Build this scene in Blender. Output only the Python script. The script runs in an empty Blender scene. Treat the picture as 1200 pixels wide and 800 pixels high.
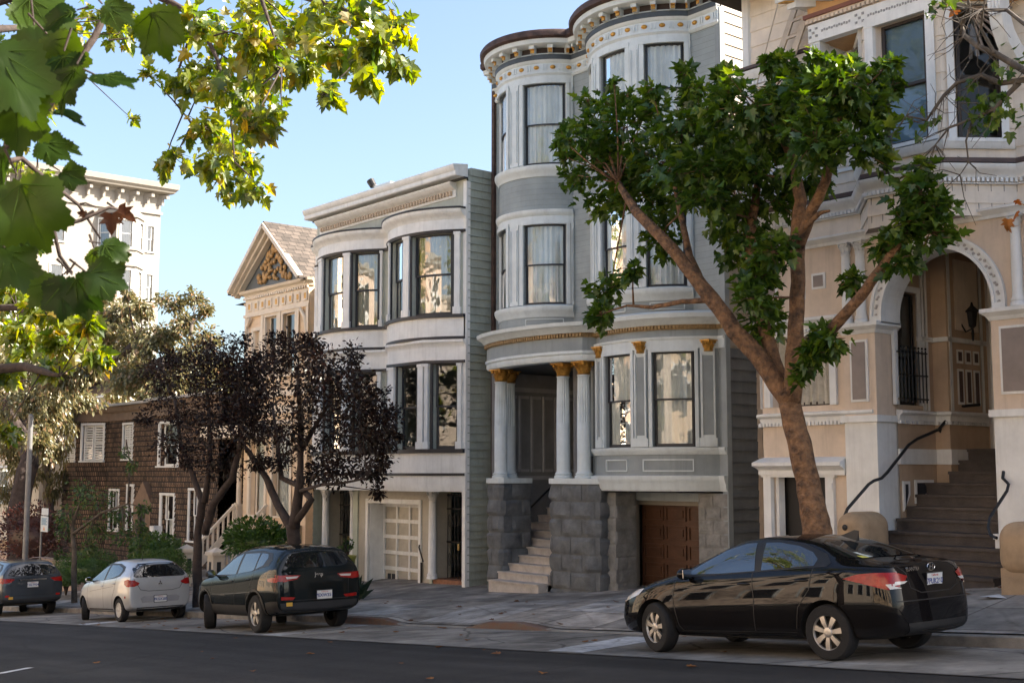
import bpy, bmesh, math, random
from math import sin, cos, pi, radians as R_
from mathutils import Vector, Matrix
from mathutils.bvhtree import BVHTree
random.seed(7)
C = bpy.context.scene
COL = C.collection

# ---------------------------------------------------------------- camera model (also used to turn photo measurements into real positions)
FPX = 1450.0
PITCH = math.atan(155 / FPX)
YAW = R_(40.1)
AX = (-cos(YAW), sin(YAW))
RX = (sin(YAW), cos(YAW))

def ray(px, py):
    u = (px - 600) / FPX; v = (400 - py) / FPX
    a = cos(PITCH) - v * sin(PITCH)
    return Vector((AX[0] * a + RX[0] * u, AX[1] * a + RX[1] * u, sin(PITCH) + v * cos(PITCH)))

def at(px, py, y):
    d = ray(px, py); return d * (y / d.y)

def road_z(x, y=0):
    return -1.52 + .07 * x

def lerp(a, b, t): return a + (b - a) * t

def interp(x, pts):
    if x <= pts[0][0]: return pts[0][1]
    for (a, b), (c, d) in zip(pts, pts[1:]):
        if x <= c: return lerp(b, d, (x - a) / (c - a))
    return pts[-1][1]

BACKH = [(-90, .6), (-30, .6), (-26.5, .53), (-24, .45), (-21, .38), (-17.5, .36), (-15, .42), (-12, .66), (-9, .85), (10, .9)]
def walk_z(x, y):
    h = interp(x, BACKH)
    t = (y - 14.1) / 4.9
    return road_z(x) + .15 + (h - .15) * t

# ---------------------------------------------------------------- materials
MATS = {}
def mat(name, col, rough=.6, var=.15, sc=2.0, bump=0.0, bsc=30.0, metal=0.0, spec=.4, grime=0.0, clear=0.0, var2=None, bdist=.02):
    if name in MATS: return MATS[name]
    m = bpy.data.materials.new(name); m.use_nodes = True
    nt = m.node_tree; N = nt.nodes; L = nt.links
    b = N['Principled BSDF']
    b.inputs['Roughness'].default_value = rough
    b.inputs['Metallic'].default_value = metal
    b.inputs['Specular IOR Level'].default_value = spec
    if clear:
        b.inputs['Coat Weight'].default_value = clear
        b.inputs['Coat Roughness'].default_value = .02
    tc = N.new('ShaderNodeTexCoord')
    no = N.new('ShaderNodeTexNoise'); no.inputs['Scale'].default_value = sc; no.inputs['Detail'].default_value = 6; no.inputs['Roughness'].default_value = .65
    L.new(tc.outputs['Object'], no.inputs['Vector'])
    ra = N.new('ShaderNodeValToRGB')
    c2 = var2 if var2 else tuple(c * (1 - var * 1.6) for c in col)
    ra.color_ramp.elements[0].position = .3; ra.color_ramp.elements[1].position = .72
    ra.color_ramp.elements[0].color = (*c2, 1)
    ra.color_ramp.elements[1].color = (*[min(1, c * (1 + var * .5)) for c in col], 1)
    L.new(no.outputs['Fac'], ra.inputs['Fac'])
    out = ra.outputs['Color']
    if grime:
        mp = N.new('ShaderNodeMapping'); mp.inputs['Scale'].default_value = (5, 5, .35)
        L.new(tc.outputs['Object'], mp.inputs['Vector'])
        n2 = N.new('ShaderNodeTexNoise'); n2.inputs['Scale'].default_value = 1.6; n2.inputs['Detail'].default_value = 8; n2.inputs['Roughness'].default_value = .7
        L.new(mp.outputs['Vector'], n2.inputs['Vector'])
        r2 = N.new('ShaderNodeValToRGB'); r2.color_ramp.elements[0].position = .5; r2.color_ramp.elements[1].position = .75
        r2.color_ramp.elements[0].color = (0, 0, 0, 1); r2.color_ramp.elements[1].color = (grime, grime, grime, 1)
        L.new(n2.outputs['Fac'], r2.inputs['Fac'])
        mx = N.new('ShaderNodeMixRGB'); mx.blend_type = 'MIX'
        mx.inputs['Color2'].default_value = (*[c * .35 for c in col], 1)
        L.new(r2.outputs['Color'], mx.inputs['Fac']); L.new(out, mx.inputs['Color1'])
        out = mx.outputs['Color']
    L.new(out, b.inputs['Base Color'])
    if bump:
        n3 = N.new('ShaderNodeTexNoise'); n3.inputs['Scale'].default_value = bsc; n3.inputs['Detail'].default_value = 5
        L.new(tc.outputs['Object'], n3.inputs['Vector'])
        bp = N.new('ShaderNodeBump'); bp.inputs['Strength'].default_value = bump; bp.inputs['Distance'].default_value = bdist
        L.new(n3.outputs['Fac'], bp.inputs['Height']); L.new(bp.outputs['Normal'], b.inputs['Normal'])
    MATS[name] = m
    return m

def glass_mat(name, refl=.22, tint=(.85, .9, .9), wav=.06, opaque=False):
    if name in MATS: return MATS[name]
    m = bpy.data.materials.new(name); m.use_nodes = True
    nt = m.node_tree; N = nt.nodes; L = nt.links
    N.remove(N['Principled BSDF'])
    tr = N.new('ShaderNodeBsdfDiffuse' if opaque else 'ShaderNodeBsdfTransparent'); tr.inputs['Color'].default_value = (*tint, 1)
    gl = N.new('ShaderNodeBsdfGlossy'); gl.inputs['Roughness'].default_value = .015
    fr = N.new('ShaderNodeFresnel'); fr.inputs['IOR'].default_value = 1.45
    ma = N.new('ShaderNodeMath'); ma.operation = 'ADD'; ma.inputs[1].default_value = refl; ma.use_clamp = True
    L.new(fr.outputs['Fac'], ma.inputs[0])
    tc = N.new('ShaderNodeTexCoord'); no = N.new('ShaderNodeTexNoise'); no.inputs['Scale'].default_value = 3.5; no.inputs['Detail'].default_value = 1
    L.new(tc.outputs['Object'], no.inputs['Vector'])
    bp = N.new('ShaderNodeBump'); bp.inputs['Strength'].default_value = wav; bp.inputs['Distance'].default_value = .05
    L.new(no.outputs['Fac'], bp.inputs['Height']); L.new(bp.outputs['Normal'], gl.inputs['Normal'])
    mx = N.new('ShaderNodeMixShader')
    L.new(ma.outputs[0], mx.inputs['Fac']); L.new(tr.outputs[0], mx.inputs[1]); L.new(gl.outputs[0], mx.inputs[2])
    L.new(mx.outputs[0], N['Material Output'].inputs['Surface'])
    MATS[name] = m
    return m

def leaf_mat(name, c1, c2, trans=.45, c3=None, gloss=.05, tval=1.9):
    if name in MATS: return MATS[name]
    m = bpy.data.materials.new(name); m.use_nodes = True
    nt = m.node_tree; N = nt.nodes; L = nt.links
    N.remove(N['Principled BSDF'])
    geo = N.new('ShaderNodeNewGeometry')
    ra = N.new('ShaderNodeValToRGB')
    ra.color_ramp.elements[0].color = (*c1, 1); ra.color_ramp.elements[1].color = (*c2, 1)
    ra.color_ramp.elements[0].position = .1; ra.color_ramp.elements[1].position = .85
    if c3:
        e = ra.color_ramp.elements.new(.96); e.color = (*c3, 1)
    L.new(geo.outputs['Random Per Island'], ra.inputs['Fac'])
    tc = N.new('ShaderNodeTexCoord'); no = N.new('ShaderNodeTexNoise'); no.inputs['Scale'].default_value = 14; no.inputs['Detail'].default_value = 3
    L.new(tc.outputs['Object'], no.inputs['Vector'])
    mxx = N.new('ShaderNodeMixRGB'); mxx.blend_type = 'MULTIPLY'; mxx.inputs['Fac'].default_value = .6
    L.new(ra.outputs['Color'], mxx.inputs['Color1'])
    r2 = N.new('ShaderNodeValToRGB'); r2.color_ramp.elements[0].color = (.45, .45, .45, 1); r2.color_ramp.elements[0].position = .3; r2.color_ramp.elements[1].position = .7
    L.new(no.outputs['Fac'], r2.inputs['Fac']); L.new(r2.outputs['Color'], mxx.inputs['Color2'])
    di = N.new('ShaderNodeBsdfDiffuse'); tl = N.new('ShaderNodeBsdfTranslucent'); gl = N.new('ShaderNodeBsdfGlossy'); gl.inputs['Roughness'].default_value = .38
    gl.inputs['Color'].default_value = (.8, .85, .8, 1)
    L.new(mxx.outputs['Color'], di.inputs['Color'])
    hs = N.new('ShaderNodeHueSaturation'); hs.inputs['Hue'].default_value = .475; hs.inputs['Saturation'].default_value = 1.15; hs.inputs['Value'].default_value = tval
    L.new(mxx.outputs['Color'], hs.inputs['Color']); L.new(hs.outputs['Color'], tl.inputs['Color'])
    m1 = N.new('ShaderNodeMixShader'); m1.inputs['Fac'].default_value = trans
    L.new(di.outputs[0], m1.inputs[1]); L.new(tl.outputs[0], m1.inputs[2])
    m2 = N.new('ShaderNodeMixShader'); m2.inputs['Fac'].default_value = gloss
    L.new(m1.outputs[0], m2.inputs[1]); L.new(gl.outputs[0], m2.inputs[2])
    L.new(m2.outputs[0], N['Material Output'].inputs['Surface'])
    MATS[name] = m
    return m

def line_mat(name, col, gap, rows, width, off=.5, mortar=.015, rough=.7, var=.2, bump=.5, axis='XZ', tones=((.55, .55, .55), (1.15, 1.12, 1.1))):
    """brick-like pattern (shingles, slabs) in world metres; axis chooses the two coordinates used"""
    if name in MATS: return MATS[name]
    m = mat(name, col, rough, var)
    nt = m.node_tree; N = nt.nodes; L = nt.links; b = N['Principled BSDF']
    tc = N.new('ShaderNodeTexCoord'); sx = N.new('ShaderNodeSeparateXYZ'); cx = N.new('ShaderNodeCombineXYZ')
    L.new(tc.outputs['Object'], sx.inputs[0])
    if axis == 'SZ':
        ad = N.new('ShaderNodeMath'); ad.operation = 'ADD'
        L.new(sx.outputs['X'], ad.inputs[0]); L.new(sx.outputs['Y'], ad.inputs[1]); L.new(ad.outputs[0], cx.inputs['X'])
    else: L.new(sx.outputs[axis[0]], cx.inputs['X'])
    L.new(sx.outputs[axis[1]], cx.inputs['Y'])
    br = N.new('ShaderNodeTexBrick'); br.inputs['Scale'].default_value = 1; br.inputs['Mortar Size'].default_value = mortar
    br.inputs['Brick Width'].default_value = width; br.inputs['Row Height'].default_value = rows; br.offset = off
    br.inputs['Color1'].default_value = (*tones[0], 1); br.inputs['Color2'].default_value = (*tones[1], 1); br.inputs['Mortar'].default_value = (*gap, 1)
    br.inputs['Mortar Smooth'].default_value = .1
    L.new(cx.outputs[0], br.inputs['Vector'])
    mx = N.new('ShaderNodeMixRGB'); mx.blend_type = 'MULTIPLY'; mx.inputs['Fac'].default_value = 1
    src = b.inputs['Base Color'].links[0].from_socket
    L.new(src, mx.inputs['Color1']); L.new(br.outputs['Color'], mx.inputs['Color2']); L.new(mx.outputs['Color'], b.inputs['Base Color'])
    bp = N.new('ShaderNodeBump'); bp.inputs['Strength'].default_value = bump; bp.inputs['Distance'].default_value = .02; bp.invert = True
    L.new(br.outputs['Fac'], bp.inputs['Height']); L.new(bp.outputs['Normal'], b.inputs['Normal'])
    return m

# ---------------------------------------------------------------- objects
ORG = Vector((0, 0, 0))
def tag(o, label=None, cat=None, group=None, kind=None):
    if label: o['label'] = label
    if cat: o['category'] = cat
    if group: o['group'] = group
    if kind: o['kind'] = kind
    return o

def thing(name, label, cat, loc=(0, 0, 0), group=None):
    """an Empty at the thing's base; parts built after it are stored relative to that base"""
    global ORG
    o = bpy.data.objects.new(name, None); COL.objects.link(o); o.location = loc; o.empty_display_size = .3
    ORG = Vector(loc)
    return tag(o, label, cat, group)

SPLIT = {'belt_moulding', 'lower_bay_moulding', 'pier_moulding', 'white_moulding', 'dark_trim_and_shade', 'skirt_panel', 'frieze', 'bay_cornice', 'porch_moulding', 'moulding', 'dark_band', 'egg_moulding', 'frieze_darts', 'rosette_squares', 'rosette', 'panel_moulding'}
class MB:
    def __init__(s): s.v = []; s.f = []
    def add(s, vs, fs):
        n = len(s.v); s.v.extend(tuple(v) for v in vs); s.f.extend(tuple(i + n for i in f) for f in fs); return s
    def quad(s, a, b, c, d): return s.add((a, b, c, d), ((0, 1, 2, 3),))
    def poly(s, pts): return s.add(pts, (tuple(range(len(pts))),))
    def box(s, x0, x1, y0, y1, z0, z1):
        return s.add([(x0, y0, z0), (x1, y0, z0), (x1, y1, z0), (x0, y1, z0), (x0, y0, z1), (x1, y0, z1), (x1, y1, z1), (x0, y1, z1)],
                     [(0, 3, 2, 1), (4, 5, 6, 7), (0, 1, 5, 4), (1, 2, 6, 5), (2, 3, 7, 6), (3, 0, 4, 7)])
    def bar(s, a, b, w, h, up=(0, 0, 1)):
        """rectangular bar from a to b, w wide, h high"""
        a = Vector(a); b = Vector(b); d = (b - a).normalized(); up = Vector(up)
        sd = d.cross(up)
        if sd.length < 1e-4: sd = d.cross(Vector((0, 1, 0)))
        sd.normalize(); u = sd.cross(d)
        o = [sd * (w / 2) * i + u * (h / 2) * j for i, j in ((-1, -1), (1, -1), (1, 1), (-1, 1))]
        return s.add([a + k for k in o] + [b + k for k in o], [(0, 1, 2, 3), (7, 6, 5, 4), (0, 4, 5, 1), (1, 5, 6, 2), (2, 6, 7, 3), (3, 7, 4, 0)])
    def tube(s, pts, rad, n=8, caps=True, wob=0):
        pts = [Vector(p) for p in pts]
        rads = rad if isinstance(rad, (list, tuple)) else [rad] * len(pts)
        base = len(s.v); u = None
        for i, p in enumerate(pts):
            d = (pts[min(i + 1, len(pts) - 1)] - pts[max(i - 1, 0)])
            if d.length < 1e-6: d = Vector((0, 0, 1))
            d.normalize()
            if u is None:
                u = d.cross(Vector((0.3, 1, 0.1))); 
                if u.length < .1: u = d.cross(Vector((1, 0, 0)))
            u = (u - d * u.dot(d)).normalized(); w = d.cross(u)
            for k in range(n):
                a = 2 * pi * k / n; rr = rads[i] * (1 + (random.uniform(-wob, wob) if wob else 0))
                s.v.append(tuple(p + u * cos(a) * rr + w * sin(a) * rr))
        for i in range(len(pts) - 1):
            for k in range(n):
                a = base + i * n + k; b = base + i * n + (k + 1) % n
                s.f.append((a, b, b + n, a + n))
        if caps:
            s.f.append(tuple(base + k for k in reversed(range(n)))); e = base + (len(pts) - 1) * n
            s.f.append(tuple(e + k for k in range(n)))
        return s
    def lathe(s, cx, cy, prof, n=24, flute=None, caps=True):
        """prof: (radius, z) list; flute=(z0,z1,count,depth)"""
        base = len(s.v)
        for r, z in prof:
            for k in range(n):
                a = 2 * pi * k / n; rr = r
                if flute and flute[0] <= z <= flute[1]: rr = r - flute[3] * (.5 + .5 * cos(a * flute[2]))
                s.v.append((cx + rr * cos(a), cy + rr * sin(a), z))
        for i in range(len(prof) - 1):
            for k in range(n):
                a = base + i * n + k; b = base + i * n + (k + 1) % n
                s.f.append((a, b, b + n, a + n))
        if caps:
            s.f.append(tuple(base + k for k in reversed(range(n)))); e = base + (len(prof) - 1) * n
            s.f.append(tuple(e + k for k in range(n)))
        return s
    def ball(s, c, r, n=8, m=6):
        rx, ry, rz = r if isinstance(r, (tuple, list)) else (r, r, r)
        base = len(s.v)
        for i in range(m + 1):
            t = pi * i / m
            for k in range(n):
                a = 2 * pi * k / n
                s.v.append((c[0] + rx * sin(t) * cos(a), c[1] + ry * sin(t) * sin(a), c[2] + rz * cos(t)))
        for i in range(m):
            for k in range(n):
                a = base + i * n + k; b = base + i * n + (k + 1) % n
                s.f.append((a, a + n, b + n, b))
        return s
    # -- along a plan path
    def sbox(s, P, s0, s1, o0, o1, z0, z1):
        st = P.stops(s0, s1); base = len(s.v)
        for q in st:
            for o, z in ((o0, z0), (o1, z0), (o1, z1), (o0, z1)):
                x, y = P.pt(q, o); s.v.append((x, y, z))
        for i in range(len(st) - 1):
            for k in range(4):
                a = base + i * 4 + k; b = base + i * 4 + (k + 1) % 4
                s.f.append((a, b, b + 4, a + 4))
        s.f.append((base + 3, base + 2, base + 1, base)); e = base + 4 * (len(st) - 1)
        s.f.append((e, e + 1, e + 2, e + 3))
        return s
    def sweep(s, P, s0, s1, prof, close=True):
        """mould profile [(out, z)...] swept along the path between s0 and s1"""
        st = P.stops(s0, s1); n = len(prof); base = len(s.v)
        for q in st:
            for o, z in prof:
                x, y = P.pt(q, o); s.v.append((x, y, z))
        for i in range(len(st) - 1):
            for k in range(n if close else n - 1):
                a = base + i * n + k; b = base + i * n + (k + 1) % n
                s.f.append((a, b, b + n, a + n))
        if close:
            s.f.append(tuple(base + k for k in reversed(range(n)))); e = base + n * (len(st) - 1)
            s.f.append(tuple(e + k for k in range(n)))
        return s
    def wall(s, P, s0, s1, z0, z1, holes=(), o=0.0, depth=.12, lap=0.0, lapo=.012):
        """wall skin along the path with real openings and reveals; lap>0 builds overlapping boards"""
        ss = sorted(set(P.stops(s0, s1) + [h for q in holes for h in q[:2]]))
        ss = [q for q in ss if s0 - 1e-6 <= q <= s1 + 1e-6]
        zs = [z0, z1] + [h for q in holes for h in q[2:4]]
        if lap:
            k = math.ceil(z0 / lap)
            while k * lap < z1: zs.append(k * lap); k += 1
        zs = sorted(set(round(z, 4) for z in zs if z0 - 1e-6 <= z <= z1 + 1e-6))
        for i in range(len(ss) - 1):
            a, b = ss[i], ss[i + 1]
            if b - a < 1e-5: continue
            for j in range(len(zs) - 1):
                c, d = zs[j], zs[j + 1]
                mq, mz = (a + b) / 2, (c + d) / 2
                if any(h[0] < mq < h[1] and h[2] < mz < h[3] for h in holes): continue
                if lap:
                    kk = math.floor(mz / lap) * lap
                    ob = o + lapo * (1 - (c - kk) / lap); ot = o + lapo * (1 - (d - kk) / lap)
                else: ob = ot = o
                p = [(*P.pt(a, ob), c), (*P.pt(b, ob), c), (*P.pt(b, ot), d), (*P.pt(a, ot), d)]
                s.quad(*p)
                if lap and abs(c - kk) < 1e-4 and c > z0 + 1e-4:
                    s.quad((*P.pt(a, o), c), (*P.pt(b, o), c), p[1], p[0])
        for (a, b, c, d) in holes:
            st = P.stops(a, b)
            for q0, q1 in zip(st, st[1:]):
                for z in (c, d):
                    s.quad((*P.pt(q0, o), z), (*P.pt(q1, o), z), (*P.pt(q1, o - depth), z), (*P.pt(q0, o - depth), z))
            for q in (a, b):
                s.quad((*P.pt(q, o), c), (*P.pt(q, o), d), (*P.pt(q, o - depth), d), (*P.pt(q, o - depth), c))
        return s
    def build(s, name, m, parent=None, smooth=False, org=None, recalc=True, bevel=0):
        if name in SPLIT and parent:
            par = list(range(len(s.v)))
            def find(a):
                while par[a] != a: par[a] = par[par[a]]; a = par[a]
                return a
            for f in s.f:
                r0 = find(f[0])
                for q in f[1:]: par[find(q)] = r0
            groups = {}
            for f in s.f: groups.setdefault(find(f[0]), []).append(f)
            if len(groups) > 1:
                o = None
                for fl in groups.values():
                    ids = sorted({q for f in fl for q in f}); mp = {q: i for i, q in enumerate(ids)}
                    b_ = MB(); b_.v = [s.v[q] for q in ids]; b_.f = [tuple(mp[q] for q in f) for f in fl]
                    SPLIT.discard(name); o2 = b_.build(name, m, parent, smooth, org, recalc, bevel); SPLIT.add(name); o = o or o2
                return o
        o_ = ORG if org is None else org
        me = bpy.data.meshes.new(name)
        me.from_pydata([(v[0] - o_.x, v[1] - o_.y, v[2] - o_.z) for v in s.v], [], s.f)
        if recalc:
            bm = bmesh.new(); bm.from_mesh(me); bmesh.ops.recalc_face_normals(bm, faces=bm.faces); bm.to_mesh(me); bm.free()
        me.materials.append(m)
        if smooth:
            for p in me.polygons: p.use_smooth = True
            if smooth != 'all': me.set_sharp_from_angle(angle=R_(smooth if smooth is not True else 35))
        o = bpy.data.objects.new(name, me); COL.objects.link(o)
        if parent: o.parent = parent
        else: o.location = o_
        if bevel:
            bv = o.modifiers.new('bevel', 'BEVEL'); bv.width = bevel; bv.segments = 2; bv.limit_method = 'ANGLE'; bv.angle_limit = R_(40)
        return o

class Path:
    """plan polyline walked so that outwards is to its right (towards the street when walking +X)"""
    def __init__(s, pts):
        s.p = [Vector(p) for p in pts]; s.s = [0.0]
        for a, b in zip(s.p, s.p[1:]): s.s.append(s.s[-1] + (b - a).length)
        s.L = s.s[-1]; s.m = []
        ns = []
        for a, b in zip(s.p, s.p[1:]):
            d = (b - a).normalized(); ns.append(Vector((d.y, -d.x)))
        for i in range(len(s.p)):
            if i == 0: s.m.append(ns[0])
            elif i == len(s.p) - 1: s.m.append(ns[-1])
            else:
                n = ns[i - 1] + ns[i]
                n.normalize(); s.m.append(n / max(.35, n.dot(ns[i])))
    def stops(s, a, b):
        return [a] + [q for q in s.s if a + 1e-4 < q < b - 1e-4] + [b]
    def pt(s, q, o=0.0):
        i = 0
        while i < len(s.s) - 2 and q > s.s[i + 1]: i += 1
        t = (q - s.s[i]) / max(1e-9, s.s[i + 1] - s.s[i])
        a = s.p[i] + s.m[i] * o; b = s.p[i + 1] + s.m[i + 1] * o
        r = a.lerp(b, t); return (r.x, r.y)

class Arc:
    """shallow round bay: chord from xa to xb on the wall plane Y, bulging d towards the street"""
    def __init__(s, xa, xb, d, Y):
        c = xb - xa; s.R = c * c / 8 / d + d / 2; s.cx = (xa + xb) / 2; s.cy = Y - d + s.R
        s.h = math.asin(c / 2 / s.R); s.s0 = 0
    def pts(s, n=22):
        return [(s.cx + s.R * sin(a), s.cy - s.R * cos(a)) for a in [lerp(-s.h, s.h, i / n) for i in range(n + 1)]]
    def at(s, deg): return s.s0 + (R_(deg) + s.h) * s.R

# ---------------------------------------------------------------- shared building details
def window(P, a, b, z0, z1, parent, frame, sash, glass, curtain=None, cas=.1, cas_o=.04, rail=.5, dep=.1, sill=True, cdep=.14, name='window', head=None, sw=.05, casing=True):
    """sash window in an opening of a wall path: casing > sash, pane, curtain"""
    m = MB()
    if casing:
        m.sbox(P, a - cas, a, -.02, cas_o, z0, z1); m.sbox(P, b, b + cas, -.02, cas_o, z0, z1)
        m.sbox(P, a - cas, b + cas, -.02, cas_o + .008, z1, z1 + (head or cas))
        if sill: m.sbox(P, a - cas - .02, b + cas + .02, -.02, cas_o + .05, z0 - .06, z0)
    else:
        m.sbox(P, a, a + .02, -dep - .04, -.01, z0, z1); m.sbox(P, b - .02, b, -dep - .04, -.01, z0, z1)
        m.sbox(P, a + .02, b - .02, -dep - .04, -.01, z0, z0 + .02)
    w = m.build(name, frame, parent)
    zm = lerp(z0, z1, rail)
    k = MB()
    for (lo, hi, o) in ((z0, zm + .02, -dep - .03), (zm - .02, z1, -dep)):
        k.sbox(P, a + .021, a + .021 + sw, o - .035, o, lo, hi); k.sbox(P, b - .021 - sw, b - .021, o - .035, o, lo, hi)
        k.sbox(P, a + .021 + sw, b - .021 - sw, o - .034, o - .001, hi - sw * .8, hi)
        k.sbox(P, a + .021 + sw, b - .021 - sw, o - .034, o - .001, lo, lo + sw * (1.5 if lo == z0 else .8))
    k.build('sash', sash, w)
    g = MB()
    for (lo, hi, o) in ((z0 + sw, zm - sw * .3, -dep - .05), (zm + sw * .3, z1 - sw * .6, -dep - .02)):
        st = P.stops(a + .05, b - .05)
        for q0, q1 in zip(st, st[1:]): g.quad((*P.pt(q0, o), lo), (*P.pt(q1, o), lo), (*P.pt(q1, o), hi), (*P.pt(q0, o), hi))
    g.build('pane', glass, w, smooth='all')
    if curtain:
        c = MB(); n = max(14, int((b - a) * 46)); ph = random.random() * 6; rows = 6
        base = 0; vs = []; fs = []
        for j in range(rows + 1):
            z = lerp(z0 + .03, z1 - .02, j / rows)
            for i in range(n + 1):
                q = lerp(a + .03, b - .03, i / n); t = i / n
                o = -dep - cdep + .03 * sin(t * (b - a) * 42 + ph) + .014 * sin(t * (b - a) * 97 + ph * 2 + j * .5) * (1 - .3 * j / rows)
                vs.append((*P.pt(q, o), z))
        for j in range(rows):
            for i in range(n): u = j * (n + 1) + i; fs.append((u, u + 1, u + n + 2, u + n + 1))
        c.add(vs, fs); c.build('curtain', curtain, w, smooth='all')
    return w

def capital(m, cx, cy, z0, r, h):
    """leafy (Corinthian) capital as one mesh: bell, two leaf tiers, volutes, abacus"""
    m.lathe(cx, cy, [(r * .92, z0), (r * 1.12, z0 + .02), (r * .9, z0 + .04), (r * .95, z0 + h * .5), (r * 1.3, z0 + h * .88)], 16)
    for tier, (zz, hh, rr) in enumerate(((z0 + .03, h * .45, r * 1.02), (z0 + h * .3, h * .45, r * 1.1))):
        for k in range(8):
            a = 2 * pi * (k + tier * .5) / 8; ca, sa = cos(a), sin(a); w = r * .36
            pr = [(rr * .95, zz, w * .7), (rr * 1.08, zz + hh * .5, w), (rr * 1.3, zz + hh * .9, w * .8), (rr * 1.5, zz + hh * .82, w * .35)]
            vs = []
            for q, z, ww in pr:
                vs += [(cx + q * ca - ww * sa, cy + q * sa + ww * ca, z), (cx + q * 1.05 * ca, cy + q * 1.05 * sa, z + .01), (cx + q * ca + ww * sa, cy + q * sa - ww * ca, z)]
            fs = []
            for i in range(3):
                for j in range(2): u = i * 3 + j; fs.append((u, u + 1, u + 4, u + 3))
            m.add(vs, fs)
    for k in range(4):
        a = pi / 4 + k * pi / 2
        m.ball((cx + r * 1.45 * cos(a), cy + r * 1.45 * sin(a), z0 + h * .82), (r * .28, r * .28, r * .34), 8, 6)
    e = r * 1.45
    m.box(cx - e, cx + e, cy - e, cy + e, z0 + h * .9, z0 + h)

def column(parent, cx, cy, z0, z1, r, shaft, cap=None, flutes=0, fz=None, caph=.3, base_m=None):
    m = MB(); zt = z1 - caph
    n = flutes * 4 if flutes else 24
    prof = [(r * 1.35, z0), (r * 1.35, z0 + .05), (r * 1.15, z0 + .07), (r * 1.28, z0 + .1), (r * 1.05, z0 + .14), (r, z0 + .17)]
    fz = fz if fz else lerp(z0, zt, .45)
    fr = (fz - .001, zt - .05, flutes, r * .14) if flutes else None
    prof += [(r, fz - .01), (r, fz), (r * .96, lerp(fz, zt, .5)), (r * .88, zt - .05), (r * .88, zt - .03), (r * .98, zt - .02), (r * .98, zt)]
    m.lathe(cx, cy, prof, n, fr)
    o = m.build('column', shaft, parent, smooth=50)
    c = MB(); capital(c, cx, cy, zt, r * .92, caph)
    c.build('capital', cap or shaft, o, smooth=50)
    return o

def dentils(m, P, s0, s1, o0, o1, z0, z1, pitch, w):
    n = int((s1 - s0) / pitch)
    for i in range(n):
        q = s0 + (i + .5) * (s1 - s0) / n
        m.sbox(P, q - w / 2, q + w / 2, o0, o1, z0, z1)
SUNV = (.66, .75); SUNEL = 35; SUNE = 5.0; SKYS = .085; AIR, DUST, OZONE = 1.0, 3.5, 1.5; EXPO = 2.1
# ================================================================ SETTING
asphalt = mat('asphalt', (.024, .0235, .0235), .82, .25, .35, bump=.5, bsc=160, spec=.3)
N = asphalt.node_tree.nodes; L = asphalt.node_tree.links
_tc = N.new('ShaderNodeTexCoord'); _mp = N.new('ShaderNodeMapping'); _mp.inputs['Scale'].default_value = (.05, 1.1, 1)
_n = N.new('ShaderNodeTexNoise'); _n.inputs['Scale'].default_value = 1.6; _n.inputs['Detail'].default_value = 5
L.new(_tc.outputs['Object'], _mp.inputs['Vector']); L.new(_mp.outputs['Vector'], _n.inputs['Vector'])
_r = N.new('ShaderNodeValToRGB'); _r.color_ramp.elements[0].position = .35; _r.color_ramp.elements[1].position = .7
_r.color_ramp.elements[0].color = (.5, .5, .5, 1); _r.color_ramp.elements[1].color = (1.35, 1.33, 1.3, 1)
L.new(_n.outputs['Fac'], _r.inputs['Fac'])
_mx = N.new('ShaderNodeMixRGB'); _mx.blend_type = 'MULTIPLY'; _mx.inputs['Fac'].default_value = 1
_b = N['Principled BSDF']; L.new(_b.inputs['Base Color'].links[0].from_socket, _mx.inputs['Color1']); L.new(_r.outputs['Color'], _mx.inputs['Color2'])
L.new(_mx.outputs['Color'], _b.inputs['Base Color'])
def slabs(name, col, w, h, mortar=.018):
    return line_mat(name, col, (.35, .33, .3), h, w, off=0.0, mortar=mortar, rough=.8, var=.35, bump=.35, axis='XY')
lane_m = mat('lane_concrete', (.24, .23, .21), .85, .45, .8, bump=.4, bsc=90)
walk_m = slabs('walk_concrete', (.37, .35, .32), 1.25, 1.2)
curb_m = mat('curb_concrete', (.24, .225, .2), .85, .3, 3, bump=.4, bsc=60)
red_m = mat('red_curb_paint', (.1, .05, .035), .8, .5, 7, bump=.3, bsc=60, var2=(.1, .085, .07))
white_line = mat('road_paint', (.5, .53, .56), .7, .35, 8, bump=.2, bsc=120, var2=(.28, .29, .3))
pale_m = slabs('pale_concrete', (.4, .4, .39), 1.25, 1.2, .008)

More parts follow.
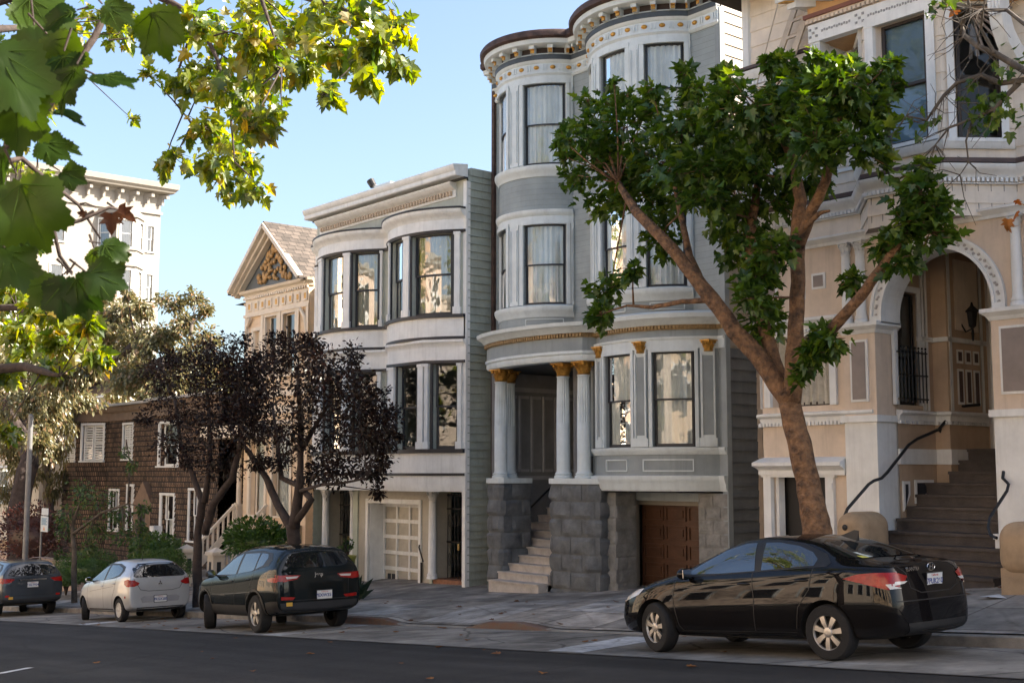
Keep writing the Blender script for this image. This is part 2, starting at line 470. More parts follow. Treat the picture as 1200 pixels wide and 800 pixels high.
def wear(m, dark, cracks=1.0, sc=.5):
    """cracks, stains and patches with shapes of their own"""
    nt = m.node_tree; N = nt.nodes; L = nt.links; b = N['Principled BSDF']
    tc = N.new('ShaderNodeTexCoord')
    nz = N.new('ShaderNodeTexNoise'); nz.inputs['Scale'].default_value = 1.3; nz.inputs['Detail'].default_value = 6
    L.new(tc.outputs['Object'], nz.inputs['Vector'])
    ad = N.new('ShaderNodeMixRGB'); ad.inputs['Fac'].default_value = .22; L.new(tc.outputs['Object'], ad.inputs['Color1']); L.new(nz.outputs['Color'], ad.inputs['Color2'])
    vo = N.new('ShaderNodeTexVoronoi'); vo.feature = 'DISTANCE_TO_EDGE'; vo.inputs['Scale'].default_value = sc
    L.new(ad.outputs['Color'], vo.inputs['Vector'])
    r1 = N.new('ShaderNodeValToRGB'); r1.color_ramp.elements[0].color = (dark, dark, dark, 1); r1.color_ramp.elements[1].color = (1, 1, 1, 1); r1.color_ramp.elements[0].position = .004; r1.color_ramp.elements[1].position = .012
    L.new(vo.outputs['Distance'], r1.inputs['Fac'])
    n2 = N.new('ShaderNodeTexNoise'); n2.inputs['Scale'].default_value = .9; n2.inputs['Detail'].default_value = 9; n2.inputs['Roughness'].default_value = .7
    L.new(tc.outputs['Object'], n2.inputs['Vector'])
    r2 = N.new('ShaderNodeValToRGB'); r2.color_ramp.elements[0].position = .36; r2.color_ramp.elements[1].position = .56; r2.color_ramp.elements[0].color = (.62, .6, .58, 1); r2.color_ramp.elements[1].color = (1.06, 1.05, 1.04, 1)
    L.new(n2.outputs['Fac'], r2.inputs['Fac'])
    n3 = N.new('ShaderNodeTexVoronoi'); n3.inputs['Scale'].default_value = 2.6
    L.new(tc.outputs['Object'], n3.inputs['Vector'])
    r3 = N.new('ShaderNodeValToRGB'); r3.color_ramp.elements[0].position = .05; r3.color_ramp.elements[1].position = .09; r3.color_ramp.elements[0].color = (.55, .53, .5, 1); r3.color_ramp.elements[1].color = (1, 1, 1, 1)
    L.new(n3.outputs['Distance'], r3.inputs['Fac'])
    src = b.inputs['Base Color'].links[0].from_socket
    for r, f in ((r1, cracks), (r2, 1), (r3, .8)):
        mx = N.new('ShaderNodeMixRGB'); mx.blend_type = 'MULTIPLY'; mx.inputs['Fac'].default_value = f
        L.new(src, mx.inputs['Color1']); L.new(r.outputs['Color'], mx.inputs['Color2']); src = mx.outputs['Color']
    L.new(src, b.inputs['Base Color'])
wear(asphalt, .45, .8, .35)
_nt = asphalt.node_tree; _b = _nt.nodes['Principled BSDF']; _src = _b.inputs['Base Color'].links[0].from_socket
_tc = _nt.nodes.new('ShaderNodeTexCoord'); _n = _nt.nodes.new('ShaderNodeTexNoise'); _n.inputs['Scale'].default_value = 38; _n.inputs['Detail'].default_value = 8; _n.inputs['Roughness'].default_value = .8
_nt.links.new(_tc.outputs['Object'], _n.inputs['Vector']); _r = _nt.nodes.new('ShaderNodeValToRGB'); _r.color_ramp.elements[0].position = .38; _r.color_ramp.elements[1].position = .64
_r.color_ramp.elements[0].color = (.45, .45, .45, 1); _r.color_ramp.elements[1].color = (1.7, 1.68, 1.64, 1); _nt.links.new(_n.outputs['Fac'], _r.inputs['Fac'])
_mx = _nt.nodes.new('ShaderNodeMixRGB'); _mx.blend_type = 'MULTIPLY'; _mx.inputs['Fac'].default_value = .8
_nt.links.new(_src, _mx.inputs['Color1']); _nt.links.new(_r.outputs['Color'], _mx.inputs['Color2']); _nt.links.new(_mx.outputs['Color'], _b.inputs['Base Color'])
wear(lane_m, .35, .9, .5); wear(walk_m, .4, .3, .4); wear(pale_m, .45, .5, .4); wear(white_line, .3, .6, 1.2)

def strip(name, m, x0, x1, rows, step=1.0, zf=None, kind='structure'):
    """sheet following the hill: rows = list of y"""
    k = MB(); n = max(1, int((x1 - x0) / step))
    vs = []; fs = []
    for i in range(n + 1):
        x = lerp(x0, x1, i / n)
        for y in rows: vs.append((x, y, zf(x, y)))
    r = len(rows)
    for i in range(n):
        for j in range(r - 1): a = i * r + j; fs.append((a, a + r, a + r + 1, a + 1))
    k.add(vs, fs)
    return tag(k.build(name, m, smooth='all', org=Vector((0, 0, 0))), kind=kind)

HILL0 = -150.0
def hill_z(x): return road_z(max(x, HILL0)) if x < 30 else road_z(30)
strip('ground', mat('ground_soil', (.1, .085, .06), .95, .4, .3), -900, 500, [-700, -200, -60, -20, 0, 16, 30, 60, 200, 900], 20, lambda x, y: hill_z(x) - .35)
strip('road', asphalt, -140, 40, [-1.6, 2, 5, 8, 11.5], 4, lambda x, y: road_z(x))
strip('parking_lane', lane_m, -140, 40, [11.5, 12.8, 14.12], 4, lambda x, y: road_z(x) + .005)
CURB = [(-140, .15), (-22.3, .15), (-20.75, .13), (-20.15, .02), (-18.0, .02), (-17.45, .12), (-16.6, .13), (-15.8, .02), (-12.9, .02), (-12.2, .14), (60, .15)]
def edge_h(x): return interp(x, CURB)
def walk_h(x, y):
    z = walk_z(x, y); d = .15 - edge_h(x)
    return z - d * max(0, 1 - (y - 14.1) / 1.6)
strip('sidewalk', walk_m, -140, 20, [14.26, 14.5, 14.9, 15.4, 15.9, 17, 18, 19, 20, 21.5], .35, lambda x, y: walk_h(x, y))
k = MB(); vs = []; fs = []; n = 480
for i in range(n + 1):
    x = lerp(-140, 20, i / n)
    z0 = road_z(x) - .1; z1 = walk_h(x, 14.1)
    vs += [(x, 14.1, z0), (x, 14.11, z1 - .012), (x, 14.13, z1), (x, 14.27, z1 + .006), (x, 14.27, z0)]
for i in range(n):
    for j in range(4): a = i * 5 + j; fs.append((a, a + 5, a + 6, a + 1))
k.add(vs, fs); tag(k.build('curb', curb_m, smooth=40, org=Vector((0, 0, 0))), kind='structure')
k = MB()
for (xa, xb) in ((-22.3, -20.1), (-18.05, -15.75)):
    vs = []; fs = []; n = 24
    for i in range(n + 1):
        x = lerp(xa, xb, i / n); z1 = walk_h(x, 14.1)
        vs += [(x, 14.094, road_z(x) + .006), (x, 14.103, z1 - .01), (x, 14.127, z1 + .006), (x, 14.24, z1 + .01)]
    for i in range(n):
        for j in range(3): a = i * 4 + j; fs.append((a, a + 4, a + 5, a + 1))
    k.add(vs, fs)
tag(k.build('red_curb_paint', red_m, smooth=40, org=Vector((0, 0, 0))), kind='structure')
# pale driveway slabs laid in the sidewalk
def slab(name, m, poly, zf, lift, nn=10):
    (ax, ay), (bx, by), (cx, cy), (dx, dy) = poly; k = MB(); vs = []; fs = []
    for i in range(nn + 1):
        for j in range(nn + 1):
            u, v = i / nn, j / nn
            x = lerp(lerp(ax, bx, u), lerp(dx, cx, u), v); y = lerp(lerp(ay, by, u), lerp(dy, cy, u), v)
            vs.append((x, y, zf(x, y) + lift))
    for i in range(nn):
        for j in range(nn): a = i * (nn + 1) + j; fs.append((a, a + 1, a + nn + 2, a + nn + 1))
    k.add(vs, fs); return tag(k.build(name, m, smooth='all', org=Vector((0, 0, 0))), kind='structure')
slab('driveway', pale_m, ((-19.9, 14.35), (-18.0, 14.35), (-18.2, 17.2), (-20.2, 17.2)), walk_h, .006)
slab('driveway', pale_m, ((-16.9, 15.6), (-12.8, 15.2), (-14.6, 18.6), (-18.6, 18.8)), walk_h, .005)
slab('driveway', pale_m, ((-24.5, 14.4), (-21.2, 14.4), (-21.8, 16.0), (-25.0, 16.0)), walk_h, .005)
for q in (((-13.05, 11.62), (-12.35, 11.62), (-12.75, 13.75), (-13.6, 13.75)), ((-21.1, 11.62), (-20.4, 11.62), (-20.9, 13.9), (-21.6, 13.9)), ((-30.2, 11.62), (-29.6, 11.62), (-30.1, 13.9), (-30.6, 13.9))):
    slab('road_marking', white_line, q, lambda x, y: road_z(x) + .005, .004)
slab('road_marking', white_line, ((-17.75, 5.32), (-17.85, 5.22), (-18.9, 6.55), (-18.8, 6.62)), lambda x, y: road_z(x), .004)
strip('seam', mat('gutter_seam', (.07, .065, .06), .9, .4, 6), -140, 40, [11.47, 11.53], 2, lambda x, y: road_z(x) + .009)
# our side of the street
strip('sidewalk', walk_m, -140, 40, [-6, -4, -1.75], 2, lambda x, y: road_z(x) + .16)
k = MB(); k.add([(-140, -1.6, road_z(-140) - .1), (40, -1.6, road_z(40) - .1), (40, -1.6, road_z(40) + .16), (-140, -1.6, road_z(-140) + .16), (-140, -1.76, road_z(-140) + .162), (40, -1.76, road_z(40) + .162)], [(0, 1, 2, 3), (3, 2, 5, 4)])
tag(k.build('curb', curb_m, org=Vector((0, 0, 0))), kind='structure')

# ================================================================ shared materials
white = mat('white_paint', (.76, .77, .75), .5, .1, 2.5, bump=.08, bsc=50, grime=.3)
white2 = mat('white_trim', (.6, .62, .63), .5, .1, 2.5, bump=.08, bsc=50, grime=.25)
sage = mat('sage_paint', (.42, .44, .38), .6, .12, 2, bump=.1, bsc=40, grime=.25)
sage_side = mat('sage_clapboard', (.37, .41, .36), .65, .2, 1.2, bump=.15, bsc=30, grime=.35)
char = mat('charcoal_trim', (.022, .025, .032), .45, .15, 3)
greige = mat('greige_paint', (.42, .39, .32), .55, .1, 3, grime=.2)
dark_int = mat('dark_interior', (.03, .028, .026), .8, .3, 2)
iron = mat('black_iron', (.012, .012, .013), .45, .2, 8)
gold = mat('gold_leaf', (.62, .33, .07), .38, .3, 12, metal=.55, bump=.2, bsc=50)
pane_a = glass_mat('old_glass', .15, wav=.06)
pane_c = glass_mat('curtained_glass', .07, wav=.05)
pane_m = glass_mat('mirroring_glass', .2, wav=.05)
pane_n = glass_mat('dim_glass', .08, wav=.05)
pane_b = glass_mat('clear_glass', .1, wav=.05)
curt_w = mat('white_curtain', (.82, .82, .81), .9, .08, 3)
curt_c = mat('cream_curtain', (.62, .55, .42), .9, .12, 3)
roof_m = mat('tar_roof', (.12, .115, .11), .9, .2, 1)
brickstep = mat('terracotta_step', (.3, .14, .08), .8, .3, 8, bump=.2)

def shell(parent, name, m, x0, x1, y0, y1, z0, z1, lap=0, front=False, side_m=None):
    """sides, back and flat roof of a house; the street front is built separately"""
    P = Path([(x1, y0), (x1, y1), (x0, y1), (x0, y0)])
    k = MB(); k.wall(P, 0, P.L, z0, z1, lap=lap, lapo=.034); k.build(name, m, parent)
    r = MB(); r.poly([(x0, y0, z1 - .02), (x1, y0, z1 - .02), (x1, y1, z1 - .02), (x0, y1, z1 - .02)]); r.build('roof', roof_m, parent)

# ================================================================ WHITE DOUBLE BAY HOUSE
H = thing('victorian_house', 'two-storey white house with two rounded bays over a white garage door', 'house', (-27.95, 19.2, -3.0))
XL, XR, Fy = -31.6, -24.35, 19.0
GZ = -.42
shell(H, 'side_wall', sage_side, XL, XR, Fy + .03, 33, -6, 7.55, lap=.2)
aL = Arc(-31.3, -28.0, .7, Fy); aR = Arc(-27.72, -24.42, .7, Fy)
pts = [(XL, Fy)] + aL.pts() + aR.pts() + [(XR, Fy)]
P3 = Path(pts)
aL.s0 = .3; aR.s0 = aL.s0 + 2 * aL.h * aL.R + .28
def bp(x0): return [(x0, Fy), (x0 + .85, Fy - .6), (x0 + 2.45, Fy - .6), (x0 + 3.3, Fy)]
P2 = Path([(XL, Fy)] + bp(-31.3) + bp(-27.72) + [(XR, Fy)])
wins3 = [(aL, -41, -22), (aL, -9, 14), (aL, 22, 42), (aR, -42, -24), (aR, -19, -1), (aR, 8, 38)]
wins2 = []
for v0 in (1, 5):
    s1, s2, s3, s4 = P2.s[v0:v0 + 4]
    wins2 += [(s1 + .18, s2 - .14), (s2 + .42, s2 + 1.28), (s3 + .22, s3 + .86)]
Z3, Z3t, Z2, Z2t = 4.0, 6.08, .62, 2.76
h3 = [(a.at(p), a.at(q), Z3, Z3t) for a, p, q in wins3]; h2 = [(a, b, Z2, Z2t) for a, b in wins2]
k = MB(); k.wall(P3, 0, P3.L, 3.36, 6.7, h3, depth=.2); k.wall(P2, 0, P2.L, GZ, 3.36, h2, depth=.2)
k.wall(Path([(XL, Fy), (XR, Fy)]), 0, XR - XL, 6.7, 7.6)
k.build('front_wall', sage, H, smooth=40)
# floor of the overhang, and ground floor front
k = MB(); k.poly([(*P2.pt(q), GZ) for q in P2.stops(0, P2.L)] + [(XR, Fy + .5, GZ), (XL, Fy + .5, GZ)])
k.build('soffit', mat('brown_soffit', (.09, .06, .04), .8, .2, 2), H)
for z in (3.36, 6.74):
    k = MB(); k.poly([(*P3.pt(q, .0), z) for q in P3.stops(0, P3.L)] + [(XR, Fy + .3, z), (XL, Fy + .3, z)]); k.build('bay_roof', roof_m, H)
skirt = MB(); capm = MB(); dark = MB(); frieze = MB()
def band(m, P, z0, z1, o, s0=0.0, s1=None):
    m.sbox(P, s0, P.L if s1 is None else s1, -.03, o, z0, z1)
band(skirt, P3, 3.44, 3.92, .03); band(dark, P3, 3.37, 3.44, .06); band(dark, P3, 3.92, 4.0, .1)
band(frieze, P3, 6.16, 6.44, .035)
dark.sweep(P3, 0, P3.L, [(-.02, 6.09), (.06, 6.09), (.08, 6.16), (-.02, 6.16)])
capm.sweep(P3, 0, P3.L, [(-.02, 6.44), (.05, 6.44), (.07, 6.5), (.13, 6.54), (.2, 6.63), (.2, 6.68), (-.02, 6.68)])
dark.sweep(P3, 0, P3.L, [(-.02, 6.68), (.215, 6.68), (.215, 6.73), (-.02, 6.735)])
capm.sweep(P2, 0, P2.L, [(-.02, 3.17), (.04, 3.17), (.05, 3.24), (.11, 3.3), (.11, 3.36), (-.02, 3.36)])
band(frieze, P2, 2.84, 3.17, .035); band(dark, P2, 2.77, 2.84, .07); band(dark, P2, .52, .62, .1)
band(skirt, P2, .02, .52, .035); band(dark, P2, -.05, .02, .06)
skirt.sweep(P2, 0, P2.L, [(-.03, GZ - .02), (.0, GZ - .02), (.035, -.3), (.035, -.05), (-.03, -.05)])
skirt.build('skirt_panel', white, H, smooth=40); dark.build('dark_trim_and_shade', char, H, smooth=40); frieze.build('frieze', white, H, smooth=40); capm.build('bay_cornice', white, H, smooth=40)
def pilaster(P, a, b, z0, z1, m, parent, o=.07, name='pilaster', basew=.03):
    k = MB(); k.sbox(P, a, b, -.02, o, z0, z1); k.sbox(P, a - basew, b + basew, -.02, o + .03, z0, z0 + .18); k.sbox(P, a - basew * .6, b + basew * .6, -.02, o + .02, z1 - .07, z1)
    return k.build(name, m, parent)
for i, (a, p, q) in enumerate(wins3):
    window(P3, a.at(p), a.at(q), Z3, Z3t, H, char, char, pane_m, curt_c if i in (1, 2, 5) else None, cas=.06, cas_o=.03, sill=False, head=.0001 + .05, sw=.055)
for a, g in ((aL, ((-20.5, -11.5), (15.2, 20.5), (43.2, 45))), (aR, ((-22.6, -20.3), (0.7, 6.3), (39.5, 43.2)))):
    for p, q in g: pilaster(P3, a.at(p), a.at(q), Z3, Z3t + .02, white, H)
for a, b in wins2: window(P2, a, b, Z2, Z2t, H, char, char, pane_n, None, cas=.06, cas_o=.03, sill=False, sw=.055)
for v0 in (1, 5):
    s1, s2, s3, s4 = P2.s[v0:v0 + 4]
    for a, b in ((s1 + .02, s1 + .1), (s2 + .06, s2 + .32), (s3 - .24, s3 - .02), (s3 + .03, s3 + .12), (s4 - .14, s4 - .04)): pilaster(P2, a, b, Z2, Z2t, white, H)
pilaster(P3, .03, .2, 4.0, 6.09, white, H); pilaster(P2, .03, .2, .62, 2.77, white, H)
# main cornice
PC = Path([(XL - .12, Fy), (XR + .02, Fy)])
k = MB(); k.sweep(PC, 0, PC.L, [(-.02, 7.5), (.36, 7.5), (.38, 7.53), (.38, 7.62), (.42, 7.66), (.45, 7.74), (.45, 7.78), (-.02, 7.84)]); k.build('cornice', white, H, smooth=30)
k = MB(); k.sbox(PC, 0, PC.L, -.02, .1, 7.46, 7.5); k.build('dark_trim_and_shade', char, H)  # charcoal strip: painted-in shade of the gap under the cornice soffit
k = MB(); k.sbox(PC, .3, PC.L - .45, -.02, .03, 7.06, 7.44); k.sweep(PC, .3, PC.L - .45, [(.031, 7.25), (.1, 7.28), (.18, 7.34), (.22, 7.4), (.22, 7.44), (.031, 7.44)])
k.build('cornice_frieze', white, H, smooth=30)
k = MB(); dentils(k, PC, .4, PC.L - .55, .031, .1, 7.12, 7.23, .13, .07); k.build('dentil_strip', mat('tan_trim', (.5, .4, .29), .6, .1, 3), H)
k = MB(); k.box(XR - .1, XR + .03, Fy - .03, Fy + .1, -6, 7.4); k.build('corner_board', white, H)
k = MB(); k.box(XR - .2, XR + .05, Fy + .1, 33, 7.55, 7.75); k.build('parapet', sage_side, H)
# ground floor
PG = Path([(XL, Fy + .35), (XR, Fy + .35)]); X0 = XL
def sx(x): return x - X0
gar = (sx(-29.15), sx(-26.75), -4, -.8); ent = (sx(-26.05), sx(-24.75), -4, -.46); ent2 = (sx(-31.25), sx(-29.95), -4, -.46)
k = MB(); k.wall(PG, 0, PG.L, -6, GZ, [gar, ent, ent2], depth=.5, lap=.09, lapo=.008); k.build('ground_floor_wall', greige, H)
k = MB(); k.sbox(PG, gar[0] - .12, gar[0], -.02, .05, -4, -.68); k.sbox(PG, gar[1], gar[1] + .1, -.02, .05, -4, -.68); k.sbox(PG, gar[0], gar[1], -.02, .05, -.8, -.68)
k.sbox(PG, gar[0] + .001, gar[0] + .03, -.5, -.01, -4, -.8); k.build('garage_frame', white, H)
k = MB(); k.sbox(PG, gar[0] + .03, gar[1], -.56, -.5, -4, -.8); gd = k.build('garage_door', mat('cream_panel', (.45, .42, .35), .5, .12, 5, grime=.2), H)
k = MB(); y0 = -3.02
for i in range(6): z = lerp(y0, -.86, i / 5); k.sbox(PG, gar[0] + .03, gar[1], -.5, -.46, z - .05, z + .05)
for f in (0.0, .27, .53, .8, 1.0): q = lerp(gar[0] + .06, gar[1] - .03, f); k.sbox(PG, q - .035, q + .035, -.499, -.455, y0, -.84)
k.build('door_grid', white, gd)
k = MB(); q = gar[0] + .22
for d in (0, .2): k.sbox(PG, q + d, q + d + .15, -.499, -.49, y0 + .12, y0 + .28)
k.build('vent', char, gd)
for e, nm in ((ent, 0), (ent2, 1)):
    k = MB(); k.sbox(PG, e[0], e[1], -.85, -.8, -4, -.46); g = k.build('entry_door', mat('dark_door', (.022, .018, .016), .4, .3, 4), H)
    k = MB()
    nb = 9
    for i in range(nb): q = lerp(e[0] + .06, e[1] - .06, i / (nb - 1)); k.tube([(*PG.pt(q, -.35), -3), (*PG.pt(q, -.35), -.5)], .011, 6)
    for z in (-2.7, -1.75, -.9, -.55): k.sbox(PG, e[0] + .03, e[1] - .03, -.365, -.335, z - .02, z + .02)
    for i in range(nb - 1):
        q = lerp(e[0] + .06, e[1] - .06, (i + .5) / (nb - 1))
        for z in (-1.2, -2.2):
            k.tube([(*PG.pt(q + .05 * cos(t), -.35), z + .16 * sin(t)) for t in [2 * pi * j / 10 for j in range(11)]], .008, 4, False)
    k.build('security_gate', iron, g)
    k = MB(); q = (e[0] + e[1]) / 2 - .08
    k.sbox(PG, q - .03, q + .03, -.34, -.3, -1.95, -1.78); k.sbox(PG, q + .16, q + .22, -.34, -.3, -1.95, -1.78); k.build('handle', mat('brass', (.6, .45, .2), .3, .1, 5, metal=.8), g)
    k = MB(); k.sbox(PG, e[0] - .02, e[1] + .03, -.8, .06, -4, walk_z(X0 + e[0], 19.3) + .13); k.build('door_step', brickstep, H)
    zb = walk_z(X0 + e[0], 19.3) + .13
    column(H, X0 + e[0] + .06, Fy + .2, zb, GZ - .02, .105, white, None, caph=.26)
    column(H, X0 + e[1] - .02, Fy + .33, zb, GZ - .02, .07, white, None, caph=.26)
    k = MB(); k.sbox(PG, e[1] + .05, e[1] + .28, -.02, .05, -4, GZ); k.sbox(PG, e[0] - .2, e[0] - .08, -.02, .05, -4, GZ); k.build('pilaster', mat('pale_green', (.42, .46, .38), .55, .1, 3, grime=.2), H)
# metal handrail bits on the ground floor wall
k = MB(); k.tube([(-26.55, 19.2, -1.85), (-26.5, 19.15, -1.9), (-26.25, 19.1, -2.25)], .022, 8); k.tube([(-26.6, 19.3, -3), (-26.6, 19.3, -2.3)], .03, 8); k.build('handrail', iron, H)
# ================================================================ GREY TOWER BAY HOUSE
grey = mat('bluegrey_paint', (.27, .305, .315), .6, .12, 2, bump=.1, bsc=40, grime=.32)
grey_l = mat('pale_grey_trim', (.62, .68, .69), .5, .1, 2.5, bump=.06, bsc=50, grime=.22)
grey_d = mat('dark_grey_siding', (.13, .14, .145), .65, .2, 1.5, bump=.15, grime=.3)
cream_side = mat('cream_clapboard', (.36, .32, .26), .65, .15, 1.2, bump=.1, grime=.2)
stone = mat('rusticated_stone', (.15, .16, .168), .85, .3, 3, bump=.5, bsc=30, grime=.3)
stone_l = mat('pale_block', (.25, .25, .24), .8, .25, 4, bump=.6, bsc=25)
dgold = mat('dull_gold', (.34, .22, .09), .55, .3, 12)
rust = mat('rusty_gutter', (.085, .05, .04), .7, .4, 6, bump=.2)
slate = mat('slate_band', (.06, .075, .09), .5, .2, 4)
tread_m = mat('pale_stone_step', (.48, .44, .4), .7, .2, 4, bump=.2, grime=.2)
H = thing('victorian_house', 'tall grey house with two round bays, gold-bracketed cornice and columned porch', 'house', (-20.5, 20.0, -2.6))
XL, XR, Fy = -24.2, -16.65, 19.8
TOP = 10.0
PS = Path([(XR, Fy + .05), (XR, 34)]); k = MB()
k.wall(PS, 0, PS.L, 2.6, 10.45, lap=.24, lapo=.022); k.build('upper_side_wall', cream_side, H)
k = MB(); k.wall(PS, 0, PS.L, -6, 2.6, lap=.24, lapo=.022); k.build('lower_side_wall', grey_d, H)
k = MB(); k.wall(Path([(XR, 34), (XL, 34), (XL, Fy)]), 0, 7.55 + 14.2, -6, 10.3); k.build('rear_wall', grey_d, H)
aL = Arc(-23.75, -21.25, .85, Fy); aR = Arc(-20.55, -17.5, .85, Fy)
P3 = Path([(XL, Fy)] + aL.pts() + aR.pts() + [(XR, Fy)])
aL.s0 = .45; aR.s0 = aL.s0 + 2 * aL.h * aL.R + .7
SL = (aL.s0, aL.s0 + 2 * aL.h * aL.R); SR = (aR.s0, aR.s0 + 2 * aR.h * aR.R)
wl = [(aL, -54, -8), (aL, 16, 61)]; wr = [(aR, -53, -28), (aR, -14, 12), (aR, 26, 54)]
L3, L3t, L2, L2t = 7.36, 9.34, 3.98, 5.9
holes = [(a.at(p), a.at(q), b, c) for a, p, q in wl + wr for b, c in ((L3, L3t), (L2, L2t))]
k = MB(); k.wall(P3, 0, P3.L, 3.35, TOP, holes, depth=.16); k.build('front_wall', line_mat('grey_siding', (.28, .32, .325), (.72, .72, .72), .13, 400, mortar=.004, rough=.6, var=.12, bump=.35, axis='SZ', tones=((1, 1, 1), (1, 1, 1))), H, smooth=40)
k = MB(); k.poly([(*P3.pt(q, .3), 10.52) for q in P3.stops(0, P3.L)] + [(XR, 34, 10.3), (XL, 34, 10.3)]); k.build('roof', roof_m, H)
k = MB(); k.poly([(*P3.pt(q), 3.36) for q in P3.stops(0, P3.L)] + [(XR, Fy + .4, 3.36), (XL, Fy + .4, 3.36)]); k.build('bay_floor', grey, H)
trim = MB(); pan = MB()
def sweep_rng(m, prof, rngs):
    for a, b in rngs: m.sweep(P3, a, b, prof)
bays = [(SL[0] - .02, SL[1] + .02), (SR[0] - .02, SR[1] + .02)]
full = [(0, P3.L)]
# surrounds above / between windows (pale), sills and belts
for (zb, zt) in ((L3, L3t), (L2, L2t)):
    for rng in bays:
        trim.sbox(P3, rng[0], rng[1], -.02, .03, zt + .03, zt + .2)
    sweep_rng(trim, [(-.02, zb - .3), (.02, zb - .3), (.04, zb - .22), (.09, zb - .17), (.12, zb - .1), (.12, zb - .04), (-.02, zb)], bays)
sweep_rng(trim, [(-.02, 6.1), (.02, 6.1), (.06, 6.14), (.09, 6.2), (.09, 6.25), (-.02, 6.25)], bays)
sweep_rng(trim, [(-.02, 9.53), (.03, 9.53), (.07, 9.58), (.05, 9.62), (.05, 9.82), (.09, 9.85), (.11, 9.92), (-.02, 9.92)], full)
trim.build('belt_moulding', grey_l, H, smooth=40)
k = MB(); k.sbox(P3, 0, P3.L, -.02, .115, 9.9, 10.02); k.build('dark_band', slate, H, smooth=40)
k = MB(); k.sbox(P3, 0, P3.L, -.02, .06, 10.02, 10.2); k.build('soffit_band', mat('deep_brown', (.05, .035, .03), .7, .2, 3), H, smooth=40)
k = MB(); k.sweep(P3, 0, P3.L, [(-.02, 10.2), (.34, 10.2), (.38, 10.22), (.4, 10.32), (-.02, 10.32)]); k.sweep(P3, 0, P3.L, [(.09, 10.02), (.13, 10.02), (.11, 10.05), (.06, 10.05)]); k.build('cornice', grey_l, H, smooth=40)
k = MB(); k.sweep(P3, 0, P3.L, [(-.02, 10.32), (.43, 10.32), (.49, 10.36), (.5, 10.46), (.46, 10.52), (-.02, 10.55)]); k.build('gutter', rust, H, smooth=40)
eg = MB()
n = int(P3.L / .19)
for i in range(n):
    q = (i + .5) * P3.L / n
    x, y = P3.pt(q, .06); x1, y1 = P3.pt(q + .01, .06); t = math.atan2(y1 - y, x1 - x)
    if i % 2 == 0:
        b = len(eg.v); eg.ball((0, 0, 0), (.07, .045, .048), 10, 8)
        for j in range(b, len(eg.v)):
            vx, vy, vz = eg.v[j]; eg.v[j] = (x + vx * cos(t) - vy * sin(t), y + vx * sin(t) + vy * cos(t), 9.72 + vz)
eg.build('egg_moulding', gold, H, smooth=60)
k = MB()
for i in range(n):
    q = (i + .5) * P3.L / n
    if i % 2:
        for d in (-.035, .035): k.sbox(P3, q + d - .014, q + d + .014, .04, .075, 9.65, 9.79)
k.build('frieze_darts', grey_l, H)
nb = 24
for i in range(nb):
    q = lerp(.12, P3.L - .1, i / (nb - 1)); k = MB()
    k.sbox(P3, q - .055, q + .055, .05, .3, 10.12, 10.2); k.sbox(P3, q - .05, q + .05, .05, .2, 10.03, 10.12)
    b = k.build('bracket', grey_l, H)
    k = MB(); k.sbox(P3, q - .04, q + .04, .2, .235, 10.035, 10.12); k.sbox(P3, q - .04, q + .04, .205, .29, 10.1, 10.118); k.build('gilding', gold, b)
for grp, (zb, zt) in (((wl + wr), (L3, L3t)), ((wl + wr), (L2, L2t))):
    for a, p, q in grp:
        window(P3, a.at(p), a.at(q), zb, zt, H, grey_l, char, pane_c, curt_w, cas=.1, cas_o=.05, sill=False, dep=.05, cdep=.08, sw=.04)
for a, gs in ((aL, ((-66, -60), (-.5, 9), (67.5, 68.4))), (aR, ((-24, -19), (16, 21.5), (57.5, 58.2)))):
    for p, q in gs:
        for zb, zt in ((L3, L3t), (L2, L2t)):
            k = MB(); k.sbox(P3, a.at(p) - .03, a.at(q) + .03, -.02, .04, zb, zt + .03); k.sbox(P3, a.at(p), a.at(p) + .03, .04, .07, zb + .1, zt - .1); k.sbox(P3, a.at(q) - .03, a.at(q), .04, .07, zb + .1, zt - .1); k.build('pilaster', grey_l, H)
# curved skirt panels under the second floor windows
k = MB()
for a, p, q in ((aR, -12, 10), (aR, 28, 52), (aL, 18, 58)):
    s0, s1 = a.at(p), a.at(q)
    for (u, v, z0, z1) in ((s0, s1, 3.48, 3.5), (s0, s1, 3.62, 3.64), (s0, s0 + .02, 3.48, 3.64), (s1 - .02, s1, 3.48, 3.64)): k.sbox(P3, u, v, -.01, .02, z0, z1)
k.build('panel_moulding', grey_l, H)
k = MB(); k.box(XL - .03, XL + .06, Fy - .09, Fy, -2.4, 9.95); k.build('downpipe', rust, H)
k = MB(); k.box(XR - .12, XR + .025, Fy - .02, Fy + .12, -2.0, 9.9); k.build('corner_board', grey, H)
# ---- lower bay
a1 = Arc(-20.55, -16.85, .98, Fy); P1 = Path(a1.pts(26) + [(XR, Fy)])
q1 = [(a1, -46, -27), (a1, -15, 7), (a1, 20, 43)]
L1, L1t = .56, 2.54
k = MB(); k.wall(P1, 0, P1.L, -.36, 3.35, [(a.at(p), a.at(q), L1, L1t) for a, p, q in q1], depth=.16); k.build('lower_bay_wall', grey, H, smooth=40)
k = MB()
k.sbox(P1, 0, P1.L, -.02, .04, L1t + .06, 2.8)
k.sweep(P1, 0, P1.L, [(-.02, .4), (.03, .4), (.06, .45), (.09, .5), (.09, .545), (-.02, .555)])
k.sweep(P1, 0, P1.L, [(-.02, -.36), (.02, -.36), (.06, -.3), (.06, -.22), (.1, -.16), (.12, -.08), (.12, -.04), (-.02, -.03)])
k.sweep(P1, 0, P1.L, [(-.02, 3.1), (.06, 3.1), (.12, 3.18), (.2, 3.24), (.22, 3.33), (-.02, 3.4)])
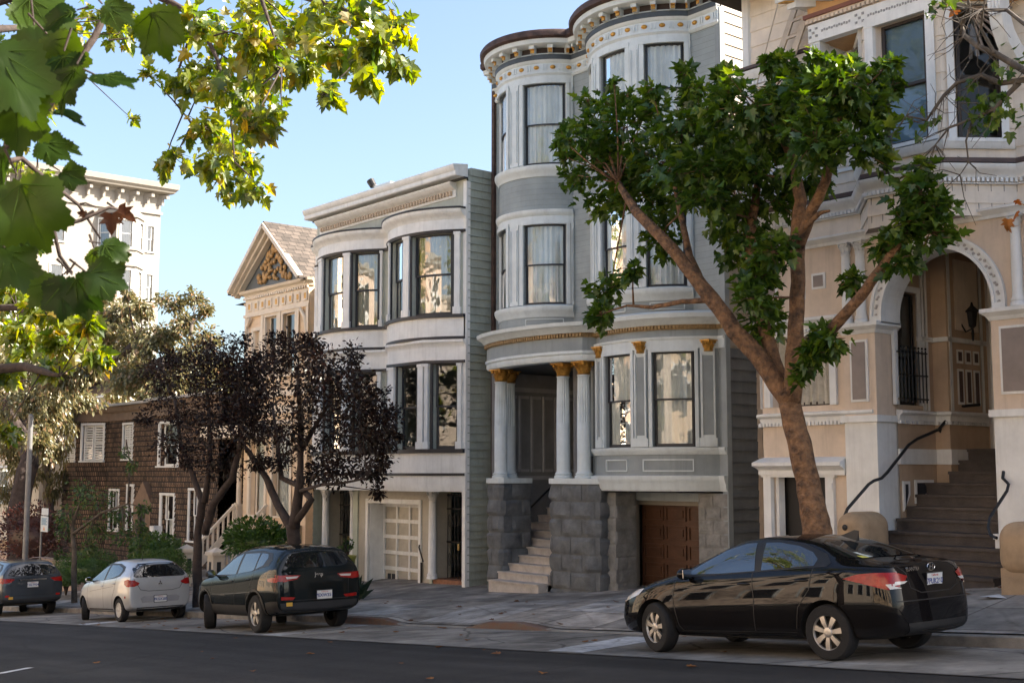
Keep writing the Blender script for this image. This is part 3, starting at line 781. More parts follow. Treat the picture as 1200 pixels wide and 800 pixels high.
k.sweep(P1, 0, P1.L, [(-.02, 2.8), (.06, 2.8), (.07, 2.85), (-.02, 2.86)])
k.build('lower_bay_moulding', grey_l, H, smooth=40)
k = MB(); dentils(k, P1, 0, P1.L, .02, .085, 3.02, 3.095, .075, .048); k.sbox(P1, 0, P1.L, -.02, .04, 3.0, 3.1); k.build('gold_dentils', dgold, H)
k = MB(); k.poly([(*P1.pt(q), -.35) for q in P1.stops(0, P1.L)]); k.build('lower_bay_soffit', grey_d, H)
for a, p, q in q1: window(P1, a.at(p), a.at(q), L1, L1t, H, grey_l, char, pane_c, curt_w, cas=.07, cas_o=.05, sill=False, dep=.05, cdep=.1, sw=.045)
for p, q in ((-22, -18), (11, 16), (47, 53)):
    k = MB(); s0, s1 = a1.at(p) - .04, a1.at(q) + .04
    k.sbox(P1, s0, s1, -.02, .05, .56, 2.6); k.sbox(P1, s0 - .04, s1 + .04, -.02, .09, .56, .74); k.sbox(P1, s0, s0 + .035, .05, .08, .74, 2.5); k.sbox(P1, s1 - .035, s1, .05, .08, .74, 2.5)
    o = k.build('pilaster', grey_l, H)
    k = MB(); k.sbox(P1, s0 + .045, s1 - .045, .045, .055, .8, 2.45); k.build('inset', grey, o)
    k = MB(); x, y = P1.pt((s0 + s1) / 2, .05)
    capital(k, x, y + .02, 2.53, .095, .24); k.build('capital', gold, o, smooth=50)
k = MB()
for p, q in ((-14, 4), (14, 42)):
    s0, s1 = a1.at(p), a1.at(q)
    for (u, v, z0, z1) in ((s0, s1, .05, .075), (s0, s1, .28, .305), (s0, s0 + .025, .05, .305), (s1 - .025, s1, .05, .305)): k.sbox(P1, u, v, -.01, .03, z0, z1)
k.build('panel_moulding', grey_l, H)
# ---- garage level
def rustic(P, s0, s1, o, z0, z1, rows, bl, rough_=.035, depth=.3):
    k = MB(); rh = (z1 - z0) / rows
    for r in range(rows):
        n = max(1, round((s1 - s0) / bl)); sh = (r % 2) * .5 * (s1 - s0) / n if n > 1 else 0
        cuts = [s0] + [q for q in [s0 + sh + i * (s1 - s0) / n for i in range(0, n + 1)] if s0 + .05 < q < s1 - .05] + [s1]
        for a, b in zip(cuts, cuts[1:]):
            nx, nz = 7, 5; vs = []; fs = []
            tilt = random.uniform(-1.1, 1.1); t2 = random.uniform(-.6, .6); tp = random.uniform(0, 6)
            for j in range(nz + 1):
                for i in range(nx + 1):
                    u, v = i / nx, j / nz; e = min(u, 1 - u, v, 1 - v)
                    oo = o + (0 if e < .01 else rough_ * (.6 + random.uniform(-.14, .14) + tilt * (v - .5) + t2 * (u - .5) + .4 * sin(5 * u + tp) * sin(4 * v + tp)))
                    q = lerp(a + .009, b - .009, u); vs.append((*P.pt(q, oo), z0 + (r + .04 + .92 * v) * rh))
            for j in range(nz):
                for i in range(nx): w = j * (nx + 1) + i; fs.append((w, w + 1, w + nx + 2, w + nx + 1))
            k.add(vs, fs)
    k.sbox(P, s0, s1, o - depth, o - .016, z0, z1)
    return k
PGar = Path([(-20.45, Fy), (XR, Fy)]); g0, g1 = -19.55 + 20.45, -17.45 + 20.45
PGl = Path([(-19.72, 19.16), (-19.26, 19.16), (-19.26, 19.78)]); rustic(PGl, 0, PGl.L, .02, -2.9, -.4, 9, .46, .012).build('block_pier', stone_l, H); rustic(PGar, g1, PGar.L, .02, -2.9, -.4, 9, .45, .012).build('block_pier', stone_l, H)
k = MB(); k.sbox(PGar, g0 - .1, g1, -.3, .0, -.58, -.4); k.build('garage_lintel', grey, H)
k = MB(); k.sbox(PGar, g0 - .1, g0 + .08, -.3, -.02, -3.2, -.58); k.sbox(PGar, g0 + .08, g1, -.34, -.28, -.68, -.58); k.build('garage_frame', mat('taupe_frame', (.28, .25, .2), .6, .1, 3), H)
gd_m = mat('brown_door', (.1, .047, .026), .45, .25, 4, grime=.2)
k = MB(); k.sbox(PGar, g0 + .05, g1 + .1, -.48, -.42, -3.2, -.6); gd = k.build('garage_door', gd_m, H)
k = MB()
for r in range(5):
    z = -2.66 + r * .41
    for c in range(3):
        q = g0 + .14 + c * .66
        for (u, v, a, b) in ((q, q + .58, z, z + .025), (q, q + .58, z + .285, z + .31), (q, q + .025, z + .025, z + .285), (q + .555, q + .58, z + .025, z + .285)): k.sbox(PGar, u, v, -.42, -.385, a, b)
        k.sbox(PGar, q + .09, q + .49, -.42, -.395, z + .08, z + .23)
k.build('door_panels', gd_m, gd)
# ---- porch
cm = grey_l
zc0, zc1 = -.1, 2.5
PE = Path([(-23.95, 19.75), (-23.75, 19.3), (-23.45, 18.97), (-23.0, 18.74), (-22.4, 18.56), (-21.7, 18.48), (-21.0, 18.5), (-20.4, 18.6), (-19.9, 18.8), (-19.7, 19.2)])
k = MB()
k.sweep(PE, 0, PE.L, [(-.3, 2.5), (.0, 2.5), (.03, 2.55), (.03, 2.63), (.06, 2.66), (.06, 2.72), (-.3, 2.72)])
k.sweep(PE, 0, PE.L, [(-.3, 3.12), (.1, 3.12), (.16, 3.2), (.26, 3.26), (.28, 3.34), (-.3, 3.4)])
k.build('porch_moulding', cm, H, smooth=40)
k = MB(); k.sbox(PE, 0, PE.L, -.28, .02, 2.72, 3.02); k.build('porch_frieze', grey, H, smooth=40)
k = MB(); k.sbox(PE, 0, PE.L, -.28, .03, 3.02, 3.12); dentils(k, PE, 0, PE.L, .03, .09, 3.03, 3.11, .075, .048); k.build('gold_dentils', dgold, H)
for z in (2.53, 3.38):
    k = MB(); k.poly([(*PE.pt(q, -.02), z) for q in PE.stops(0, PE.L)] + [(-19.9, 22.6 if z < 3 else 20.4, z), (-24.15, 22.6 if z < 3 else 20.4, z)]); k.build('porch_roof', rust if z > 3 else grey_d, H)
for x, y in ((-22.98, 19.0), (-23.2, 19.45), (-20.76, 19.0), (-20.1, 19.02)): column(H, x, y, zc0, zc1, .155, grey_l, gold, flutes=16, fz=1.15, caph=.3)
PR = Path([(-20.98, 19.6), (-20.98, 18.86), (-20.86, 18.74), (-20.2, 18.7), (-19.7, 18.78), (-19.5, 18.92), (-19.5, 19.75)])
rustic(PR, 0, PR.L, .02, -2.9, -.22, 7, .62, .045).build('stone_pier', stone, H, smooth=25)
PL = Path([(-23.45, 19.8), (-23.22, 18.84), (-23.12, 18.78), (-22.76, 18.78), (-22.7, 18.84), (-22.7, 19.7)])
rustic(PL, 0, PL.L, .02, -2.9, -.22, 7, .55, .045).build('stone_pier', stone, H, smooth=25)
for P_ in (PR, PL):
    k = MB(); k.sbox(P_, 0, P_.L, -.35, .07, -.22, -.1); k.poly([(*P_.pt(q, -.1), -.102) for q in P_.stops(0, P_.L)]); k.build('pier_cap', grey_l, H, smooth=40)
# stair rising into the porch
k = MB(); nst = 13
for i in range(nst):
    z = -2.62 + .178 * (i + 1); y = 18.42 + .29 * i; xl = -22.72 if i < 4 else -23.6; xr = -20.97
    k.box(xl, xr, y, y + 1.2, z - .6, z - .035); k.box(xl - (.03 if i < 1 else 0), xr, y - .03, y + .3, z - .034, z)
k.build('stair', tread_m, H)
k = MB()
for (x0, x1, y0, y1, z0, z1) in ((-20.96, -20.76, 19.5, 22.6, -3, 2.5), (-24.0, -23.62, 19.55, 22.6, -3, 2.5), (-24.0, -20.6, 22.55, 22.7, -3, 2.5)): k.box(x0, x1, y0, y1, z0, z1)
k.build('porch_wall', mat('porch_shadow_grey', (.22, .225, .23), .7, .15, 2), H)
k = MB()
PW = Path([(-23.62, 22.5), (-23.62, 19.6)])
PW = Path([(-23.62, 19.6), (-23.62, 22.5)])
for i in range(8):
    q = .1 + i * .4
    for (u, v, a, b) in ((q, q + .05, .05, 1.95), (q + .05, q + .32, .05, .12), (q + .05, q + .32, 1.88, 1.95)): k.sbox(PW, u, v, .0, .05, a, b)
for z in (-.15, 2.05): k.sbox(PW, 0, 2.9, 0, .06, z, z + .1)
PB = Path([(-23.6, 22.55), (-20.95, 22.55)])
for i in range(6):
    q = .1 + i * .42
    for (u, v, a, b) in ((q, q + .05, .05, 1.95), (q + .05, q + .34, .05, .12), (q + .05, q + .34, 1.88, 1.95)): k.sbox(PB, u, v, .0, .05, a, b)
k.build('wall_panelling', mat('porch_panel', (.34, .345, .35), .6, .12, 3), H)
k = MB(); k.sbox(PB, 1.5, 2.4, .0, .03, -.3, 1.9); k.build('entry_door', mat('dark_door', (.02, .02, .02), .4), H)
k = MB(); k.tube([(-23.3, 19.0, -2.4), (-23.32, 19.05, -1.75), (-23.35, 19.4, -1.45), (-23.4, 21.6, .1)], .025, 8); k.build('handrail', iron, H)
# ================================================================ CREAM ARCHED PORCH HOUSE
cream = mat('cream_wall', (.7, .62, .52), .6, .12, 2, bump=.08, grime=.25)
peach = mat('peach_wall', (.64, .52, .41), .6, .12, 2, bump=.08, grime=.35)
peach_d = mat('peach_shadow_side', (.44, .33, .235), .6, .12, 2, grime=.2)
taupe = mat('taupe_panel', (.24, .2, .18), .55, .12, 3)
wht = mat('porch_white', (.7, .71, .7), .5, .1, 2.5, bump=.08, grime=.25)
brown_b = mat('brown_band', (.085, .055, .05), .55, .2, 3)
orange = mat('ochre_soffit', (.5, .29, .12), .6, .15, 3)
step_b = mat('brown_step', (.075, .062, .056), .7, .3, 4, bump=.25, grime=.2)
tan_b = mat('tan_render', (.4, .28, .17), .75, .15, 5, bump=.2, grime=.3)
H = thing('victorian_house', 'cream and peach house with arched porch, dark steps and square bay above', 'house', (-11, 18.5, -2.0))
XL, XR = -14.75, -7.3
PU = Path([(XL, 31), (XL, 18.3), (-12.3, 18.3), (-11.55, 17.4), (-10.15, 17.4), (-9.45, 18.3), (XR, 18.3), (XR, 31)])
s = PU.s
pane_d = glass_mat('dark_glass', .0, wav=.03)
w_up = [(s[3] + .24, s[4] - .24, 5.28, 7.36), (s[2] + .3, s[3] - .25, 5.28, 7.3), (s[4] + .22, s[5] - .2, 5.22, 7.4)]
k = MB(); k.wall(PU, 0, PU.L, 4.0, 9.2, w_up, depth=.15, lap=.3, lapo=.016); k.build('upper_wall', cream, H)
Pd = Path([(XR, 18.0), (XR, 31), (XL + .02, 31), (XL + .02, 18.4)]); k = MB(); k.wall(Pd, 0, Pd.L, -5, 4.1, lap=.3, lapo=.016); k.build('lower_side_wall', cream, H)
k = MB(); k.wall(Path([(XR - .01, 31), (XL + .01, 31)]), 0, XR - XL - .02, 4.1, 9.2); k.build('rear_wall', cream, H)
k = MB()
k.add([(XL - .3, 17.6, 9.0), (-11, 17.6, 12.6), (XR + .3, 17.6, 9.0), (XL - .3, 31, 9.0), (-11, 31, 12.6), (XR + .3, 31, 9.0)], [(0, 1, 4, 3), (1, 2, 5, 4), (0, 2, 1), (3, 4, 5)])
k.build('roof', mat('brown_shingle_roof', (.09, .075, .065), .9, .3, 3), H)
k = MB(); k.poly([(*PU.pt(q), 4.02) for q in PU.s[1:7]]); k.build('bay_floor', taupe, H)
a0, a1_ = s[1] - 1.2, s[6]
k = MB()
k.sweep(PU, a0, a1_, [(-.02, 4.6), (.04, 4.6), (.06, 4.66), (.12, 4.7), (.16, 4.78), (.16, 4.8), (-.02, 4.82)])
k.sbox(PU, a0, a1_, -.02, .05, 4.5, 4.52)
k.sweep(PU, s[2], s[5], [(-.02, 5.06), (.05, 5.06), (.09, 5.12), (.11, 5.2), (-.02, 5.2)])
k.sbox(PU, a0, s[2], -.02, .04, 5.3, 5.36)
k.sweep(PU, s[1] - 1.2, s[2] + .1, [(-.02, 7.4), (.05, 7.42), (.09, 7.5), (.14, 7.58), (.14, 7.62), (-.02, 7.64)])
k.sbox(PU, s[1] - 1.2, s[2], -.02, .05, 7.28, 7.33)
k.sbox(PU, s[1] - .12, s[1] + .14, -.02, .045, 4.9, 9.2)
k.build('belt_moulding', wht, H, smooth=40)
k = MB(); dentils(k, PU, a0, a1_, .0, .09, 4.53, 4.59, .075, .045); dentils(k, PU, a0, s[2], .0, .09, 7.34, 7.4, .08, .05); k.build('dentil_strip', wht, H)
k = MB(); k.sbox(PU, a0, a1_, -.02, .12, 4.83, 4.9); k.sbox(PU, s[1] - 1.2, s[2], -.02, .17, 7.64, 7.7); k.build('dark_band', brown_b, H)
k = MB()
for q in [s[2] + i * (s[5] - s[2]) / 18 for i in range(19)]: k.sbox(PU, q - .006, q + .006, -.01, .006, 4.06, 4.5)
k.build('skirt_joint', mat('joint_grey', (.2, .18, .16), .7), H)
for i, (a, b, c, d) in enumerate(w_up):
    window(PU, a, b, c, d, H, wht, mat('dark_sash', (.03, .022, .02), .5), pane_d, None, cas=.15 if i == 0 else .12, cas_o=.06, cdep=.03, sw=.06, rail=.48)
# square head over the cutaway bay
PH = Path([(-12.62, 18.28), (-12.62, 17.36), (-9.1, 17.36), (-9.1, 18.28)])
k = MB(); k.sbox(PH, 0, PH.L, -.16, .0, 7.42, 7.74); k.build('bay_head', wht, H)
k = MB()
for q in (PH.s[1] + .12, PH.s[1] + 1.05, PH.s[1] + 2.45, PH.s[2] - .12):
    for i in range(3):
        for j in range(3):
            if (i + j) % 2 == 0: k.sbox(PH, q - .09 + i * .065, q - .05 + i * .065, -.01, .012, 7.5 + j * .065, 7.54 + j * .065)
for a, b in ((PH.s[1] + .28, PH.s[1] + .92), (PH.s[1] + 1.2, PH.s[1] + 2.3), (PH.s[1] + 2.62, PH.s[2] - .28)):
    n = int((b - a) / .05)
    for i in range(n): q = a + i * .05; k.sbox(PH, q, q + .03, -.01, .008, 7.56 + .012 * (i % 2), 7.6 + .012 * (i % 2))
k.build('incised_ornament', mat('ornament_grey', (.3, .3, .3), .6), H)
k = MB(); dentils(k, PH, PH.s[0], PH.L, -.02, .05, 7.76, 7.82, .085, .05); k.sbox(PH, 0, PH.L, -.16, .02, 7.82, 7.85); k.build('bead_strip', peach, H)
k = MB(); k.sbox(PH, 0, PH.L, -.16, .06, 7.85, 7.92); k.build('rust_moulding', mat('rust_trim', (.19, .07, .045), .6), H)
k = MB(); k.sbox(PH, 0, PH.L, -.16, .0, 7.92, 8.3); k.build('ochre_frieze', orange, H)
for q in [PH.s[1] + .1 + i * .48 for i in range(8)]:
    k = MB(); k.sbox(PH, q - .09, q + .09, .0, .4, 8.16, 8.3); k.sbox(PH, q - .08, q + .08, .0, .26, 8.04, 8.16); b = k.build('bracket', wht, H)
    k = MB(); k.sbox(PH, q - .06, q + .06, .262, .38, 8.14, 8.158); k.build('gilding', gold, b)
k = MB(); k.sweep(PH, 0, PH.L, [(-.3, 8.3), (.5, 8.3), (.52, 8.36), (.58, 8.4), (.6, 8.5), (-.3, 8.56)]); k.poly([(-12.9, 17.1, 8.5), (-8.8, 17.1, 8.5), (-8.8, 18.3, 8.6), (-12.9, 18.3, 8.6)]); k.build('bay_cornice', wht, H)
k = MB(); k.poly([(-12.6, 17.38, 7.44), (-9.12, 17.38, 7.44), (-9.12, 18.3, 7.44), (-12.6, 18.3, 7.44)]); k.build('bay_soffit', orange, H)
for sgn, xx in ((1, -12.5), (-1, -9.22)):
    k = MB(); vs = []
    prof = [(17.38, 7.42), (17.38, 7.1), (17.46, 6.8), (17.62, 6.55), (17.85, 6.35), (18.28, 6.2), (18.28, 6.5), (18.0, 6.62), (17.8, 6.8), (17.68, 7.05), (17.66, 7.42)]
    m_ = len(prof)
    for dx in (-.1, .1): vs += [(xx + dx, y, z) for y, z in prof]
    fs = [tuple(range(m_)), tuple(range(2 * m_ - 1, m_ - 1, -1))] + [(i, (i + 1) % m_, (i + 1) % m_ + m_, i + m_) for i in range(m_)]
    k.add(vs, fs)
    for i in range(3): k.box(xx - .075 + i * .055, xx - .04 + i * .055, 17.365, 17.379, 6.95, 7.38)
    k.build('scroll_bracket', wht, H)
    k = MB()
    for i in range(9):
        a = pi / 2 * i / 8; cx_, cz_ = xx + sgn * .75, 7.42
        k.bar((cx_ - sgn * .1 * cos(a), 18.12 - .35 * cos(a), cz_ - .06), (cx_ - sgn * .62 * cos(a), 18.2 - .2 * sin(a), cz_ - .1 - .72 * sin(a)), .05, .03)
    k.build('sunburst', taupe, H)
# lower storey
PL_ = Path([(XL + .3, 20), (XL + .3, 18.2), (XL + .55, 17.9), (-11.88, 17.9)])
l = PL_.s
def lx(x): return l[2] + (x - (XL + .55))
lw = (lx(-13.98), lx(-12.72), 1.18, 2.4)
gr = (lx(-14.0), lx(-12.85), -4, -.06)
k = MB(); k.wall(PL_, 0, PL_.L, .86, 4.1, [lw, (l[1] + .06, l[2] - .06, 1.18, 2.4)], depth=.14); k.wall(PL_, 0, lx(-12.42), -5, .86, [gr], depth=.2); k.build('lower_wall', peach, H)
window(PL_, lw[0], lw[1], lw[2], lw[3], H, wht, mat('dark_sash', (.03, .022, .02)), pane_a, mat('lace_curtain', (.5, .47, .4), .9, .2, 9), cas=.13, cas_o=.05, sill=False, cdep=.02, rail=.97, sw=.05)
window(PL_, l[1] + .06, l[2] - .06, 1.18, 2.4, H, wht, mat('dark_sash', (.03, .022, .02)), pane_a, None, cas=.05, cas_o=.04, sill=False)
k = MB()
k.sweep(PL_, 0, PL_.L + .03, [(-.02, .9), (.04, .9), (.06, .98), (.12, 1.02), (.12, 1.06), (-.02, 1.08)])
k.sweep(PL_, l[1], lx(-12.5), [(-.02, 2.52), (.06, 2.52), (.1, 2.62), (.16, 2.66), (.16, 2.7), (-.02, 2.74)])
k.sweep(PL_, l[1] - .3, lx(-12.42), [(-.02, -.02), (.1, -.02), (.1, .06), (.14, .1), (.22, .14), (.22, .2), (.1, .26), (-.02, .3)])
k.sbox(PL_, gr[0] - .16, gr[0], -.02, .06, -4, -.06); k.sbox(PL_, gr[1], gr[1] + .16, -.02, .06, -4, -.06)
k.sbox(PL_, gr[1] + .03, gr[1] + .15, .05, .08, -.28, -.15)
k.sbox(PL_, gr[0] - .2, gr[1] + .2, -.02, .07, -.06, .0)
k.sbox(PL_, gr[0] + .001, gr[0] + .06, -.15, -.04, -4, -.06)
k.build('white_moulding', wht, H, smooth=40)
k = MB(); dentils(k, PL_, l[1], PL_.L, .0, .085, .84, .9, .075, .045); dentils(k, PL_, l[1], lx(-12.5), .0, .1, 2.46, 2.52, .075, .045); k.build('dentil_strip', wht, H)
k = MB(); k.sbox(PL_, gr[0] - .05, gr[1] + .05, -.3, -.22, -4, -.02); k.build('garage_door', mat('black_opening', (.012, .011, .01), .6), H)
for x, z in ((-12.92, 3.35), (-13.35, 3.2), (-13.95, 3.3)):
    k = MB(); q = lx(x); k.sbox(PL_, q - .14, q + .14, -.01, .02, z - .14, z + .14); o = k.build('square_panel', wht, H)
    k = MB(); k.sbox(PL_, q - .1, q + .1, .0, .026, z - .1, z + .1); k.build('inset', taupe, o)
k = MB()
PF = Path([(XL + .3, 17.9), (XR, 17.9)])
k.sweep(PF, .1, PF.L, [(-.02, 3.94), (.04, 3.94), (.05, 3.99), (.1, 4.04), (.13, 4.06), (.13, 4.1), (-.4, 4.14)]); k.build('porch_entablature', wht, H)
# arch
ax, az, ro, ri = -10.68, 2.62, 1.2, .98
k = MB(); n = 28
for i in range(n):
    t0, t1 = pi * i / n, pi * (i + 1) / n
    for r0, r1, y in ((ri, ri + .05, 17.83), (ri + .05, ri + .17, 17.86), (ri + .17, ro, 17.83)):
        p = [(ax - r * cos(t), y, az + r * sin(t)) for r, t in ((r0, t0), (r1, t0), (r1, t1), (r0, t1))]
        k.quad(*p)
        for r in (r0, r1): k.quad((ax - r * cos(t0), y, az + r * sin(t0)), (ax - r * cos(t1), y, az + r * sin(t1)), (ax - r * cos(t1), 18.4, az + r * sin(t1)), (ax - r * cos(t0), 18.4, az + r * sin(t0)))
for sg in (-1, 1):
    x0, x1 = sorted((ax + sg * ri, ax + sg * ro)); k.box(x0, x1, 17.83, 18.4, 2.5, az)
k.build('archivolt', wht, H, smooth=30)
k = MB()
for i in range(46):
    t = pi * (i + .5) / 46; r = ri + .11; c_ = (ax - r * cos(t), 17.858, az + r * sin(t))
    k.ball((c_[0] - .02 * sin(t) * (1 if i % 2 else -1), c_[1], c_[2] + .02 * cos(t) * (1 if i % 2 else -1)), (.03, .016, .024), 6, 4)
k.build('leaf_carving', mat('carving_grey', (.42, .4, .38), .6), H, smooth=60)
k = MB()
for i in range(n):
    t0, t1 = pi * i / n, pi * (i + 1) / n
    a_ = (ax - ro * cos(t0), 17.9, az + ro * sin(t0)); b_ = (ax - ro * cos(t1), 17.9, az + ro * sin(t1))
    k.quad(a_, b_, (b_[0], 17.9, 3.96), (a_[0], 17.9, 3.96))
k.box(-8.9 - .58, XR, 17.9, 18.3, 2.5, 3.96)
k.build('spandrel', peach, H)
def pier(x0, x1, base):
    k = MB(); k.box(x0, x1, 17.82, 18.4, .95, 2.4); o = k.build('porch_pier', peach, H)
    k = MB(); k.box(x0 + .14, x1 - .14, 17.79, 17.82, 1.2, 2.24); w = k.build('panel_frame', wht, o)
    k = MB(); k.box(x0 + .18, x1 - .18, 17.78, 17.79, 1.24, 2.2); k.build('panel', taupe, w)
    k = MB(); k.box(x0, x1, 17.8, 18.45, base - .9, .86); k.box(x0 - .04, x1 + .04, 17.76, 18.5, base - .9, base + .02); k.box(x0 - .06, x1 + .06, 17.74, 18.48, base + .02, base + .1)
    k.box(x0 - .05, x1 + .05, 17.74, 18.48, .86, .97)
    Pq = Path([(x0, 18.42), (x0, 17.82), (x1, 17.82), (x1, 18.42)]); k.sweep(Pq, 0, Pq.L, [(-.3, 2.34), (.02, 2.34), (.05, 2.4), (.12, 2.46), (.12, 2.52), (-.3, 2.54)])
    k.build('pier_moulding', wht, o)
pier(-12.4, -11.78, -1.2); pier(-9.72, -7.31, -1.0)
for x in (-12.33, -12.05, -9.28, -8.98): column(H, x, 17.86, 2.53, 3.93, .085, wht, caph=.2)
# porch interior
k = MB()
P1_ = Path([(-11.74, 18.35), (-11.74, 19.5), (-11.46, 19.5), (-11.46, 20.8), (-9.72, 20.8), (-9.72, 18.3)])
v = P1_.s
pw = (.0 + .02, .68, 1.16, 3.1)
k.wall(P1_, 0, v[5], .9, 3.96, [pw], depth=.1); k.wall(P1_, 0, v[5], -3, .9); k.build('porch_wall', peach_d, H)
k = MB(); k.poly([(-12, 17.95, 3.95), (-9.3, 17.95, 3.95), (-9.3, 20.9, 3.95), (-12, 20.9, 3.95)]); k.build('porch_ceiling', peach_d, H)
window(P1_, pw[0], pw[1], pw[2], pw[3], H, wht, mat('dark_sash', (.03, .022, .02)), pane_a, None, cas=.1, cas_o=.04, rail=.42, sill=False)
k = MB()
k.sweep(P1_, 0, v[3], [(-.02, .9), (.03, .9), (.05, .98), (.1, 1.02), (.1, 1.06), (-.02, 1.08)]); dentils(k, P1_, 0, v[3], 0, .06, .84, .9, .075, .045)
k.sbox(P1_, 0, v[3], -.02, .035, .16, .42)
for q in (v[1] - .32, v[1] - .2, v[2] + .1, v[3] - .16): k.sbox(P1_, q - .035, q + .035, 0, .05, 1.08, 3.9)
k.sbox(P1_, v[1] - .5, v[3], 0, .05, 2.28, 2.36)
k.build('porch_moulding', wht, H)
k = MB()
for i in range(3):
    q = v[2] + .3 + i * .27
    k.sbox(P1_, q, q + .2, .0, .03, 1.2, 1.82); k.sbox(P1_, q, q + .2, .0, .03, 1.92, 2.16)
o = k.build('wall_panels', wht, H)
k = MB()
for i in range(3):
    q = v[2] + .3 + i * .27
    k.sbox(P1_, q + .04, q + .16, .0, .036, 1.24, 1.78); k.sbox(P1_, q + .04, q + .16, .0, .036, 1.96, 2.12)
k.build('inset', brown_b, o)
k = MB(); k.sbox(P1_, v[2] + .28, v[2] + 1.05, .0, .04, 2.5, 3.75); k.ball((-11.44, 20.18, 3.1), (.03, .24, .5), 12, 8); k.build('relief_panel', cream, H)
k = MB(); k.sbox(P1_, v[3] + .02, v[3] + .2, 0, .12, .4, 3.9); k.sbox(P1_, v[3] + .2, v[3] + 1.5, 0, .1, 2.78, 2.9); k.build('door_frame', wht, H)
k = MB(); k.sbox(P1_, v[3] + .2, v[3] + 1.4, 0, .05, .42, 2.78); k.sbox(P1_, v[3] + .2, v[3] + 1.4, 0, .05, 2.9, 3.7)
dr = k.build('front_door', mat('dark_door', (.02, .02, .02)), H)
k = MB(); k.sbox(P1_, v[3] + .48, v[3] + .6, .05, .06, 1.66, 1.74); k.build('door_plate', wht, dr)
# window guard
k = MB()
y0, y1 = 18.33, 19.08
for i in range(8): y = lerp(y0, y1, i / 7); k.tube([(-11.62, y, 1.2), (-11.62, y, 2.1)], .012, 6); k.ball((-11.62, y, 2.13), .022, 6, 4)
for z in (1.26, 1.66, 2.05): k.box(-11.635, -11.605, y0 - .04, y1 + .04, z - .012, z + .012)
for z in (1.26, 2.05):
    for y in (y0, y1): k.box(-11.74, -11.62, y - .012, y + .012, z - .012, z + .012)
k.build('window_guard', iron, H)
k = MB(); k.sbox(PU, w_up[0][0] + .03, w_up[0][1] - .03, -.2, -.19, 5.3, 7.34); k.build('reflection_sheet', mat('sky_reflection_blue', (.13, .19, .26), .35, .06, 2), H)  # flat blue backing paints the sky's reflection into the upper pane
# trapezium vents in the stair wall
for ya, yb, za, zb in ((18.42, 18.62, -.62, -.12), (18.78, 19.35, -.5, -.1)):
    for nm, d, m_, e in (('vent_frame', .03, wht, 0), ('vent_grille', .036, char, .05)):
        k = MB(); x = -11.74 + d; pts4 = [(x, ya + e, za + e * 1.4), (x, ya + e, zb - e), (x, yb - e * 1.3, zb - e), (x, yb - e * 1.3, lerp(za, zb, .55) + e * .6)]
        k.poly(pts4); k.add([(x - .04, p[1], p[2]) for p in pts4] + pts4, [(0, 1, 5, 4), (1, 2, 6, 5), (2, 3, 7, 6), (3, 0, 4, 7)]); k.build(nm, m_, H)
# stair
k = MB()
for i in range(11):
    z = -1.5 + .193 * (i - 0); y = 17.0 + .3 * i
    xl = -11.72 if y < 19.4 else -11.45
    xr = -9.38 if y < 17.75 else -9.73
    k.box(xl, xr, y, y + (.6 if i < 10 else 1.2), z - .7, z - .05)
    k.box(xl - (.08 if y < 17.7 else 0), xr, y - .035, y + .31 if i < 10 else 21.0, z - .05, z)
k.build('stair', step_b, H)
def soft_block(x0, x1, y0, y1, z0, z1, name, m):
    b = MB(); b.box(x0, x1, y0, y1, z0, z1)
    o = b.build(name, m, H); bv = o.modifiers.new('round', 'BEVEL'); bv.width = .24; bv.segments = 6
    for p in o.data.polygons: p.use_smooth = True
    return o
soft_block(-11.98, -11.45, 16.75, 17.7, -2.6, -.6, 'stair_cheek', tan_b); c2 = soft_block(-9.02, -8.36, 16.35, 17.76, -1.42, -.66, 'stair_cheek', tan_b)
k = MB(); k.box(-8.96, -8.42, 16.42, 17.7, -2.6, -1.3); k.build('cheek_base', tan_b, c2)
k = MB(); k.ball((-11.72, 16.74, -.84), (.05, .02, .05), 10, 6); k.build('drain_spout', iron, H)
k = MB(); pts_ = [at(988, 622, 16.9), at(989, 606, 16.9), at(993, 596, 16.95), at(1018, 567, 17.3), at(1024, 563, 17.4), at(1033, 560, 17.55), at(1040, 553, 17.7), at(1065, 521, 18.3), at(1075, 514, 18.6), at(1100, 503, 19.3), at(1105, 497, 19.4), at(1120, 479, 19.8), at(1125, 476, 19.9), at(1148, 474, 20.3)]
k.tube(pts_, .026, 8)
k.tube([at(1100, 503, 19.3), at(1102, 506, 19.4), at(1103, 502, 19.5)], .015, 6)
k.build('handrail', iron, H)
k = MB(); k.tube([at(1176, 552, 17.8), at(1175, 560, 17.75), at(1182, 567, 17.7), at(1180, 575, 17.6), at(1160, 606, 17.1), at(1158, 618, 17.0), at(1161, 627, 16.95), at(1168, 630, 16.9)], .024, 8); k.build('handrail', iron, H)
# lantern
k = MB(); lx_, ly_, lz_ = -11.22, 19.95, 2.72
k.lathe(lx_, ly_, [(.02, lz_ - .2), (.07, lz_ - .16), (.1, lz_ + .08), (.13, lz_ + .1), (.03, lz_ + .2), (.015, lz_ + .26)], 6); k.tube([(-11.46, ly_, lz_ - .05), (-11.35, ly_, lz_ - .25), (lx_, ly_, lz_ - .2)], .015, 6)
k.lathe(lx_, ly_, [(.015, lz_ - .42), (.03, lz_ - .3), (.02, lz_ - .2)], 6); k.build('porch_lantern', iron, H)
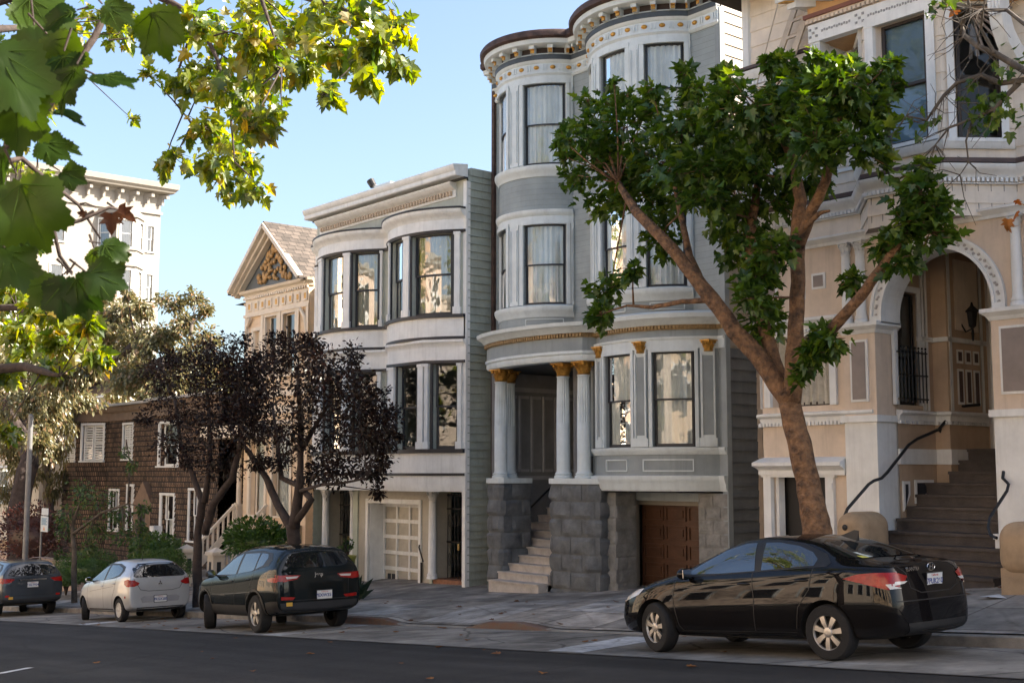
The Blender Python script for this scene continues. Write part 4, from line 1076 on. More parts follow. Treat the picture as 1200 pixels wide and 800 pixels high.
# fire escape ladder and landing on the upper wall
lad = mat('ladder_paint', (.5, .43, .35), .6, .15, 4)
k = MB(); A0, A1 = at(931, 12, 18.1), at(896, 118, 18.0); B0, B1 = at(948, 24, 17.95), at(926, 92, 17.9)
dn = (A1 - A0)
k.bar(A0 - dn * .3, A1 + dn * .25, .12, .04, (0, -1, 0)); off = Vector((.36, -.02, 0)); k.bar(A0 - dn * .3 + off, A1 + dn * .25 + off, .12, .04, (0, -1, 0))
for i in range(9): p = A0 - dn * .25 + dn * (i * .19); k.bar(p, p + off, .04, .05)
k.build('fire_ladder', lad, H)
k = MB(); k.tube([at(918, -20, 17.9), at(875, 145, 17.8), at(868, 170, 17.8)], .012, 5); k.build('ladder_cable', lad, H)
k = MB(); x0, x1, y0, y1, z = -14.9, -13.6, 17.6, 18.28, 5.0
k.box(x0, x1, y0, y1, z - .05, z)
for z2 in (.35, .7): k.box(x0, x1, y0, y0 + .03, z + z2, z + z2 + .03)
for i in range(10): x = lerp(x0, x1 - .02, i / 9); k.box(x, x + .02, y0, y0 + .02, z, z + .72)
for x in (x0 + .1, x1 - .14): k.bar((x, y0 + .05, z - .05), (x, 18.28, z - .6), .05, .05)
k.build('fire_balcony', wht, H)
# ================================================================ GABLED CREAM HOUSE
c1 = mat('warm_cream', (.76, .58, .39), .6, .12, 2, bump=.08, grime=.2)
c1w = mat('warm_white', (.76, .66, .52), .55, .1, 3, grime=.15)
bsh = line_mat('shingle_roof', (.12, .1, .085), (.3, .3, .3), .16, .3, mortar=.012, rough=.9, var=.3, bump=.6, axis='YZ')
tymp = mat('slate_tympanum', (.12, .14, .15), .6)
H = thing('victorian_house', 'cream gabled house with gilded pediment and white railed front steps', 'house', (-35.6, 20.5, -3.6))
Pg = Path([(-39.3, 21.0), (-38.1, 21.0), (-38.1, 20.2), (-34.0, 20.2), (-34.0, 20.9), (-31.8, 20.9)])
s = Pg.s
def gx(x): return s[2] + (x + 38.1)
gw = [(gx(-36.75), gx(-36.0), 3.2, 5.2), (gx(-35.6), gx(-34.85), 3.2, 5.2), (gx(-37.55), gx(-37.1), 3.2, 4.8), (s[0] + .35, s[0] + .8, 3.0, 4.7), (gx(-36.1), gx(-35.0), -1.35, 1.6), (gx(-37.6), gx(-36.6), -1.35, 1.6)]
k = MB(); k.wall(Pg, 0, Pg.L, -6, 6.1, gw, depth=.12, lap=.18, lapo=.012); k.build('front_wall', c1, H)
shell(H, 'side_wall', c1, -39.3, -31.8, 21.02, 33, -6, 6.0)
for q in gw: window(Pg, *q, H, c1w, c1w if q[3] > 3 else c1w, pane_a, curt_w if q[3] < 3 else None, cas=.12, cas_o=.05)
k = MB()
ex0, ex1, apx, apz, ez = -38.5, -34.1, -36.3, 8.15, 6.22
k.add([(ex0, 20.2, ez), (ex1, 20.2, ez), (apx, 20.2, apz - .1)], [(0, 1, 2)]); k.build('tympanum', tymp, H)
k = MB()
for (xa, xb) in ((ex0 - .2, apx), (ex1 + .2, apx)):
    za = ez - .1
    k.add([(xa, 19.75, za), (xb, 19.75, apz + .1), (xb, 33, apz + .1), (xa, 33, za), (xa, 19.75, za + .1), (xb, 19.75, apz + .2), (xb, 33, apz + .2), (xa, 33, za + .1)], [(0, 1, 2, 3), (4, 5, 6, 7), (0, 1, 5, 4), (0, 3, 7, 4)])
k.build('gable_roof', bsh, H)
k = MB()
k.add([(-39.6, 20.5, 5.95), (-31.6, 20.4, 5.95), (-31.6, 33, 5.95), (-39.6, 33, 5.95), (-38.0, 24, 7.2), (-33.2, 24, 7.2), (-33.2, 32, 7.2), (-38.0, 32, 7.2)], [(0, 1, 5, 4), (1, 2, 6, 5), (2, 3, 7, 6), (3, 0, 4, 7), (4, 5, 6, 7)]); k.build('lower_roof', mat('dark_slate_roof', (.05, .05, .05), .85, .3, 4), H)
k = MB()
for xa in (ex0 - .15, ex1 + .15):
    for d, w, y in ((.0, .13, 19.8), (-.2, .1, 19.95), (-.36, .08, 20.08)):
        k.bar((xa, y, ez - .02 + d * .4), (apx, y, apz + .08 + d), .2, w, (0, 0, 1))
k.sweep(Pg, s[2] - .2, s[3] + .2, [(-.02, 5.98), (.06, 5.98), (.1, 6.06), (.2, 6.12), (.24, 6.2), (-.02, 6.24)])
k.sweep(Pg, 0, s[1], [(-.02, 5.7), (.1, 5.7), (.2, 5.85), (.3, 5.9), (.32, 6.0), (-.02, 6.02)])
k.sbox(Pg, s[2], s[3], -.02, .05, 5.4, 5.9); k.sbox(Pg, 0, s[1], -.02, .04, 5.2, 5.6)
k.sbox(Pg, s[2], s[3], -.02, .1, 5.3, 5.4); k.sbox(Pg, s[2], s[3], -.02, .1, 2.5, 2.7); k.sbox(Pg, 0, s[5], -.02, .06, 1.95, 2.2)
for q in (gx(-38.05), gx(-36.97), gx(-35.86), gx(-34.72), gx(-34.15)): k.sbox(Pg, q, q + .14, -.02, .08, 2.7, 5.3)
k.build('moulding', c1w, H)
k = MB(); dentils(k, Pg, s[2], s[3], .0, .13, 5.9, 5.98, .14, .08); k.build('dentil_strip', c1w, H)
k = MB()
for i in range(9): q = gx(-37.85) + i * .44; k.sbox(Pg, q, q + .24, .04, .09, 5.5, 5.8); 
o = k.build('rosette_squares', c1w, H)
k = MB()
for i in range(9): q = gx(-37.85) + i * .44; k.sbox(Pg, q + .06, q + .18, .085, .1, 5.56, 5.74)
k.build('rosette', gold, o)
k = MB(); random.seed(3)
for i in range(70):
    v_ = random.random() ** 1.5; u = random.uniform(-1, 1) * (1 - v_)
    x = apx + u * 1.25; z = 6.42 + v_ * 1.2
    k.ball((x, 20.15, z), (random.uniform(.05, .11), .07, random.uniform(.06, .14)), 7, 5)
k.build('gilded_relief', mat('old_gilt', (.5, .3, .12), .5, .3, 8, metal=.3), H, smooth=60)
for sgx, xx in ((1, -38.1), (-1, -34.0)):
    k = MB(); k.tube([(xx + sgx * .05, 20.15, 4.5), (xx + sgx * .12, 20.12, 4.95), (xx + sgx * .4, 20.1, 5.25)], .06, 8); k.build('bracket', c1w, H)
# porch post, stair, railing
for x, y in ((-38.4, 20.2),):
    k = MB(); k.box(x - .13, x + .13, y - .13, y + .13, -1.9, -1.1); k.lathe(x, y, [(.11, -1.1), (.09, -1.0), (.085, 1.0), (.1, 1.1), (.14, 1.2)], 14); k.box(x - .17, x + .17, y - .17, y + .17, -1.12, -1.02); k.build('porch_post', c1w, H)
k = MB(); k.sbox(Path([(-39.6, 19.4), (-36.4, 19.4)]), 0, 3.2, -1.6, .1, 1.2, 1.6); k.build('porch_beam', c1w, H)
k = MB(); k.sbox(Path([(-36.5, 20.0), (-34.2, 20.0)]), 0, 2.3, -.3, 0, -5, -1.6); k.build('planter_base', mat('sandstone', (.42, .32, .2), .8, .2, 4, bump=.3), H)
k = MB()
sg_ = mat('grey_wood_step', (.3, .29, .28), .7, .2, 4)
for i in range(9):
    z = -3.75 + .2 * (i + 1); y = 18.4 + .22 * i
    k.box(-38.4, -36.35, y, y + (.25 if i < 8 else 1.2), z - .8, z)
k.build('stair', sg_, H)
def railing(x):
    k = MB(); a = Vector((x, 18.45, -2.6)); b = Vector((x, 20.1, -1.0))
    k.bar(a, b, .09, .09); k.bar(a + Vector((0, 0, -.72)), b + Vector((0, 0, -.72)), .06, .22)
    for i in range(9): p = a.lerp(b, (i + .5) / 9); k.box(x - .03, x + .03, p.y - .03, p.y + .03, p.z - .7, p.z)
    o = k.build('stair_railing', c1w, H)
    k = MB(); k.box(x - .2, x + .2, 18.15, 18.55, -4.4, -2.55); k.box(x - .26, x + .26, 18.09, 18.61, -2.55, -2.44); k.box(x - .25, x + .25, 18.1, 18.6, -4.4, -3.3)
    k.add([(x - .24, 18.11, -2.44), (x + .24, 18.11, -2.44), (x + .24, 18.59, -2.44), (x - .24, 18.59, -2.44), (x, 18.35, -2.3)], [(0, 1, 4), (1, 2, 4), (2, 3, 4), (3, 0, 4)])
    n_ = k.build('newel_post', c1w, o)
    k = MB(); k.box(x + .2, x + .206, 18.28, 18.42, -3.2, -2.75); k.box(x - .07, x + .07, 18.144, 18.15, -3.2, -2.75); k.build('inset', char, n_)
railing(-38.4); railing(-36.3)

# ================================================================ BROWN SHINGLED HOUSE
sh = line_mat('wood_shingles', (.17, .115, .078), (.1, .09, .08), .2, .15, mortar=.024, rough=.85, var=.4, bump=.8, axis='SZ', tones=((.5, .5, .5), (1.5, 1.42, 1.35)))
H = thing('shingle_house', 'low brown wood shingled house with flat roof and white shuttered windows', 'house', (-47, 20.6, -4.7))
Pb = Path([(-56.2, 22.0), (-55.4, 20.6), (-53.9, 19.9), (-52.4, 19.9), (-51.0, 20.7), (-45.6, 20.7), (-45.6, 20.3), (-40.1, 20.3)])
s = Pb.s
bw = [(s[2] + .25, s[3] - .2, .55, 2.05), (s[3] + .3, s[4] - .25, .55, 2.05), (s[4] + 1.6, s[4] + 2.5, .6, 2.0), (s[6] + .6, s[6] + 2.2, .3, 1.9), (s[4] + .4, s[4] + 1.3, -2.3, -.7), (s[6] + .9, s[6] + 2.0, -2.6, -.8), (s[6] + 3.3, s[6] + 4.4, -2.4, -.6), (s[4] + 2.2, s[4] + 2.75, -2.2, -.5), (s[1] + .4, s[2] - .3, .55, 2.05)]
k = MB(); k.wall(Pb, 0, Pb.L, -7, 2.6, bw, depth=.12, lap=.2, lapo=.045); k.build('shingle_wall', sh, H)
shell(H, 'side_wall', sh, -56.2, -40.1, 22.0, 33, -7, 2.5, lap=.2)
for i, q in enumerate(bw):
    w = window(Pb, *q, H, white, white, pane_a, curt_w if i in (5, 6) else None, cas=.09, cas_o=.05, sw=.05)
    if i in (0, 1, 2, 8):
        k = MB(); mid = (q[0] + q[1]) / 2
        for a, b in ((q[0] + .03, mid - .02), (mid + .02, q[1] - .03)):
            k.sbox(Pb, a, a + .05, -.06, -.02, q[2], q[3]); k.sbox(Pb, b - .05, b, -.06, -.02, q[2], q[3])
            for j in range(14): z = lerp(q[2] + .04, q[3] - .1, j / 13); k.sbox(Pb, a + .05, b - .05, -.05, -.025, z, z + .06)
        k.build('shutter', white, w)
k = MB(); k.sweep(Pb, 0, Pb.L, [(-.1, 2.55), (.12, 2.55), (.16, 2.62), (.2, 2.78), (-.1, 2.8)]); k.sbox(Pb, 0, Pb.L, -.05, .06, 2.2, 2.55); k.build('fascia', mat('brown_fascia', (.2, .14, .1), .7, .2, 3), H)
k = MB(); k.sbox(Pb, 0, Pb.L, -.1, .3, 2.8, 2.9); k.build('roof_edge', mat('pale_roof_edge', (.42, .4, .37), .6, .1, 3), H)
k = MB(); k.poly([(*Pb.pt(q, .1), 2.86) for q in Pb.s] + [(-40.1, 33, 2.86), (-56.2, 33, 2.86)]); k.build('roof', roof_m, H)
port = mat('brick_portal', (.21, .14, .095), .8, .2, 4, bump=.3)
k = MB(); x0, x1, y = -47.6, -46.0, 20.42
k.box(x0, x0 + .45, y, 20.7, -5, -1.2); k.box(x1 - .45, x1, y, 20.7, -5, -1.2)
k.add([(x0 - .1, y, -1.2), (x1 + .1, y, -1.2), ((x0 + x1) / 2, y, -.3), (x0 - .1, 20.7, -1.2), (x1 + .1, 20.7, -1.2), ((x0 + x1) / 2, 20.7, -.3)], [(0, 1, 2), (0, 3, 5, 2), (1, 4, 5, 2), (0, 1, 4, 3)]); k.build('door_portal', port, H)
k = MB(); k.box(x0 + .45, x1 - .45, 20.52, 20.6, -5, -1.2); k.build('front_door', mat('dark_door', (.02, .02, .02)), H)
k = MB(); k.box(-44.95, -44.6, 19.95, 20.3, -2.35, -1.95); k.build('mail_box', white, H)

g = thing('retaining_wall', 'low pinkish garden wall in front of the brown shingled house', 'wall', (-50, 17.6, -5))
k = MB(); k.box(-56, -45.4, 17.4, 17.75, -7, -3.35); k.box(-56.05, -45.35, 17.35, 17.8, -3.35, -3.25); k.build('wall_body', mat('pink_render', (.42, .32, .26), .8, .2, 2, grime=.3), g)

# ================================================================ FAR BUILDINGS
ivory = mat('ivory_stucco', (.27, .25, .22), .7, .08, 1, grime=.1)
H = thing('apartment_building', 'tall ivory apartment block with bracketed cornice beyond the trees', 'building', (-88, 29, -8))
Pt = Path([(-97, 21.0), (-80, 21.0), (-80, 35.6), (-97, 35.6)])
s = Pt.s
def ty(y): return s[1] + (y - 21.0)
rows = [19.9 - 3.0 - 3.35 * i for i in range(7)]
tw = []
for zt in rows:
    for (a, b) in ((22.6, 23.4), (25.3, 26.1), (28.2, 29.0), (34.65, 35.15)): tw.append((ty(a), ty(b), zt - 1.8, zt))
k = MB(); k.wall(Pt, 0, Pt.L, -12, 19.0, tw, depth=.2); k.build('wall', ivory, H)
k = MB(); k.poly([(-97, 21, 19.5), (-80, 21, 19.5), (-80, 35.6, 19.5), (-97, 35.6, 19.5)]); k.build('roof', roof_m, H)
k = MB(); k.sweep(Pt, s[1], s[2] + .4, [(-.1, 19.0), (.05, 19.0), (.1, 19.15), (.7, 19.25), (.75, 19.35), (.9, 19.5), (.95, 19.85), (-.1, 19.95)]); k.build('cornice', ivory, H)
for i in range(15):
    q = lerp(s[1] + .3, s[2] - .2, i / 14); k = MB(); k.sbox(Pt, q - .1, q + .1, .0, .5, 18.85, 19.1); k.sbox(Pt, q - .08, q + .08, .0, .25, 18.4, 18.85); k.build('bracket', ivory, H)
k = MB(); k.sbox(Pt, s[1], s[2], -.05, .12, 17.75, 17.95); k.build('string_course', ivory, H)
Pbay = Path([(-80, 31.2), (-79.3, 31.8), (-79.0, 32.1), (-79.0, 33.5), (-79.3, 33.8), (-80, 34.4)])
q_ = Pbay.s
hb = []
for zt in rows: hb += [(q_[2] + .3, q_[3] - .3, zt - 1.8, zt), (q_[0] + .12, q_[1] - .05, zt - 1.8, zt), (q_[4] + .1, q_[5] - .12, zt - 1.8, zt)]
k = MB(); k.wall(Pbay, 0, Pbay.L, -12, 17.6, hb, depth=.15); k.poly([(*Pbay.pt(q), 17.6) for q in q_])
for zt in rows: k.sbox(Pbay, 0, Pbay.L, -.02, .12, zt + .25, zt + .4); k.sbox(Pbay, 0, Pbay.L, -.02, .1, zt - 2.0, zt - 1.85)
k.build('bay', ivory, H)
for PP, ws in ((Pt, tw), (Pbay, hb)):
    for q in ws: window(PP, *q, H, white, white, pane_a, mat('grey_blind', (.3, .3, .3), .8), cas=.08, cas_o=.04, dep=.08, sill=True)
H = thing('stucco_house', 'cream stucco house with a tan base at the far left of the street', 'house', (-66, 20, -6))
Ps = Path([(-76, 20.5), (-58.5, 20.5), (-58.5, 30)]); hs = [(2 + i * 3.2, 3.6 + i * 3.2, -1.4, .3) for i in range(5)]
k = MB(); k.wall(Ps, 0, Ps.L, -3.2, 2.7, hs, depth=.15); k.poly([(-76, 20.5, 2.6), (-58.5, 20.5, 2.6), (-58.5, 30, 2.6), (-76, 30, 2.6)]); k.build('wall', mat('pale_stucco', (.62, .54, .42), .8, .1, 2, grime=.2), H)
k = MB(); k.wall(Path([(-76, 20.4), (-58.4, 20.4), (-58.4, 30)]), 0, 27.2, -8, -3.2); k.build('base', mat('tan_base', (.42, .28, .16), .8, .15, 2), H)
for q in hs: window(Ps, *q, H, white, white, pane_a, None, cas=.1)

# ---- houses on the photographer's side of the street (they catch the sun, light the shaded fronts and show in the panes)
tans = [(.76, .58, .4), (.68, .56, .44), (.8, .66, .48), (.7, .47, .32), (.78, .62, .5), (.66, .56, .46), (.82, .62, .42), (.78, .62, .46)]
x = -78.0
for i, c in enumerate(tans):
    w = (11, 12, 11.5, 10.5, 12, 10, 11, 11)[i]; h = (19, 17.5, 18.5, 15.5, 13.5, 11, 11, 11.5)[i]; zg = road_z(x + w / 2)
    desc = ('tan', 'grey brown', 'buff', 'terracotta', 'pale rose', 'stone grey', 'golden tan', 'sand')[i]
    H = thing('row_house', desc + ' row house facing the street behind the viewpoint', 'house', (x + w / 2, -7.0, zg))
    Po = Path([(x + w - .1, -6.8), (x + .1, -6.8)])
    hs = [(a, a + 1.3, zg + b, zg + b + 1.9) for a in (1.2, 3.6, 6.2, 8.4) if a + 1.5 < w for b in (1.3, 4.5, 7.4, 10.6, 13.6) if b + 2.2 < h]
    m_ = mat('facade_' + desc.replace(' ', '_'), c, .7, .1, 1, grime=.15)
    k = MB(); k.wall(Po, 0, Po.L, zg - 2, zg + h, hs, depth=.2); Pk = Path([(x + .1, -6.8), (x + .1, -17), (x + w - .1, -17), (x + w - .1, -6.8)]); k.wall(Pk, 0, Pk.L, zg - 2, zg + h); k.build('wall', m_, H)
    k = MB(); k.poly([(x + .1, -6.8, zg + h - .1), (x + w - .1, -6.8, zg + h - .1), (x + w - .1, -17, zg + h - .1), (x + .1, -17, zg + h - .1)]); k.build('roof', roof_m, H)
    k = MB(); k.sweep(Po, 0, Po.L, [(-.1, zg + h - .4), (.3, zg + h - .3), (.5, zg + h), (-.1, zg + h + .1)]); k.build('cornice', white, H)
    for q in hs:
        k = MB(); k.sbox(Po, q[0], q[1], -.2, -.16, q[2], q[3]); f = k.build('window', mat('dark_pane', (.03, .035, .04), .08), H)
        k = MB(); k.sbox(Po, q[0] - .12, q[0], 0, .05, q[2], q[3]); k.sbox(Po, q[1], q[1] + .12, 0, .05, q[2], q[3]); k.sbox(Po, q[0] - .12, q[1] + .12, 0, .06, q[3], q[3] + .15); k.build('frame', white, f)
    x += w
# ================================================================ TREES AND PLANTS
HALF = [(.03, -.02), (.25, -.08), (.5, .1), (.31, .22), (.55, .5), (.25, .47), (.2, .7)]
PLANE_OUT = [(0, 0)] + HALF + [(0, 1)] + [(-x, y) for x, y in reversed(HALF)]
OVAL_OUT = [(0, 0), (.26, .3), (.22, .68), (0, 1), (-.22, .68), (-.26, .3)]
SLIM_OUT = [(0, 0), (.11, .3), (.09, .7), (0, 1), (-.09, .7), (-.11, .3)]

def leaf(vs, fs, p, size, d, n, out, fold=.16, curl=.12):
    """one leaf: p petiole end, d direction of the tip, n upper side"""
    w = d.cross(n)
    if w.length < 1e-3: w = d.cross(Vector((1, .2, .3)))
    w.normalize(); n = w.cross(d); b = len(vs)
    c = .42
    q = p + d * (c * size) - n * (fold * size * .5); vs.append((q.x, q.y, q.z))
    for x, y in out:
        h = fold * abs(x) * 1.2 - curl * (y - .3) ** 2
        q = p + d * (y * size) + w * (x * size) + n * (h * size); vs.append((q.x, q.y, q.z))
    m = len(out)
    for i in range(m): fs.append((b, b + 1 + i, b + 1 + (i + 1) % m))

def big_leaf(vs, fs, p, size, d, n, curl=.25):
    """large lobed and toothed leaf seen close: three rings round the centre"""
    w = d.cross(n); w.normalize(); n = w.cross(d); b = len(vs)
    key = [(0, .62), (7, .55), (14, .5), (24, .43), (33, .47), (42, .53), (50, .58), (58, .52), (70, .46), (82, .42), (92, .45), (102, .48), (112, .5), (124, .45), (138, .41), (152, .4), (165, .38), (176, .36), (180, .3)]
    out = []
    for (a0, r0), (a1, r1) in zip(key, key[1:]):
        for t in (0, .5): out.append((lerp(a0, a1, t), lerp(r0, r1, t) + (.03 if t else -.012)))
    full = out + [(180, .3)] + [(360 - a, r) for a, r in reversed(out[1:])]
    m = len(full); ph = random.uniform(0, 6); cy_ = .4
    def P(x, y):
        h = .1 * abs(x) - curl * (y - .35) ** 2 + .03 * sin(9 * x + ph) + .03 * sin(8 * y + ph)
        q = p + d * (y * size) + w * (x * size) + n * (h * size); return (q.x, q.y, q.z)
    vs.append(P(0, cy_))
    for f in (.4, .75, 1.0):
        for a, r in full: vs.append(P(r * f * sin(R_(a)), cy_ + r * f * cos(R_(a))))
    for i in range(m):
        j = (i + 1) % m; fs.append((b, b + 1 + i, b + 1 + j))
        for k_ in range(2): o = b + 1 + k_ * m; fs.append((o + i, o + m + i, o + m + j, o + j))

def rvec(): 
    while True:
        v = Vector((random.uniform(-1, 1), random.uniform(-1, 1), random.uniform(-1, 1)))
        if .05 < v.length < 1: return v

def nearest(pts, c):
    return min(pts, key=lambda q: (q - c).length_squared)

def tree(name, label, cat, base, limbs, clumps, bark, lmat, size, out=PLANE_OUT, group=None, droop=.5, up=.6, twig=.012, spread=1.0, seed=1, crown='crown', sub=5, n_sides=10, wob=.06):
    random.seed(seed)
    root = thing(name, label, cat, base, group)
    k = MB(); spine = []
    for pts, r in limbs:
        pts = [Vector(p) for p in pts]
        fine = []; fr = []
        for i in range(len(pts) - 1):
            for j in range(4):
                t = j / 4; q = pts[i].lerp(pts[i + 1], t) + rvec() * r[i] * .12; fine.append(q); fr.append(lerp(r[i], r[i + 1], t))
        fine.append(pts[-1]); fr.append(r[-1])
        k.tube(fine, fr, n_sides, wob=wob); spine += fine
    vs = []; fs = []
    for c, rad, n in clumps:
        c = Vector(c); a = nearest(spine, c)
        mid = a.lerp(c, .5) + rvec() * rad * .25
        if twig: k.tube([a, mid, c], [twig * 1.6, twig * 1.2, twig * .7], 5)
        subs = []
        for _ in range(sub):
            v = rvec(); sc_ = c + Vector((v.x, v.y, v.z * .8)) * rad * .85 * spread; subs.append(sc_)
            if twig: k.tube([c, c.lerp(sc_, .6) + rvec() * .04, sc_], [twig * .7, twig * .5, twig * .3], 4, False)
        for _ in range(n):
            s_ = random.choice(subs); t = random.random()
            p = c.lerp(s_, t ** .5) + rvec() * rad * .42
            dr = (p - c); dr = dr.normalized() if dr.length > .01 else rvec()
            d = (dr * .7 + rvec() * .7 + Vector((0, 0, -droop))).normalized()
            nn = (Vector((0, 0, up)) + rvec() * .8).normalized()
            leaf(vs, fs, p, size * random.uniform(.45, 1.25), d, nn, out)
    k.build('trunk', bark, root, smooth='all')
    m = MB(); m.add(vs, fs); m.build(crown, lmat, root, recalc=False)
    return root

def clump_px(lst, y, dy, dens, jit=3, ds=1.0):
    out = []
    for q in lst:
        x_, y_, r = q[:3]; yy = y + (q[3] if len(q) > 3 else random.uniform(-dy, dy))
        c = at(x_, y_, yy); Z = c.x * AX[0] + c.y * AX[1]; rad = r * Z / FPX
        out.append((c, rad, int(dens * (r ** 1.4) / 100)))
    return out
def limb_px(pts, rpx):
    P = [at(*p) for p in pts]; return (P, [r * (p.x * AX[0] + p.y * AX[1]) / FPX for p, r in zip(P, rpx)])

bark_o = mat('street_tree_bark', (.25, .135, .066), .85, .5, 7, bump=1.0, bsc=15, var2=(.05, .032, .024), bdist=.09)
bark_d = mat('dark_bark', (.055, .04, .035), .9, .4, 5, bump=.8, bsc=16)
bark_g = mat('grey_bark', (.12, .1, .08), .9, .4, 4, bump=.6, bsc=16)
lf_maple = leaf_mat('maple_leaf', (.026, .065, .01), (.085, .16, .018), .36, (.14, .2, .03), gloss=.04)
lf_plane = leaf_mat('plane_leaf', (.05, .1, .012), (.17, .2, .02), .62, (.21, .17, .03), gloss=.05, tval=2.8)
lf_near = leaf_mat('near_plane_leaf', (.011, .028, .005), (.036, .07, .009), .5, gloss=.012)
lf_plum = leaf_mat('plum_leaf', (.01, .006, .005), (.03, .015, .011), .3, (.06, .036, .02), gloss=.03)
lf_olive = leaf_mat('olive_leaf', (.1, .105, .042), (.22, .2, .09), .45, (.32, .22, .12), gloss=.05)
lf_weep = leaf_mat('weeping_leaf', (.1, .1, .03), (.2, .17, .06), .4, (.22, .15, .08))
lf_bush = leaf_mat('bush_leaf', (.03, .075, .013), (.08, .16, .028), .25, gloss=.06)
lf_sap = leaf_mat('sapling_leaf', (.022, .06, .014), (.06, .12, .025), .35, (.12, .12, .03))
lf_red = leaf_mat('red_bush_leaf', (.05, .022, .018), (.12, .05, .035), .3, (.2, .09, .06))

# ---- street tree before the arched house
ym = 14.75
bx = -10.95
lb = [([(bx + .02, ym, walk_z(bx, ym) - .3)] + [at(958, 622, ym), at(948, 575, ym), at(938, 520, ym), at(925, 472, ym)], [.24, .2, .175, .165, .16])]
lb.append(limb_px([(928, 478, ym), (895, 425, ym - .1), (862, 388, ym - .2), (822, 335, ym - .3), (785, 288, ym - .3), (745, 248, ym - .2), (725, 215, ym)], [11, 11, 10, 8.6, 7.2, 5.8, 3.6]))
lb.append(limb_px([(835, 352, ym - .25), (800, 353, ym - .3), (765, 360, ym - .4), (735, 358, ym - .5)], [3.6, 2.9, 2.5, 1.4]))
lb.append(limb_px([(826, 340, ym - .25), (808, 300, ym + .1), (800, 262, ym + .3), (790, 215, ym + .4)], [5, 4.3, 3.6, 2.2]))
lb.append(limb_px([(926, 480, ym), (908, 425, ym + .1), (892, 370, ym + .2), (880, 320, ym + .3), (880, 270, ym + .4), (888, 215, ym + .5), (880, 150, ym + .6)], [10, 8.6, 7.2, 6.5, 5.8, 4.3, 2.9]))
lb.append(limb_px([(928, 470, ym), (932, 400, ym), (935, 330, ym), (934, 275, ym + .05), (938, 235, ym + .05), (930, 190, ym + .1), (905, 140, ym + .2)], [12, 9.4, 8.6, 8.6, 7.2, 5.8, 2.9]))
lb.append(limb_px([(936, 290, ym), (952, 245, ym - .1), (968, 212, ym - .2), (975, 175, ym - .2), (990, 120, ym - .2)], [7.2, 6.5, 5.8, 5, 2.9]))
lb.append(limb_px([(935, 268, ym), (920, 290, ym - .2), (960, 250, ym - .3), (972, 247, ym - .35)], [2.9, 2.9, 2.9, 1.4]))
lb.append(limb_px([(930, 425, ym), (965, 395, ym - .25), (1000, 358, ym - .4), (1030, 318, ym - .5), (1050, 292, ym - .5), (1068, 255, ym - .5), (1082, 215, ym - .5)], [8.6, 7.2, 6.5, 5.8, 5, 2.9, 1.4]))
cl = [(700, 190, 45), (735, 150, 48), (775, 190, 55), (722, 235, 38), (690, 165, 30), (765, 235, 42), (820, 200, 52), (800, 150, 50), (840, 160, 45), (862, 230, 46), (775, 280, 30), (880, 125, 50), (930, 115, 45), (980, 115, 48), (1015, 135, 38), (900, 170, 52), (955, 165, 48), (1005, 175, 38), (880, 200, 48), (945, 205, 36), (1030, 112, 26), (995, 95, 28), (862, 278, 36), (893, 325, 34), (902, 380, 34), (905, 295, 30), (880, 350, 28), (715, 340, 24), (705, 368, 22), (742, 315, 16),
      (1080, 230, 30, -.5), (1060, 262, 30, -.5), (1042, 288, 26, -.5), (1090, 272, 24, -.5), (1072, 205, 20, -.5), (1055, 305, 20, -.5), (1095, 245, 20, -.5), (950, 412, 22, -.5), (975, 400, 18, -.6), (935, 440, 14, -.4), (760, 125, 22), (705, 130, 18), (815, 108, 22), (925, 82, 22), (960, 88, 22), (1045, 100, 16), (850, 115, 24), (672, 205, 16), (665, 185, 12), (740, 200, 40, .8), (860, 180, 45, 1.0), (940, 150, 45, 1.0), (800, 230, 40, .9),
      (690, 118, 13), (735, 112, 12), (765, 106, 12), (802, 88, 13), (850, 93, 14), (905, 72, 13), (957, 68, 12), (1000, 72, 12), (1030, 84, 11), (660, 165, 12), (668, 150, 10), (720, 100, 9), (1042, 75, 9), (965, 390, 15, -.4), (1000, 330, 15, -.2), (880, 300, 30, .6), (830, 235, 40, -.8), (910, 235, 34, .7)]
random.seed(5)
tree('street_tree', 'leaning green maple-leaved street tree with orange brown forked trunk behind the black sedan', 'tree', (bx, ym, walk_z(bx, ym)), lb, clump_px(cl, ym, .9, 135), bark_o, lf_maple, .165, droop=.3, up=.8, seed=11, sub=9, wob=.07, n_sides=18, spread=1.42)

